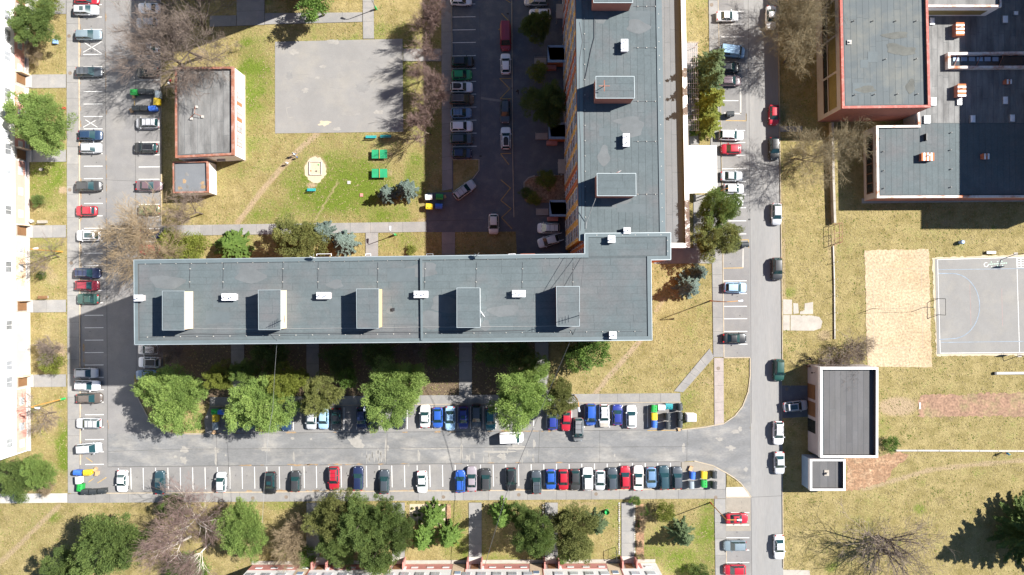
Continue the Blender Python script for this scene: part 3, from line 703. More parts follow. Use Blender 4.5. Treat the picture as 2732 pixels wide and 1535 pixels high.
# west facade: wall runs from south end to north end so that outside is on its left -> use north -> south
A = W(1534, -232, nsH); B = W(1545.7, 642, nsH); A.z = B.z = 0
dirv = (B - A).normalized(); Lw = (B - A).length; outw = Vector((-dirv.y, dirv.x, 0)); outw = outw if outw.x < 0 else -outw
nb = 17; bay = Lw / nb
fl = 8; fh = (nsH - 0.9) / fl
stair = {2, 7, 13}
for i in range(nb):
    a = A + dirv * (bay * i + .03); b = A + dirv * (bay * (i + 1) - .03)
    for f in range(fl):
        z0 = 0.5 + f * fh
        m = M_orange if i in stair else (M_ochre if (i * 3 + f * 2) % 5 < 3 else M_ochre_lt)
        o = MB().prism([a, b, b + outw * .05, a + outw * .05], z0 + .015, z0 + fh - .015, 0, True).build('facade_panel', m, ns)
for i in range(nb):
    for f in range(fl):
        z0 = 0.5 + f * fh + .75
        me = win_mesh(1.75 if i not in stair else 1.1, 1.5, 2, 'ns', M_wingl if (i * 5 + f * 3) % 7 < 4 else M_wincur) if False else None
        gl = M_wingl if (i * 5 + f * 3) % 7 < 4 else M_wincur
        me = win_mesh(1.75 if i not in stair else 1.1, 1.5, 2, gl.name, gl)
        p = A + dirv * (bay * (i + .5)) + outw * .11
        rz = math.atan2(-outw.x, outw.y) + math.pi  # local -y looks out
        rz = math.atan2(outw.y, outw.x) + math.pi / 2
        shared('window', me, ns, (p.x, p.y, z0), rz)
for i in (2, 3, 7, 8, 13, 14):
    a = A + dirv * (bay * i)
    MB().prism([a - dirv * .06, a + dirv * .06, a + dirv * .06 + outw * .16, a - dirv * .06 + outw * .16], .4, nsH - .1, 0, True).build('facade_rib', M_redwall, ns)
MB().prism([A - dirv * .02, B, B + outw * .12, A + outw * .12], nsH - .42, nsH - .14, 0, True).build('cornice', M_redwall, ns)

# --- the long east-west block
ew_px = [(357, 694), (1547.6, 678), (1560, 677), (1560, 623), (1774, 621), (1789.5, 624), (1789.5, 693), (1737, 694), (1739.7, 908), (359, 920)]
ew_px = [(357, 694), (1560, 677.5), (1560, 623), (1789.5, 621), (1789.5, 693), (1737, 694), (1739.7, 908), (359, 920)]
ew, ew_pts, ew_deck = block('apartment_block', 'long flat-roofed slab with five lift houses lined along its grey roof', 'building',
    ew_px, ewH, M_orange, M_roof_rim, 0.55, 0.14, M_roof_base)
roof_strips(ew_deck, px([(369, 705), (1726, 688), (1728, 898), (371, 909)], ewH), ewH - .14, 1.0, 7.0, M_roof, False, 5)
roof_strips(ew_deck, px([(1571, 634), (1778, 632), (1778, 681), (1571, 684)], ewH), ewH - .14, 1.0, 6.0, M_roof, False, 6)
mb = MB(); a, b = W(1121, 689, ewH), W(1123, 908, ewH)
mb.prism([a, a + Vector((.28, 0, 0)), b + Vector((.28, 0, 0)), b], ewH - .15, ewH + .22).build('roof_joint', M_roof_rim, ew)
mb = MB()
for (u0, v0), (u1, v1) in zip(ew_px, ew_px[1:] + ew_px[:1]):
    p, q = W(u0, v0, ewH), W(u1, v1, ewH); d = (q - p).normalized(); nn = Vector((-d.y, d.x, 0)) * .05
    mb.prism([p - nn, q - nn, q + nn, p + nn], ewH - .2, ewH + .035)
mb.build('edge_flashing', M_flash, ew)
# windows of the corner wall that looks into the courtyard
a0 = W(1560, 625, ewH); b0 = W(1560, 676, ewH); a0.z = b0.z = 0; dd = (b0 - a0).normalized(); oo = Vector((-1, 0, 0))
for f in range(8):
    for t in (.9, 2.2): 
        p = a0 + dd * t + oo * .03; shared('window', win_mesh(.75, 1.5, 1, 'cw', M_wingl), ew, (p.x, p.y, 1.6 + f * 3.0), -math.pi / 2)

# windows of the long south side
a1 = W(359, 920, ewH); b1 = W(1739.7, 908, ewH); a1.z = b1.z = 0; d1 = (b1 - a1).normalized(); L1 = (b1 - a1).length
for i in range(24):
    for f in range(8):
        p = a1 + d1 * (L1 * (i + .5) / 24); gl = (M_wingl, M_wincur, M_winmid2)[(i * 5 + f * 3) % 3]
        shared('window', win_mesh(1.7, 1.5, 2, 'ews' + gl.name, gl), ew, (p.x, p.y - .03, 1.5 + f * 2.9), math.atan2(d1.y, d1.x))
def lift_house(parent, q, z0, hh, walls, k):
    """q = apparent roof corners NW NE SE SW at its top"""
    zt = z0 + hh; pts = px(q, zt); root = parent
    V = [(p.x, p.y, z0 - .2) for p in pts] + [(p.x, p.y, zt - .1) for p in pts]
    F = [(1, 0, 4, 5), (2, 1, 5, 6), (3, 2, 6, 7), (0, 3, 7, 4)]
    w = obj('lift_house', V, F, walls, root, mi=[0, 1, 2, 3])
    MB().prism(inset(pts, -.06), zt - .14, zt - .03, 0, True).build('roof_slab', M_roof_base, w)
    mb = MB(); ring(mb, inset(pts, -.09), inset(pts, -.02), zt - .01, zt - .1, zt - .15); mb.build('edge_trim', M_flash, w)
    ip = inset(pts, .03); ip = [Vector((p.x, p.y, 0)) for p in ip]
    ip = sorted(ip, key=lambda p: -p.y); top = sorted(ip[:2], key=lambda p: p.x); bot = sorted(ip[2:], key=lambda p: -p.x)
    roof_strips(w, top + bot, zt - .03, 1.0, 4.5, M_roof, False, 30 + k)
    return w
cr, wh, rd, na = M_cream, M_white, M_redwall, M_lilac
lh = [([(434, 778), (490, 778), (490, 880), (434, 880)], (cr, cr, cr, cr)), ([(690, 775.5), (747, 775), (747, 879), (691, 879)], (cr, cr, cr, cr)),
      ([(952, 772.5), (1009, 772), (1009, 875), (953, 875)], (cr, M_ochre_lt, cr, cr)), ([(1220, 769.7), (1279, 769.5), (1280, 873), (1220, 873)], (wh, wh, cr, cr)),
      ([(1486, 765.7), (1545, 765.5), (1545, 869.7), (1487, 869.7)], (rd, rd, rd, rd))]
for k, (q, w) in enumerate(lh): lift_house(ew, q, ewH - .14, 2.75, w, k)
for k, q in enumerate([[(1584, -60), (1686, -60), (1687, 6), (1585, 6)], [(1591, 205), (1691, 205), (1692, 261), (1591, 261)], [(1594, 464), (1695.5, 464), (1696, 521.5), (1594.5, 521.5)]]):
    lift_house(ns, q, nsH - .12, 3.0, (rd, rd, rd, rd), 10 + k)
def vent_stack(parent, q, z0, npipe, k, hh=.85):
    u0, v0, u1, v1 = q; pts = px([(u0, v0), (u1, v0), (u1, v1), (u0, v1)], z0 + hh)
    b = MB().prism(inset(pts, .06), z0 - .1, z0 + hh - .1).build('vent_stack', M_lilac, parent)
    MB().prism(pts, z0 + hh - .1, z0 + hh, 0, True).build('cap', M_white_cap, b)
    lw = (pts[1] - pts[0]); lh_ = (pts[3] - pts[0])
    for j in range(npipe):
        t = (j + .5) / npipe if npipe > 1 else .55
        c = pts[0] + (lw * t + lh_ * .5 if lw.length > lh_.length else lw * .5 + lh_ * t)
        mb = MB().tube((c.x, c.y, z0 + hh), (c.x, c.y, z0 + hh + .55), .06, n=8)
        mb.tube((c.x, c.y, z0 + hh + .55), (c.x, c.y, z0 + hh + .65), .12, .05, n=8)
        mb.build('vent_pipe', M_steel, b)
for k, (q, n) in enumerate([((357, 787, 381, 804), 1), ((591, 783.5, 630, 802), 2), ((844, 780, 882, 798), 2), ((1104, 776.6, 1142, 795), 2), ((1366.6, 774.6, 1402, 793), 2), ((1625.6, 885, 1645, 904), 1), ((1622, 629, 1641.5, 648), 1)]):
    vent_stack(ew, q, ewH - .14, n, k)
for k, (q, n) in enumerate([((1657, 104.5, 1676, 137), 2), ((1662, 356.5, 1680, 391), 2), ((1664, 607, 1682, 624), 1)]): vent_stack(ns, q, nsH - .12, n, k)

# repairs and dried puddles on the felt
M_felt_new = mat('felt_repair', (0.083, 0.100, 0.106), .8, .08, .8, fine=.08); M_felt_old = mat('felt_puddle', (0.106, 0.114, 0.117), .85, .14, .7, fine=.1)
rp = random.Random(41)
def roof_marks(deck, z, box, n, m2):
    for k in range(n):
        u, v = rp.uniform(box[0], box[2]), rp.uniform(box[1], box[3]); c = W(u, v, z)
        if k % 3 == 0:
            w, h = rp.uniform(.5, 2.2), rp.uniform(.4, .95); zz = z + .0007 * k + .0003; obj('felt_patch', [(c.x - w, c.y - h, zz), (c.x + w, c.y - h, zz), (c.x + w, c.y + h, zz), (c.x - w, c.y + h, zz)], [(0, 1, 2, 3)], M_felt_new, deck)
        else:
            a, b = rp.uniform(.6, 2.6), rp.uniform(.4, 1.3); o = rp.uniform(0, 6)
            obj('puddle_mark', [(c.x + a * math.cos(t) * (1 + .25 * math.sin(3 * t + o)), c.y + b * math.sin(t) * (1 + .2 * math.cos(2 * t + o)), z + .0007 * k) for t in [2 * math.pi * j / 18 for j in range(18)]], [tuple(range(18))], m2, deck)
roof_marks(ew_deck, ewH - .118, (400, 800, 1700, 870), 12, M_felt_old); roof_marks(ew_deck, ewH - .118, (400, 715, 1500, 760), 6, M_felt_old)
roof_marks(ns_deck, nsH - .098, (1575, 30, 1735, 600), 10, M_felt_old)

# cables, rods, aerials and dishes on the roofs
def cable(name, label, pts, r, m, sag=0.0, cat='cable'):
    V = [W(*p) for p in pts]; mb = MB()
    for a, b in zip(V[:-1], V[1:]):
        n = 5 if sag else 1
        prev = a
        for k in range(1, n + 1):
            t = k / n; c = lerp(a, b, t); c = Vector((c.x, c.y, c.z - sag * 4 * t * (1 - t))); mb.tube(prev, c, r, n=5, cap=False); prev = c
    return tag(mb.build(name, m), label, cat)
zr = ewH - .08
cable('roof_cable', 'pale cable running along the south side of the long roof', [(513, 878, zr + .05), (690, 878.5, zr + .05), (900, 876, zr + .05), (952, 876, zr + .05), (1120, 873, zr + .05), (1219, 873, zr + .05), (1430, 871, zr + .05), (1487, 870, zr + .05)], .035, M_cable_lt)
cable('roof_cable', 'dark cable lying just above the south edge of the long roof', [(480, 893, zr + .06), (520, 891, zr + .06), (600, 892, zr + .06), (690, 890, zr + .06), (900, 889, zr + .06), (1050, 887, zr + .06), (1200, 886, zr + .06), (1400, 882, zr + .06)], .04, M_cable)
cable('overhead_cable', 'pale cable hanging from the second lift house over the trees to the south lawn', [(748, 879, ewH + 2), (739, 910, ewH), (735, 965, 20), (732, 1010, 17), (728, 1090, 13), (716, 1160, 11), (704, 1310, 9), (700, 1395, 8)], .022, M_cable_lt)
cable('overhead_cable', 'dark cable from the fifth lift house down past the white van', [(1535, 878, ewH + .5), (1483, 1000, 20), (1415, 1160, 14), (1380, 1245, 11), (1350, 1320, 9), (1290, 1520, 6)], .04, M_cable)
for k, (u0, u1) in enumerate(((1503, 1487), (1530, 1500), (1548, 1535))):
    cable('guy_wire', ('westernmost', 'middle', 'easternmost')[k] + ' thin wire running to the lift house nearest the roof corner', [(u0 + 10, 685, ewH + .3), (u1 + 15, 766, ewH + 2.6)], .03, M_cable)
cable('guy_wire', 'pale stay wire at the southwest corner of the lift house nearest the roof junction', [(1589, 530, nsH + 2.5), (1565, 592, nsH + .2), (1563, 610, nsH)], .045, M_cable_lt)
cable('roof_cable', 'dark cable wandering along the west edge of the tall roof', [(1546, 60, nsH), (1554, 110, nsH), (1546, 160, nsH), (1545, 300, nsH), (1549, 380, nsH), (1550, 460, nsH), (1552, 560, nsH), (1548, 616, nsH)], .04, M_cable)
cable('roof_cable', 'dark cable curving past the cross-shaped aerial on the tall roof', [(1586, 45, nsH), (1586, 100, nsH), (1578, 130, nsH), (1570, 170, nsH), (1561, 212, nsH)], .04, M_cable)
def knobs(parent, pts, z, n, name='rod_holders'):
    mb = MB(); V = [W(u, v, z) for u, v in pts]
    for a, b in zip(V[:-1], V[1:]):
        mb.tube(a + Vector((0, 0, .06)), b + Vector((0, 0, .06)), .018, n=4, cap=False)
        k = max(2, int((b - a).length / n))
        for i in range(k):
            c = lerp(a, b, (i + .5) / k); mb.box(c.x - .055, c.x + .055, c.y - .055, c.y + .055, z - .02, z + .12, 1)
    tag(mb.build(name, (M_cable, M_conc_lt), parent), kind='stuff')
knobs(ew, [(368, 705), (900, 697), (1550, 688)], ewH - .12, 2.0); knobs(ew, [(372, 900), (900, 893), (1715, 884)], ewH - .12, 2.2)
knobs(ew, [(1575, 628), (1780, 627), (1781, 685)], ewH - .1, 1.7)
for u in (508, 597, 756, 850, 1009, 1135, 1272, 1395, 1530): knobs(ew, [(u, 700), (u - 2, 770)], ewH - .12, 1.3)
knobs(ns, [(1756, 20), (1767, 610)], nsH - .1, 1.9); knobs(ns, [(1559, 30), (1562, 600)], nsH - .1, 2.0)
for v in (18, 128, 271, 378, 519): knobs(ns, [(1690, v), (1760, v)], nsH - .1, 1.2)

def aerial(label, base, top, nb_):
    a, b = W(*base), W(*top); root = wempty('roof_aerial', a); tag(root, label, 'aerial')
    mb = MB().tube(a, b, .05, .035, n=6); mb.build('mast', M_cable, root)
    d = (b - a).normalized()
    for k in range(nb_):
        c = lerp(a, b, .35 + .6 * k / nb_); l = .5 - .03 * k
        MB().tube(c - Vector((0, l, 0)), c + Vector((0, l, 0)), .025, n=5).build('crossbar', M_cable, root)
aerial('mast aerial with crossbars on the second lift house of the long roof', (758, 852, ewH + 2.6), (758 + 1, 851, ewH + 6.2), 6)
aerial('mast aerial with crossbars on the fifth lift house of the long roof', (1545, 842, ewH + 2.6), (1546, 842, ewH + 6.4), 6)
root = wempty('cross_aerial', W(1612, 230, nsH + 3)); tag(root, 'rusty cross-shaped aerial on the middle lift house of the tall roof', 'aerial')
c = W(1612, 230, nsH + 4.2)
MB().tube(W(1612, 230, nsH + 2.9), c, .05, n=6).build('mast', M_steel, root)
MB().box(c.x - .75, c.x + .75, c.y - .05, c.y + .05, c.z, c.z + .08).build('arm', M_rust, root)
MB().box(c.x - .06, c.x + .06, c.y - .75, c.y + .75, c.z + .082, c.z + .16).build('arm', M_rust, root)
def dish(label, u, v, z, r, az):
    c = W(u, v, z); root = empty('satellite_dish', c, az); tag(root, label, 'satellite dish')
    V = []; F = []; n = 14
    for k, (rr, dd) in enumerate(((0.02, 0), (.5, .06), (1, .22))):
        for j in range(n):
            t = 2 * math.pi * j / n; V.append((dd * r - .12 * r, rr * r * math.cos(t), .75 + rr * r * math.sin(t) * .8 + dd * .35))
    for k in range(2):
        for j in range(n): F.append((k * n + j, k * n + (j + 1) % n, (k + 1) * n + (j + 1) % n, (k + 1) * n + j))
    F.append(tuple(reversed(range(n))))
    obj('reflector', V, F, M_white_cap, root, smooth=True)
    MB().tube((0, 0, 0), (0, 0, .7), .04, n=6).build('post', M_steel, root)
    MB().tube((0, 0, .45), (r * 1.1, 0, .85), .025, n=5).build('feed_arm', M_steel, root)
dish('white satellite dish standing beside the fourth lift house', 1288, 838, ewH - .14, .55, .6)
dish('white satellite dish on the north edge of the long roof above the conifers', 838, 688, ewH - .05, .5, 1.2)
dish('white dish pair bracket at the north edge of the long roof by the courtyard', 1273, 683, ewH - .05, .45, .9)
dish('small dish behind the lift house nearest the roof junction', 1648, 462, nsH - .1, .45, 2.0)
hatch = W(1049.5, 826, ewH); tag(MB().box(hatch.x - .16, hatch.x + .16, hatch.y - .18, hatch.y + .18, ewH - .13, ewH + .12).box(hatch.x - .2, hatch.x + .2, hatch.y - .22, hatch.y + .22, ewH + .12, ewH + .17).build('roof_vent', M_blackm), 'small dark square vent between two lift houses on the long roof', 'vent')
# rail frames hanging over the north edge
for lab, u0, u1, m in (('white frame above the conifers', 845, 884, M_white_cap), ('pale frame above the short path', 975, 989, M_white_cap), ('white and blue frame above the shaded path', 1138, 1155, M_steel), ('white frame near the courtyard', 1357, 1375, M_white_cap), ('red frame beside the tall block', 1389, 1427, M_redwall)):
    mb = MB()
    for p, q in (((u0, 683), (u0, 678)), ((u0, 678), (u1, 677.5)), ((u1, 677.5), (u1, 683))): mb.tube(W(*p, ewH - .5), W(*q, ewH - .5), .04, n=5)
    z_ = ewH - .5
    tag(mb.build('balcony_rail', m), lab + ' at the roof edge of the long block', 'railing')

# entrance canopies of the tall block
def entrance(label, q, hh=3.0, flat=False, m=None):
    u0, v0, u1, v1 = q; pts = px([(u0, v0), (u1, v0), (u1, v1), (u0, v1)], hh); c = sum(pts, Vector()) / 4
    root = wempty('entrance_porch', (c.x, c.y, 0)); tag(root, label, 'porch', 'porches of the tall block')
    if flat:
        MB().prism(pts, hh - .2, hh, 0, True).build('canopy', M_conc, root)
        for p in (pts[0], pts[3]): MB().tube((p.x + .15, p.y + (-.15 if p is pts[0] else .15), 0), (p.x + .15, p.y + (-.15 if p is pts[0] else .15), hh - .2), .06, n=8).build('post', M_steel, root)
        return
    MB().prism(inset(pts, .15), 0, hh - .3).build('wall', M_orange, root)
    mb = MB(); ring(mb, pts, inset(pts, .38), hh, hh - .25, hh - .35); mb.build('rim', M_bluewall, root)
    ip = inset(pts, .3); obj('roof', [(p.x, p.y, hh - .24) for p in ip], [(0, 1, 2, 3)], M_roof_drk, root)
    p = pts[3]; MB().box(p.x - .25, p.x + 1.6, p.y - .55, p.y + .12, 0, 1.1).build('step_wall', M_pinkred, root)
    p = pts[0]; MB().box(p.x - 2.2, p.x - .05, p.y - 2.3, p.y - 1.2, 0, .25).build('ramp', M_conc, root)
    for yy in (1.2, 2.3): MB().tube((p.x - 2.2, p.y - yy, .9), (p.x - .05, p.y - yy, .9), .03, n=5).tube((p.x - 2.2, p.y - yy, .2), (p.x - 2.2, p.y - yy, .9), .03, n=5).build('handrail', M_steel, root)
entrance('shaded porch with blue-grey rim below the middle lift house of the tall block', (1461, 121, 1510, 166))
entrance('shaded porch with blue-grey rim halfway down the tall block', (1464, 327, 1513, 371))
entrance('shaded porch with blue-grey rim nearest the two white cars', (1466, 534, 1515, 578))
entrance('flat pale canopy at the top of the courtyard', (1484, 11, 1509, 49), 3.0, True)
entrance('flat pale canopy beside the hedge bed', (1489, 425, 1513, 463), 3.0, True)

# --- shop annex, canopy and pergola east of the tall block
shop, sp, sdeck = block('shop_annex', 'low annex with grey roof and bright white parapet east of the tall block', 'building',
    [(1700, -120), (1826, -120), (1840.5, 660), (1702, 660)], 4.5, M_white, M_white, 0.72, 0.95, M_roof_base)
roof_strips(sdeck, px([(1712, -110), (1814, -110), (1828, 648), (1714, 648)], 3.55), 3.55, 1.0, 7, M_roof_ann, True, 8)
root = wempty('entrance_canopy', W(1870, 450)); tag(root, 'wide white flat canopy over the shop entrance', 'canopy')
cp = px([(1838.7, 388), (1912, 388), (1914, 515), (1839, 516)], 3.2)
MB().prism(cp, 2.9, 3.2, 0, True).build('canopy_slab', M_white, root)
for p, s in zip(inset(cp, .4), range(4)): MB().tube((p.x, p.y, 0), (p.x, p.y, 2.9), .09, n=10).build('post', M_steel, root)
M_pergola = mat('pergola_paint', (0.42, 0.36, 0.33), .8, .2, 2.0, stain=(0.20, 0.09, 0.06), stain_amt=.7, stain_scale=.8)
root = wempty('pergola', W(1848, 230)); tag(root, 'long white and rusty lattice pergola beside the spruces', 'pergola')
for k in range(6):
    u = 1832.5 + k * 5.6; a, b = W(u, 112, 2.8), W(u + 3, 349, 2.8)
    MB().prism([a + Vector((-.03, 0, 0)), a + Vector((.03, 0, 0)), b + Vector((.03, 0, 0)), b + Vector((-.03, 0, 0))], 2.7, 2.8, 0, True).build('beam', M_pergola, root)
for k in range(18):
    v = 113 + k * 13.8; a, b = W(1832 + v * .008, v, 2.8), W(1863 + v * .008, v, 2.8)
    MB().prism([a + Vector((0, -.03, 0)), b + Vector((0, -.03, 0)), b + Vector((0, .03, 0)), a + Vector((0, .03, 0))], 2.803, 2.88, 0, True).build('slat', M_pergola, root)
for v in (114, 192, 270, 346):
    p = W(1862 + v * .006, v, 2.7); MB().tube((p.x, p.y, 0), (p.x, p.y, 2.7), .06, n=8).build('post', M_rust, root)
sheet('ramp_shop', [(1838, 352), (1862, 352), (1864, 387), (1838, 387)], M_pave, .12)
sheet('pergola_floor', [(1830, 115), (1860, 115), (1864, 350), (1832, 350)], M_pave, .02)

# --- low heating house in the north-west with its annex
hh_, hp, hdeck = block('service_building', 'flat-roofed white service building with rusty parapet beside the west parking', 'building',
    [(466.8, 180), (622, 178.5), (622.6, 413), (468, 421)], 5.1, M_white, M_rust, 0.34, 0.5, M_roof_base)
roof_strips(hdeck, px([(474, 187), (614, 186), (614.5, 406), (475, 413)], 4.6), 4.6, 1.05, 9, M_roof_grey, True, 12)
ne, se = W(622, 178.5, 5.1), W(622.6, 413, 5.1); ne.z = se.z = 0; d = (se - ne).normalized()
for t, w, n in ((4.3, 2.2, 3), (7.0, 2.2, 3), (9.7, 1.6, 2), (12.0, 1.9, 3)):
    p = ne + d * t; shared('window', win_mesh(w, 2.2, n, 'hh', M_wincur, M_redwall), hh_, (p.x + .03, p.y, 1.5), math.pi / 2)
for t in (5.65, 8.4): 
    p = ne + d * t; shared('window_panel', win_mesh(.5, 2.2, 1, 'red', M_orange, M_redwall), hh_, (p.x + .03, p.y, 1.5), math.pi / 2)
root = wempty('roof_fans', W(518, 305, 4.6)); tag(root, 'rusty roof aerial with three white boxes on the service building', 'aerial')
for k, (u, v) in enumerate(((521, 284), (507, 315), (537, 310))):
    p = W(u, v, 5.2); MB().box(p.x - .18, p.x + .18, p.y - .20, p.y + .20, 4.6, 4.9).build('box', M_conc_lt, root)
    q = W(519, 303, 5.5); MB().tube(q, (p.x, p.y, 5.25), .05, n=5).build('arm', M_rust, root)
MB().tube(W(519, 303, 4.6), W(519, 303, 6.0), .06, n=6).build('mast', M_rust, root)
hs_, hsp, hsdeck = block('service_annex', 'small lower annex littered with leaves at the south end of the service building', 'building',
    [(461, 432), (553, 430), (555, 513), (462, 515)], 3.5, M_white, M_rust, 0.20, 0.4, M_roof_ann)
for k in range(7):
    u, v = rnd.uniform(475, 545), rnd.uniform(440, 505); p = W(u, v, 3.1)
    pts = [(p.x + rnd.uniform(.2, .6) * math.cos(t), p.y + rnd.uniform(.15, .5) * math.sin(t)) for t in [2 * math.pi * j / 9 for j in range(9)]]
    obj('leaf_drift', [(a, b, 3.105 + .002 * k) for a, b in pts], [tuple(range(9))], M_leafdirt if k % 3 else M_roof_grey, hsdeck)
p = W(555, 470, 0); ne = W(553, 430, 3.5); se = W(555, 513, 3.5)
for t in (1.4, 2.6):
    q = lerp(Vector((ne.x, ne.y, 0)), Vector((se.x, se.y, 0)), t / 5.2); shared('window', win_mesh(.7, .6, 1, 'an', M_white_cap), hs_, (q.x + .03, q.y, 1.9), math.pi / 2)
p = W(575, 432, 0); tag(MB().box(p.x + 1.2, p.x + 2.6, p.y - .3, p.y + .1, 2.0, 2.25).build('door_canopy', M_conc), 'small concrete canopy on the south wall of the service building', 'canopy')

# --- garages in the south-east
gb, gp, gdeck = block('garage_building', 'white-rimmed garage block with dark felt roof and brown doors', 'building',
    [(2189, 981), (2342.5, 981), (2342, 1221), (2190, 1221)], 5.0, M_lilac, M_white, 0.32, 0.75, M_roof_base)
roof_strips(gdeck, px([(2197, 989), (2334, 989), (2334, 1213), (2198, 1213)], 4.25), 4.25, 1.0, 8, M_roof_drk, True, 14)
nw = W(2189, 981, 5.0); sw = W(2190, 1221, 5.0); nw.z = sw.z = 0; d = (sw - nw).normalized()
for t0, t1, m in ((3.3, 5.8, M_brownwood), (6.3, 8.8, M_brownwood), (9.4, 11.6, M_windark)):  # the last is a dark panel painting the shade of an open bay
    mb = MB(); a, b = nw + d * t0, nw + d * t1
    mb.prism([a, b, b + Vector((-.06, 0, 0)), a + Vector((-.06, 0, 0))], .05, 3.0, 0, True); door = mb.build('garage_doorway', m, gb)
    for j in range(4):
        a2, b2 = lerp(a, b, (j + .08) / 4), lerp(a, b, (j + .92) / 4)
        if m is M_brownwood: MB().prism([a2, b2, b2 + Vector((-.085, 0, 0)), a2 + Vector((-.085, 0, 0))], .12, 2.92, 0, True).build('plank', m, door)
lp = nw + d * 1.1; MB().tube((lp.x, lp.y, 3.0), (lp.x - .6, lp.y, 3.2), .04, n=6).box(lp.x - .75, lp.x - .5, lp.y - .12, lp.y + .12, 3.1, 3.25).build('wall_lamp', M_blackm, gb)
ga, gap_, gadeck = block('garage_annex', 'small blue-walled annex at the south end of the garages', 'building',
    [(2162, 1226), (2255, 1226), (2255, 1309), (2162, 1309)], 3.5, M_bluewall, M_white, 0.30, 0.65, M_roof_base)
roof_strips(gadeck, px([(2167, 1230), (2249, 1230), (2249, 1303), (2167, 1303)], 2.85), 2.85, 1.2, 6, M_roof_drk, True, 15)
p = W(2205, 1262, 2.9); tag(MB().box(p.x - .4, p.x + .4, p.y - .5, p.y + .5, 2.86, 3.0).box(p.x - .15, p.x + .15, p.y - .15, p.y + .15, 3.0, 3.4).build('roof_vent', M_conc), 'crumbling pale vent base on the garage annex roof', 'vent')

# --- school: gym, low wing, upper wing, light well and the tall wing beyond the frame
gy, gyp, gydeck = block('school_gym', 'large gym with blue-grey roof, red tiled rim and red-brown south wall', 'building',
    [(2239, -150), (2472, -150), (2482, 286), (2248, 289)], 9.0, M_lilac, M_redtrim, 0.35, 0.45, M_roof_base)
roof_strips(gydeck, px([(2247, -143), (2464, -143), (2474, 278), (2256, 281)], 8.55), 8.55, 1.0, 9, M_roof_blue, True, 18)
sw = W(2248, 289, 9.0); se = W(2482, 286, 9.0); sw.z = se.z = 0
MB().prism([sw, se, se + Vector((0, -.05, 0)), sw + Vector((0, -.05, 0))], 0, 8.5, 0, True).build('south_wall', M_redwall, gy)
nwp = W(2239, -150, 9.0); nwp.z = 0; d = (sw - nwp).normalized(); Lg = (sw - nwp).length
roof_marks(gydeck, 8.585, (2275, 90, 2440, 260), 8, mat('felt_moss', (0.092, 0.094, 0.084), .9, .2, .8, fine=.2))
t = Lg - .7
k = 0
while t > 3:
    t0 = t - 5.6
    a, b = nwp + d * t0, nwp + d * t
    pnl = MB().prism([a, b, b + Vector((-.05, 0, 0)), a + Vector((-.05, 0, 0))], 4.6, 7.1, 0, True).build('panel', M_olive, gy)
    for j in range(10):
        c = lerp(a, b, (j + .5) / 10); MB().box(c.x - .09, c.x - .01, c.y - .03, c.y + .03, 4.65, 7.05).build('rib', M_olive, pnl)
    wn_ = MB().prism([a, b, b + Vector((-.04, 0, 0)), a + Vector((-.04, 0, 0))], 2.7, 3.9, 0, True).build('window', M_windark, gy)
    MB().prism([a, b, b + Vector((-.09, 0, 0)), a + Vector((-.09, 0, 0))], 2.5, 2.7, 0, True).build('window_sill', M_brownfr, gy)
    MB().prism([a, b, b + Vector((-.09, 0, 0)), a + Vector((-.09, 0, 0))], 4.35, 4.6, 0, True).build('frame', M_brownfr, gy)
    t = t0 - .4
p = W(2283, 298, 6); MB().box(p.x - .35, p.x + .35, p.y - .2, p.y + .1, 6.2, 6.5).build('wall_lamp', M_lamp, gy)
VENTS = ['first of the top row', 'second of the top row', 'third of the top row', 'last of the top row', 'left of the middle pair', 'right of the middle pair', 'first of the bottom row', 'second of the bottom row', 'third of the bottom row', 'last of the bottom row',
         'topmost left', 'topmost right', 'second left', 'second right', 'third left', 'third right', 'lowest left', 'lowest right']
for i, (u, v) in enumerate([(2277, 57), (2328, 57), (2389, 57), (2443, 57), (2361, 159), (2444, 158), (2280, 254), (2332, 253), (2393, 252), (2446, 252), (2346, 370), (2536, 355), (2355, 405), (2534, 401), (2356, 456), (2536, 452), (2357, 503), (2535, 500)]):
    z = 8.57 if v < 300 else 4.02
    where = VENTS[i] + (' on the blue-grey gym roof' if v < 300 else ' on the low school roof')
    p = W(u, v, z); tag(MB().tube((p.x, p.y, z), (p.x, p.y, z + .3), .07, n=8).tube((p.x, p.y, z + .3), (p.x, p.y, z + .36), .12, .10, n=8).build('roof_vent', M_blackm),
        'small black vent pipe, ' + where, 'vent', 'vent pipes on the school roofs')
p = W(2266, 113, 8.7); tag(MB().box(p.x - .35, p.x + .35, p.y - .35, p.y + .35, 8.57, 8.75).box(p.x - .12, p.x + .12, p.y - .12, p.y + .12, 8.75, 8.95).build('roof_drain', M_conc_lt), 'square pale drain box near the west rim of the gym roof', 'drain')
lo, lop, lodeck = block('school_wing', 'low school wing with peeling white and rusty parapet', 'building',
    [(2338.5, 336), (2451, 335), (2449, 300), (2432, 300), (2425, -150), (2778, -150), (2784, 526), (2341, 528)], 4.4, M_lilac, M_rust_wh, 0.33, 0.35, M_roof_base)
roof_strips(lodeck, px([(2347, 344), (2452, 343), (2453, 519), (2348, 520)], 4.05), 4.05, 1.0, 8, M_roof, True, 20)
roof_strips(lodeck, px([(2454, 330), (2770, 330), (2774, 518), (2455, 519)], 4.05), 4.05, 1.0, 8, M_roof, True, 21)
roof_strips(lodeck, px([(2440, -140), (2768, -140), (2770, 329), (2442, 329)], 4.05), 4.05, .95, 6, M_roof_grey, True, 22)
a = W(2338.5, 336, 4.4); b = W(2341, 528, 4.4); a.z = b.z = 0; d = (b - a).normalized(); Lx = (b - a).length
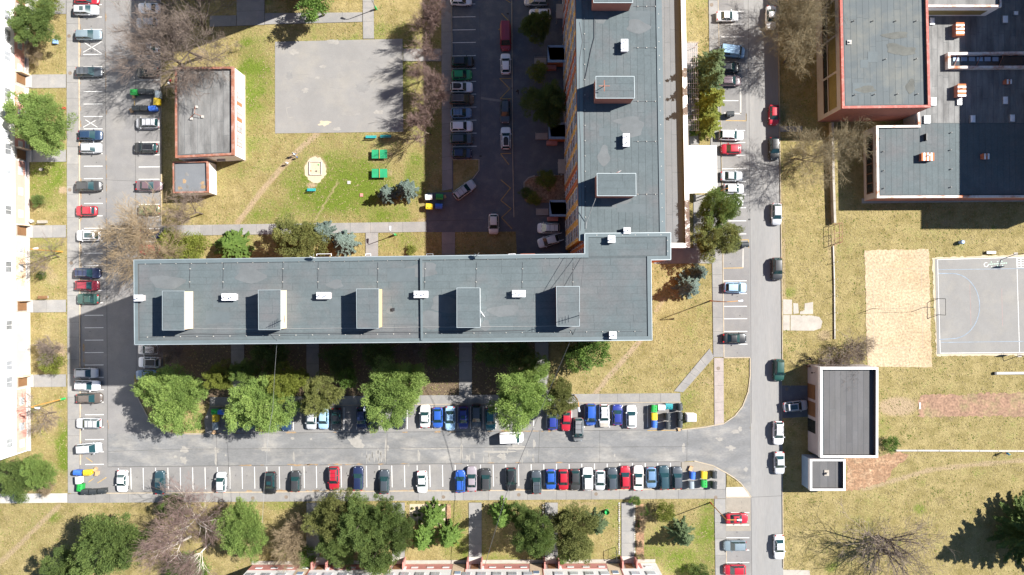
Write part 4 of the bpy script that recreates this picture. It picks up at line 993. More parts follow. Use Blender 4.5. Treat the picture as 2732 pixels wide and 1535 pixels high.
mb = MB().prism([a + d * 1.0, a + d * (Lx - 1.0), a + d * (Lx - 1.0) + Vector((-.06, 0, 0)), a + d * 1.0 + Vector((-.06, 0, 0))], 1.0, 3.2, 0, True); fr = mb.build('window_band', M_brownfr, lo)
for j in range(6):
    c0, c1 = a + d * (1.1 + (Lx - 2.2) * (j + .06) / 6), a + d * (1.1 + (Lx - 2.2) * (j + .94) / 6)
    MB().prism([c0, c1, c1 + Vector((-.075, 0, 0)), c0 + Vector((-.075, 0, 0))], 1.2, 3.0, 0, True).build('pane', M_windark, fr)
a2 = W(2341, 528, 4.4); b2 = W(2784, 526, 4.4); a2.z = b2.z = 0
MB().prism([a2, b2, b2 + Vector((0, -.05, 0)), a2 + Vector((0, -.05, 0))], .3, 3.9, 0, True).build('south_wall', M_redwall, lo)
slab('school_apron', [(2299, 530), (2740, 525), (2740, 538), (2299, 543)], M_conc, .08)
up, upp, updeck = block('school_upper_wing', 'raised school wing with white and ochre south wall at the top edge', 'building',
    [(2460, -150), (2668, -150), (2672, 18), (2462, 18)], 7.9, M_white, M_rust_wh, 0.3, 0.3, M_roof_grey, base_z=4.05)
a = W(2462, 18, 7.9); b = W(2672, 18, 7.9); a.z = b.z = 0
MB().prism([a + Vector((0, 0, 0)), b + Vector((-1.2, 0, 0)), b + Vector((-1.2, -.05, 0)), a + Vector((0, -.05, 0))], 4.6, 6.3, 0, True).build('panel', M_olive, up)
# light well in the low roof
pts = px([(2529, 140), (2760, 137), (2760, 182), (2530, 183)], 4.9); c = sum(pts, Vector()) / 4
root = wempty('light_well', (c.x, c.y, 4.05)); tag(root, 'long sunken light well edged by peeling white parapets on the school roof', 'light well')
mb = MB(); ring(mb, ccw(pts), inset(pts, .42), 4.9, 4.1, 4.04); mb.build('parapet', M_rust_wh, root)
ip = inset(pts, .4); obj('well_floor_shade', [(p.x, p.y, 4.1) for p in ip], [(0, 1, 2, 3)], M_windark, root)  # shallow floor; its black colour stands in for the shade of the well
for j in range(6):
    p = W(2551 + j * 21, 158, 4.2); MB().box(p.x - .5, p.x + .5, p.y - .35, p.y + .35, 4.12, 4.2).build('pane', M_wingl, root)
for j in range(3):
    p = W(2545 + j * 60, 160, 4.3); MB().tube((p.x, p.y - 1.1, 4.3), (p.x + .9, p.y + 1.1, 4.3), .06, n=5).build('beam', M_rust, root)
def skylight(label, u0, v0, u1, v1, m):
    pts = px([(u0, v0), (u1, v0), (u1, v1), (u0, v1)], 4.45); c = sum(pts, Vector()) / 4
    root = wempty('skylight', (c.x, c.y, 4.05)); tag(root, label, 'skylight', 'skylights of the low school roof')
    MB().prism(pts, 4.0, 4.35).build('upstand', M_steel, root)
    ip = inset(pts, .06); n = 4; V = [(p.x, p.y, 4.36) for p in ip] + [(p.x, p.y, 4.43) for p in inset(pts, .16)] + [(c.x, c.y, 4.48)]
    F = [(i, (i + 1) % 4, 4 + (i + 1) % 4, 4 + i) for i in range(4)] + [(4 + i, 4 + (i + 1) % 4, 8) for i in range(4)]
    obj('dome', V, F, m, root)
for lab, q in (('white skylight below the ochre wall, against the gym rim', (2482, 46, 2495, 65)), ('white skylight just east of the gym corner', (2485, 260, 2499, 281)), ('white skylight south of the gym corner', (2467, 308, 2483, 329)),
               ('white skylight under the lower striped chimney', (2555.5, 261, 2568, 280)), ('shaded skylight alone in the middle of the dark roof', (2590, 307, 2604, 327)), ('shaded skylight above the lower right corner pair', (2677, 257, 2691, 278)),
               ('shaded skylight nearest the right edge', (2695.5, 305, 2709.5, 325)), ('shaded skylight at the top right, larger of two', (2676, 41, 2691, 61)), ('small shaded skylight in the top right corner', (2706, 29, 2718.5, 40))):
    skylight(lab, *q, M_white_cap)
def chimney(label, u0, v0, u1, v1, hh, stripes, vertical=True):
    z0 = 4.05; zt = z0 + hh; pts = px([(u0, v0), (u1, v0), (u1, v1), (u0, v1)], zt); c = sum(pts, Vector()) / 4
    root = wempty('chimney', (c.x, c.y, z0)); tag(root, label, 'chimney')
    MB().prism(inset(pts, .06), z0 - .05, zt - .1).build('shaft', M_redwall, root)
    n = stripes
    for i in range(n):
        if vertical: q = [quadpt(pts, 0, i / n), quadpt(pts, 1, i / n), quadpt(pts, 1, (i + .93) / n), quadpt(pts, 0, (i + .93) / n)]
        else: q = [quadpt(pts, i / n, 0), quadpt(pts, (i + .93) / n, 0), quadpt(pts, (i + .93) / n, 1), quadpt(pts, i / n, 1)]
        MB().prism(q, zt - .1, zt + .02 * (i % 2), 0, True).build('cap_tile', (M_orange, M_white_cap)[i % 2], root)
    q = quadpt(pts, .5, .35); MB().tube((q.x, q.y, zt), (q.x, q.y, zt + .45), .09, n=8).build('pipe', M_steel, root)
chimney('orange and white striped chimney near the ochre wall', 2551, 60, 2573, 95, 1.15, 7)
chimney('orange and white striped chimney beside the light well, south of it', 2555.5, 224, 2577.5, 258, 1.15, 6)
chimney('orange and white chimney alone on the sunny south part of the low roof', 2459, 408, 2493, 429, .9, 7, False)
chimney('small red, white and blue chimney in the dark right part of the roof', 2682, 212, 2700, 224, .7, 4, False)
chimney('small blue and white chimney in the dark south part of the roof', 2621.5, 410, 2640, 425, .7, 4, False)
p = W(2467, 374, 4.1); tag(MB().box(p.x - .05, p.x + .35, p.y - .12, p.y, 4.06, 4.4).box(p.x - .1, p.x + .05, p.y - .12, p.y + 1.0, 4.06, 4.75).build('roof_frame', M_blackm), 'black L-shaped metal frame on the low school roof', 'frame')
# tall wing of the school, standing just outside the picture; its shade falls across the low roof
tw, _, _ = block('school_tower_wing', 'tall school wing at the right edge whose shadow crosses the low roof', 'building',
    [(1366 + (2737 - 1366) / .8483, 767.5 - (767.5 + 160) / .8483), (1366 + (2965 - 1366) / .8483, 767.5 - (767.5 + 160) / .8483), (1366 + (2965 - 1366) / .8483, 767.5 - (767.5 - 507) / .8483), (1366 + (2737 - 1366) / .8483, 767.5 - (767.5 - 507) / .8483)], 18.2, M_lilac, M_rust_wh, .3, .3, M_roof)
# block north of the picture whose shade falls on the top left lawn
def gpx(u, v, h): k = 1 - h / H; return (CU + (u - CU) / k, CV + (v - CV) / k)
nb_, _, _ = block('apartment_block', 'tall slab just beyond the top edge, shading the top left lawn', 'building',
    [gpx(734, -400, 25), gpx(884, -400, 25), gpx(884, -6, 25), gpx(734, -6, 25)], 25.0, M_cream, M_roof_rim, .6, .2, M_roof)

# --- pale block on the left edge
wb, wbp, _ = block('apartment_block', 'bright white apartment block with pink ground floor along the left edge', 'building',
    [gpx(-170, -200, 24), gpx(66.5, -200, 24), gpx(74.5, 1203, 24), gpx(-165, 1205, 24)], 24.0, M_white, M_roof_rim, .6, .2, M_roof)
def wx(v): return 66.5 + 8 * (v + 200) / 1403
def wall_panel(root, name, m, v0, v1, z0, z1, t=.05):
    a, b = W(wx(v0), v0), W(wx(v1), v1); o = Vector((t, 0, 0))
    return MB().prism([a, b, b + o, a + o], z0, z1, 0, True).build(name, m, root)
secs = [(-100, -22, M_pink), (40, 198, M_pink), (237, 399, M_pink), (434, 600, M_pink), (636, 799, M_cream), (835, 998, M_cream), (1034, 1200, M_pink)]
for v0, v1, m in secs: wall_panel(wb, 'ground_floor_panel', m, v0, v1, .35, 2.75)
for v0, v1 in ((-22, 40), (198, 237), (399, 434), (600, 636), (799, 835), (998, 1034)):
    wall_panel(wb, 'entrance_recess', M_conc, v0 + 2, v1 - 2, 0, 2.7, .02)
    vm = (v0 + v1) / 2; p = W(wx(vm), vm); MB().box(p.x, p.x + .12, p.y - .75, p.y + .75, .1, 2.3).build('door', M_brownwood, wb)
    MB().box(p.x, p.x + 1.0, p.y + .9, p.y + 1.1, 0, 2.6).build('side_wall', M_cream, wb)
    MB().box(p.x + .1, p.x + 1.1, p.y - 1.1, p.y + .9, 0, .25).build('step', M_conc_lt, wb)
M_winmid = mat('window_grey', (.19, .20, .21), .2, .3, .8, obj_var=.4)
def side_win(v, z, w, h, n, key, gl, m=None, name='window'):
    p = W(wx(v), v); return shared(name, win_mesh(w, h, n, key, gl, m), wb, (p.x + .06, p.y, z), math.pi / 2)
for k, v in enumerate((40, 95, 150, 197, 248, 302, 358, 398, 452, 504, 561, 606, 661, 712, 764, 812, 868, 920, 975, 1020, 1076, 1128, 1182)):
    gv_ = 767.5 + (v - 767.5) * .963
    side_win(gv_, 3.75, 1.6 + .3 * (k % 2), 1.45, 2, ('c', 'd', 'e')[k % 3], (M_wincur, M_winmid, M_wincur)[k % 3])
    side_win(gv_, 6.6, 1.6, 1.45, 2, 'c', M_wincur)
for k, v in enumerate((47, 120, 180, 262, 300, 340, 385, 455, 510, 570, 665, 715, 775, 880, 925, 985, 1072, 1140, 1185)):
    side_win(767.5 + (v - 767.5) * .983, 1.0, 1.3, 1.0, 1, 'g', M_wincur)
slab('apron_west', [(69, -60), (76, -60), (83, 1203), (76, 1204)], M_conc_lt, .12)

# --- pink and white block along the bottom edge
sb, sbp, _ = block('apartment_block', 'pink and white apartment block along the bottom edge', 'building',
    [gpx(674, 1507, 24), gpx(1750, 1502.5, 24), gpx(1752, 1720, 24), gpx(676, 1722, 24)], 24.0, M_white, M_roof_rim, .6, .2, M_roof)
def sy(u): return 1507 - 4.5 * (u - 674) / 1076
def s_panel(name, m, u0, u1, z0, z1, t=.05, root=sb):
    a, b = W(u0, sy(u0)), W(u1, sy(u1)); o = Vector((0, t, 0))
    return MB().prism([a, b, b + o, a + o], z0, z1, 0, True).build(name, m, root)
doors = [(844, 878), (1047, 1080), (1251, 1285), (1454, 1488), (1658, 1692)]
prev = 674
for u0, u1 in doors + [(1750, 1750)]:
    s_panel('ground_floor_panel', M_pinkred, prev + 1, max(prev + 2, u0 - 42), .2, 2.35)
    if u0 < 1700:
        s_panel('ground_floor_panel', M_cream, u0 - 41, u0 - 9, .2, 5.2)
        s_panel('brown_strip', M_redwall, u0 - 8.5, u0 - 6, .2, 20, .09)
        s_panel('ground_floor_panel', M_pinkred, u0 - 5.5, u0, .2, 2.35)
        s_panel('entrance_recess', M_conc, u0 + .5, u1 - .5, 0, 2.4, .02)
        p = W((u0 + u1) / 2, sy(u0)); MB().box(p.x - 1.1, p.x + 1.1, p.y + .02, p.y + 1.3, 0, .3).build('step', M_conc_lt, sb)
        MB().box(p.x - .6, p.x + .6, p.y, p.y + .1, .3, 2.3).build('door', M_brownwood, sb)
        a = W(u0 - 2, sy(u0)); MB().box(a.x - .12, a.x + .1, a.y + .05, a.y + 1.3, 0, 2.5).build('side_wall', M_pinkred, sb)
        q = W(u1 + 1, sy(u1)); MB().box(q.x - .1, q.x + .12, q.y + .05, q.y + 1.3, 0, 2.5).build('side_wall', M_pinkred, sb)
        s_panel('end_cream', M_white, u1 + 1, u1 + 8, 1.3, 2.36, .12)
        q = W(u0 - 25, sy(u0)); shared('window', win_mesh(1.1, 1.3, 1, 'st', M_wingl), sb, (q.x, q.y + .06, 3.3), math.pi)
    prev = u1
for k in range(26):
    u = 700 + k * 41.0
    if any(a - 20 < u < b + 6 for a, b in doors): continue
    q = W(u, sy(u)); shared('window', win_mesh(1.15, .55, 1, 'bs', M_wincur), sb, (q.x, q.y + .06, 1.35), math.pi)
for k in range(27):
    u = 694 + k * 39.6
    if any(a - 44 < u < a - 5 for a, b in doors): continue
    q = W(u, sy(u)); shared('window', win_mesh(1.5, 1.4, 2, 'up', M_wincur), sb, (q.x, q.y + .06, 3.7), math.pi)
slab('apron_south', [(672, 1497), (1748, 1492), (1748, 1501), (672, 1506)], M_conc, .1)

# ------------------------------------------------------------------ vehicles
CAR = {   # L, W, H, hood height, cabin: windscreen base x, roof front, roof rear, rear glass base (fractions of L from the middle), belt z
    'hatchback': dict(L=4.10, W=1.76, H=1.48, hood=.90, tail=1.02, w0=.250, w1=.055, r1=-.335, r0=-.455, belt=.92),
    'estate': dict(L=4.50, W=1.80, H=1.50, hood=.88, tail=1.02, w0=.225, w1=.045, r1=-.400, r0=-.480, belt=.92),
    'saloon': dict(L=4.50, W=1.78, H=1.44, hood=.86, tail=.95, w0=.215, w1=.045, r1=-.185, r0=-.350, belt=.90),
    'suv': dict(L=4.45, W=1.84, H=1.66, hood=1.02, tail=1.10, w0=.240, w1=.075, r1=-.375, r0=-.470, belt=1.04),
    'minivan': dict(L=4.45, W=1.82, H=1.68, hood=.98, tail=1.08, w0=.305, w1=.105, r1=-.405, r0=-.480, belt=1.00),
    'van': dict(L=4.80, W=1.92, H=1.95, hood=1.08, tail=1.15, w0=.345, w1=.20, r1=-.470, r0=-.495, belt=1.10),
}
def car_meshes(kind):
    c = CAR[kind]; L, Wd, Hh = c['L'], c['W'], c['H']; hw = Wd / 2
    st = [(.500, .50, .32, .56), (.492, .68, .26, .64), (.470, .82, .22, .72), (.435, .92, .19, .80 if c['hood'] < 1 else .90), (.38, .97, .18, lerp(c['hood'], .8, .25)), (.30, 1.0, .18, c['hood']), (c['w0'], 1.0, .18, c['belt']),
          (0.0, 1.0, .18, c['belt']), (-.20, 1.0, .18, c['belt']), (-.34, .99, .18, c['belt'] if kind != 'saloon' else c['tail']), (-.42, .96, .19, c['tail'] - .02), (-.465, .90, .22, c['tail'] - .06), (-.488, .80, .28, c['tail'] - .14), (-.5, .64, .34, c['tail'] - .28)]
    V = []; F = []
    for x, w, zb, zt in st:
        w = w * hw; m = (zb + zt) / 2
        half = [(0, zb), (w * .84, zb), (w * .985, zb + .10), (w, m - .02), (w * .985, m + (zt - m) * .6), (w * .93, zt - .03), (w * .80, zt), (0, zt + .025)]
        ring_ = half + [(-y, z) for y, z in half[-2:0:-1]]
        V += [(x * L, y, z) for y, z in ring_]
    n = 14
    for s in range(len(st) - 1):
        for k in range(n):
            F.append((s * n + k, s * n + (k + 1) % n, (s + 1) * n + (k + 1) % n, (s + 1) * n + k))
    F.append(tuple(range(n))); F.append(tuple(reversed(range((len(st) - 1) * n, len(st) * n))))
    bm = bmesh.new()
    # cabin
    zb, zr = c['belt'] - .06, Hh
    by, ry = hw * .93, hw * (.67 if kind not in ('van',) else .82)
    bx0, bx1, tx0, tx1 = c['w0'] * L, c['r0'] * L, c['w1'] * L, c['r1'] * L
    base = [(bx0, -by * .94, zb), (bx0, by * .94, zb), (bx1, by * .92, zb), (bx1, -by * .92, zb)]
    top = [(tx0, -ry * .96, zr - .05), (tx0, ry * .96, zr - .05), (tx1, ry * .94, zr - .04), (tx1, -ry * .94, zr - .04)]
    bv = [bm.verts.new(p) for p in base + top]
    for f in ((3, 2, 1, 0), (4, 5, 6, 7), (0, 1, 5, 4), (1, 2, 6, 5), (2, 3, 7, 6), (3, 0, 4, 7)): bm.faces.new([bv[i] for i in f])
    bmesh.ops.recalc_face_normals(bm, faces=bm.faces)
    ed = [e for e in bm.edges if not all(v.co.z < zb + .01 for v in e.verts)]
    bmesh.ops.bevel(bm, geom=ed, offset=.075, segments=3, affect='EDGES', profile=.6)
    # gently crowned roof
    for v in bm.verts:
        if v.co.z > zr - .12: v.co.z += .04 * (1 - (v.co.y / ry) ** 2)
    bm.verts.ensure_lookup_table(); off = len(V)
    V += [tuple(v.co) for v in bm.verts]; F += [tuple(off + v.index for v in f.verts) for f in bm.faces]
    bm.free()
    body = mesh_data('body', V, F, (M_white,), smooth=True)
    for p in body.polygons:
        if abs(p.normal.x) > .96 and p.area > .2: p.use_smooth = False
    def pane(a, b, cc, d, m0=.10, m1=.10, off_=.012):
        a, b, cc, d = map(Vector, (a, b, cc, d))  # bottom a->b, top d->cc
        def pt(s, t): return lerp(lerp(a, b, s), lerp(d, cc, s), t)
        nrm = (b - a).cross(d - a).normalized() * off_
        N = 4; P_ = []
        for j in range(3):
            for i in range(N + 1):
                s = m0 + (1 - 2 * m0) * i / N; t = m1 + (1 - 2 * m1) * j / 2
                P_.append(pt(s, t) + nrm * (1 + .9 * (1 - (2 * i / N - 1) ** 2)))
        Fp = [(j * (N + 1) + i, j * (N + 1) + i + 1, (j + 1) * (N + 1) + i + 1, (j + 1) * (N + 1) + i) for j in range(2) for i in range(N)]
        return P_, Fp
    b, t = base, top
    out = {'body': body}
    out['windscreen'] = mesh_data('windscreen', *pane(b[0], b[1], t[1], t[0], .03, .05), (M_glass,), smooth=True)
    out['rear_window'] = mesh_data('rear_window', *pane(b[2], b[3], t[3], t[2], .05, .08), (M_glass,), smooth=True)
    for nm, (p0, p1, p2, p3) in (('side_l', (b[1], b[2], t[2], t[1])), ('side_r', (b[3], b[0], t[0], t[3]))):
        p0, p1, p2, p3 = map(Vector, (p0, p1, p2, p3)); mbm, mtm = lerp(p0, p1, .52), lerp(p3, p2, .48)
        out[nm + '1'] = mesh_data('side_window', *pane(p0, mbm, mtm, p3, .06, .10), (M_glass,))
        out[nm + '2'] = mesh_data('side_window', *pane(mbm, p1, p2, mtm, .05, .10), (M_glass,))
    r = .32; mb = MB()
    for rr, y0, y1, m in ((r, -.1, .1, 0), (r * .64, -.108, .108, 1)): mb.tube((0, y0, 0), (0, y1, 0), rr, n=16, m=m)
    out['wheel'] = mb.data('wheel', (M_tyre, M_rim))
    mb = MB(); x = L * .5
    hl = [(x * .965, hw * .50, .64), (x * .915, hw * .78, .68), (x * .82, hw * .90, .74), (x * .86, hw * .68, .765), (x * .935, hw * .48, .72)]
    out['headlight'] = mesh_data('headlight', [(p[0] + .015, p[1], p[2] + .03) for p in hl] + [(p[0] - .05, p[1] - .02, p[2] - .08) for p in hl], [(0, 1, 2, 3, 4), (0, 5, 6, 1), (1, 6, 7, 2), (2, 7, 8, 3), (3, 8, 9, 4), (4, 9, 5, 0)], (M_head,))
    mb = MB(); mb.box(-L * .495, -L * .5 + .22, hw * .56, hw * .84, .74, .93); out['tail_light'] = mb.data('tail_light', (M_tail,))
    mb = MB(); mb.add([(.0, 0, 0), (-.16, .02, 0), (-.14, .20, .02), (-.01, .19, .02), (.0, 0, .10), (-.16, .02, .11), (-.14, .20, .13), (-.01, .19, .12)], BOXF)
    out['mirror'] = mb.data('wing_mirror', (M_white,))
    mb = MB(); mb.box(-L * .5 - .004, -L * .5 + .14, -hw * .72, hw * .72, .30, .46); out['trim'] = mb.data('rear_bumper', (M_trim,)); mb = MB(); mb.box(L * .5 - .10, L * .5 + .004, -hw * .55, hw * .55, .30, .44); out['trim_f'] = mb.data('front_grille', (M_trim,))
    out['dim'] = (L, Wd, Hh, hw, zr, ry, bx0, tx0, tx1, c['belt'])
    return out
CM = {k: car_meshes(k) for k in CAR}
PAINT = {'white': (.72, .72, .73), 'cream white': (.66, .62, .57), 'silver': (.40, .41, .43), 'grey': (.16, .165, .17), 'blue-grey': (.155, .20, .23), 'slate': (.045, .055, .068), 'black': (.012, .013, .015),
         'charcoal': (.035, .036, .038), 'navy': (.012, .020, .060), 'dark blue': (.018, .040, .085), 'blue': (.018, .075, .33), 'royal blue': (.018, .032, .20), 'light blue': (.27, .42, .58), 'steel blue': (.11, .19, .31),
         'teal': (.012, .11, .13), 'dark green': (.012, .055, .045), 'bright green': (.01, .22, .07), 'olive': (.12, .14, .06), 'red': (.34, .012, .026), 'dark red': (.22, .012, .028), 'brown': (.085, .068, .058), 'mauve': (.24, .21, .235), 'plum': (.12, .08, .09), 'dark teal': (.02, .05, .065)}
HEAD = {'R': 0.0, 'U': 90.0, 'L': 180.0, 'D': -90.0}
ORD = ['first', 'second', 'third', 'fourth', 'fifth', 'sixth', 'seventh', 'eighth', 'ninth', 'tenth', 'eleventh', 'twelfth', 'thirteenth', 'fourteenth', 'fifteenth', 'sixteenth', 'seventeenth', 'eighteenth', 'nineteenth', 'twentieth',
       'twenty-first', 'twenty-second', 'twenty-third', 'twenty-fourth', 'twenty-fifth']
rc = random.Random(21)
def car(u, v, head, colour, kind, lpx, label, group, extra='', tilt=0.0):
    cm = CM[kind]; L, Wd, Hh, hw, zr, ry, bx0, tx0, tx1, belt = cm['dim']
    p = W(u, v, .75); m = paint(colour.replace(' ', '_'), PAINT[colour])
    root = empty('parked_car' if kind != 'van' else 'parked_van', (p.x, p.y, 0.0), math.radians(HEAD[head] + tilt + rc.uniform(-1.2, 1.2)))
    k = max(.86, min(1.14, lpx / 15.35 / L)); root.scale = (k, 1, 1)
    tag(root, label, 'car' if kind != 'van' else 'van', group)
    shared('body', cm['body'], root, mat=m)
    shared('windscreen', cm['windscreen'], root); shared('rear_window', cm['rear_window'], root)
    if not (kind == 'van'):
        for s in ('side_l1', 'side_l2', 'side_r1', 'side_r2'): shared('side_window', cm[s], root)
    else:
        for s in ('side_l1', 'side_r1'): shared('side_window', cm[s], root)
    for sx in (.30, -.30):
        for sy_ in (1, -1): shared('wheel', cm['wheel'], root, (sx * L, sy_ * (hw - .085), .32))
    for sy_ in (1, -1):
        shared('headlight', cm['headlight'], root, scale=(1, sy_, 1)); shared('tail_light', cm['tail_light'], root, scale=(1, sy_, 1))
        shared('wing_mirror', cm['mirror'], root, (bx0 - .22, sy_ * (hw * .93), belt), scale=(1, sy_, 1), mat=m)
    shared('rear_bumper', cm['trim'], root); shared('front_grille', cm['trim_f'], root)
    cx = (tx0 + tx1) / 2; rl = tx0 - tx1
    if 's' in extra: MB().box(cx + rl * .02, cx + rl * .36, -ry * .6, ry * .6, zr + .018, zr + .034).build('sunroof', M_glass, root)
    if 'p' in extra: MB().box(cx - rl * .34, cx + rl * .40, -ry * .68, ry * .68, zr + .006, zr + .034).build('glass_roof', M_glass, root)
    if 'k' in extra: MB().box(cx - rl * .46, cx + rl * .46, -ry * .86, ry * .86, zr - .06, zr + .036).build('black_roof', M_trim, root)
    if 'r' in extra:
        for sy_ in (1, -1): MB().box(cx - rl * .42, cx + rl * .42, sy_ * ry * .86 - .02, sy_ * ry * .86 + .02, zr - .01, zr + .06).build('roof_rail', M_steel, root)
        for sx in (.2, -.22): MB().box(cx + rl * sx - .025, cx + rl * sx + .025, -ry * .86, ry * .86, zr + .055, zr + .08).build('roof_bar', M_trim, root)
    if 'b' in extra:
        mb = MB(); q = [(cx - rl * .42, -.42), (cx + rl * .22, -.42), (cx + rl * .40, -.2), (cx + rl * .40, .2), (cx + rl * .22, .42), (cx - rl * .42, .42)]
        mb.prism(q, zr + .1, zr + .30).prism(inset(q, .06), zr + .30, zr + .38).build('roof_box', M_trim, root)
    if 'h' in extra: MB().box(L * .30, L * .47, -hw * .8, hw * .8, .84, .915).build('grey_bonnet', M_conc, root)
    return root
def row(cars, rowname, frm, group, where='parked in'):
    for i, c in enumerate(cars):
        u, v, hd, col, kind, lp = c[:6]; ex = c[6] if len(c) > 6 else ''; ti = c[7] if len(c) > 7 else 0
        rank = ORD[i] + ' from the ' + frm
        feat = {'s': ' with sunroof', 'p': ' with glass roof', 'k': ' with black roof', 'b': ' with roof box'}.get(ex[:1], '')
        car(u, v, hd, col, kind, lp, f'{col} {kind}{feat}, {rank} in {rowname}', group, ex, ti)
row([(231, -2, 'R', 'red', 'hatchback', 64), (229.5, 26.7, 'R', 'silver', 'estate', 66, 's'), (235.6, 93, 'R', 'blue-grey', 'estate', 69), (238, 192, 'R', 'slate', 'estate', 70, 'r'), (240.5, 361, 'R', 'dark blue', 'hatchback', 63), (242, 395, 'R', 'silver', 'hatchback', 57),
     (237, 497, 'R', 'charcoal', 'suv', 68), (229.5, 563, 'L', 'red', 'hatchback', 57), (235, 629, 'L', 'white', 'suv', 65, 'p'), (233.6, 729, 'R', 'navy', 'estate', 69, 'r'), (232, 762, 'R', 'dark red', 'hatchback', 62), (233.6, 798, 'L', 'dark green', 'saloon', 59),
     (229.5, 996, 'R', 'silver', 'hatchback', 63), (232.5, 1029, 'R', 'white', 'estate', 67, 'r'), (238, 1063, 'R', 'brown', 'hatchback', 68), (235.6, 1130, 'L', 'silver', 'estate', 68, 'r'), (237.4, 1196.5, 'R', 'silver', 'minivan', 66, '', 5)], 'the left parking row', 'top', 'cars in the left parking row')
row([(397, 22, 'L', 'white', 'saloon', 60), (392, 61, 'L', 'silver', 'hatchback', 60), (396, 127, 'L', 'silver', 'saloon', 60), (393, 193, 'L', 'black', 'hatchback', 60), (393, 329, 'L', 'silver', 'minivan', 63, 'r'), (388, 394.5, 'L', 'black', 'estate', 64, 'r'),
     (397, 496, 'R', 'plum', 'saloon', 69), (397, 560, 'L', 'olive', 'hatchback', 58), (404, 625, 'R', 'navy', 'hatchback', 58), (398, 664, 'L', 'red', 'hatchback', 58), (396, 933, 'L', 'cream white', 'hatchback', 58), (398, 966.6, 'L', 'white', 'suv', 60, 'k'), (391, 1001, 'L', 'steel blue', 'saloon', 58)],
    'bays right of west lane', 'top', 'cars in the bays right of the west lane')
row([(325.5, 1284.5, 'D', 'white', 'saloon', 58), (426.3, 1287.7, 'U', 'dark teal', 'saloon', 62), (589.6, 1287, 'U', 'silver', 'hatchback', 53), (721.6, 1289.5, 'D', 'black', 'suv', 60, 's'), (788.3, 1284.7, 'U', 'charcoal', 'hatchback', 55), (891, 1277, 'D', 'red', 'estate', 63, 'r'),
     (955, 1277, 'U', 'navy', 'estate', 64), (1025.5, 1286, 'U', 'slate', 'hatchback', 64), (1126, 1286.6, 'D', 'white', 'saloon', 54), (1228, 1285, 'U', 'blue', 'hatchback', 59), (1258.6, 1278.5, 'U', 'mauve', 'saloon', 67), (1296, 1280, 'U', 'charcoal', 'suv', 59),
     (1364, 1279.7, 'D', 'black', 'estate', 62), (1431, 1287, 'U', 'slate', 'estate', 62, 'r'), (1469.5, 1280, 'D', 'blue', 'hatchback', 54), (1503, 1281, 'D', 'red', 'hatchback', 56), (1534.5, 1280.8, 'D', 'charcoal', 'hatchback', 57), (1568, 1278.7, 'U', 'white', 'suv', 61),
     (1601, 1282, 'D', 'silver', 'hatchback', 55), (1633.7, 1278, 'U', 'slate', 'estate', 59), (1668, 1274.6, 'U', 'red', 'hatchback', 61), (1703, 1276, 'U', 'cream white', 'saloon', 66), (1737.6, 1275, 'D', 'steel blue', 'hatchback', 56), (1771.8, 1275, 'U', 'dark teal', 'estate', 64), (1807, 1275.6, 'U', 'slate', 'estate', 59)],
    'the long lower row', 'left', 'cars in the long lower row')
row([(630, 1122, 'D', 'navy', 'hatchback', 60), (665, 1116, 'D', 'teal', 'hatchback', 58), (697, 1122, 'D', 'red', 'hatchback', 60), (730, 1122, 'D', 'dark blue', 'hatchback', 60), (763.6, 1121, 'D', 'dark blue', 'saloon', 60), (830.7, 1119, 'D', 'silver', 'hatchback', 56), (863, 1118, 'D', 'light blue', 'hatchback', 56), (897, 1119, 'D', 'black', 'saloon', 58),
     (964, 1117, 'D', 'navy', 'hatchback', 60), (997.8, 1116, 'D', 'black', 'hatchback', 60), (1069, 1116, 'D', 'charcoal', 'saloon', 60), (1134, 1111, 'U', 'white', 'saloon', 60), (1167.8, 1115, 'D', 'blue', 'hatchback', 55), (1201, 1117, 'D', 'light blue', 'saloon', 65), (1236, 1115, 'D', 'royal blue', 'hatchback', 61, 's'),
     (1271, 1112, 'D', 'slate', 'estate', 65), (1308.6, 1119, 'D', 'teal', 'hatchback', 60), (1474.6, 1118, 'U', 'royal blue', 'hatchback', 58), (1511, 1120, 'D', 'red', 'saloon', 62), (1576, 1107, 'D', 'blue', 'minivan', 50), (1612, 1110, 'D', 'white', 'estate', 61, 'rh'), (1647, 1107, 'U', 'royal blue', 'hatchback', 53), (1684.5, 1112, 'U', 'white', 'hatchback', 61)],
    'the row under the big trees', 'left', 'cars in the row under the big trees')
car(1543, 1147, 'D', 'grey', 'minivan', 64, 'grey minivan nosing out of the tree row onto the road', None, 'r')
car(1364, 1168, 'R', 'white', 'van', 65, 'white van driving along the lower road', None, tilt=3)
row([(1230, 0, 'R', 'white', 'hatchback', 58), (1234.5, 165, 'R', 'black', 'suv', 61), (1232, 199.7, 'R', 'bright green', 'hatchback', 55), (1231.7, 233, 'R', 'white', 'estate', 58, 'b'), (1232, 265, 'R', 'brown', 'minivan', 65, 'r'), (1230, 301.7, 'R', 'steel blue', 'hatchback', 57, 'r'), (1231.7, 337.6, 'R', 'white', 'suv', 60), (1231.7, 371.5, 'R', 'slate', 'suv', 63), (1232, 409.7, 'R', 'navy', 'hatchback', 55)],
    'the shaded courtyard bays', 'top', 'cars in the shaded courtyard bays')
car(1348.8, 97.6, 'D', 'dark red', 'van', 76, 'dark red van at the head of the courtyard kerb line', 'cars along the courtyard kerb')
car(1349, 170, 'U', 'white', 'hatchback', 56, 'white hatchback behind the dark red van in the courtyard', 'cars along the courtyard kerb')
car(1348, 298, 'D', 'slate', 'estate', 63, 'dark estate between two yellow zigzags in the courtyard', 'cars along the courtyard kerb')
car(1349.6, 368.5, 'U', 'white', 'estate', 60, 'white estate with dark roof box by the courtyard kerb', 'cars along the courtyard kerb', 'b')
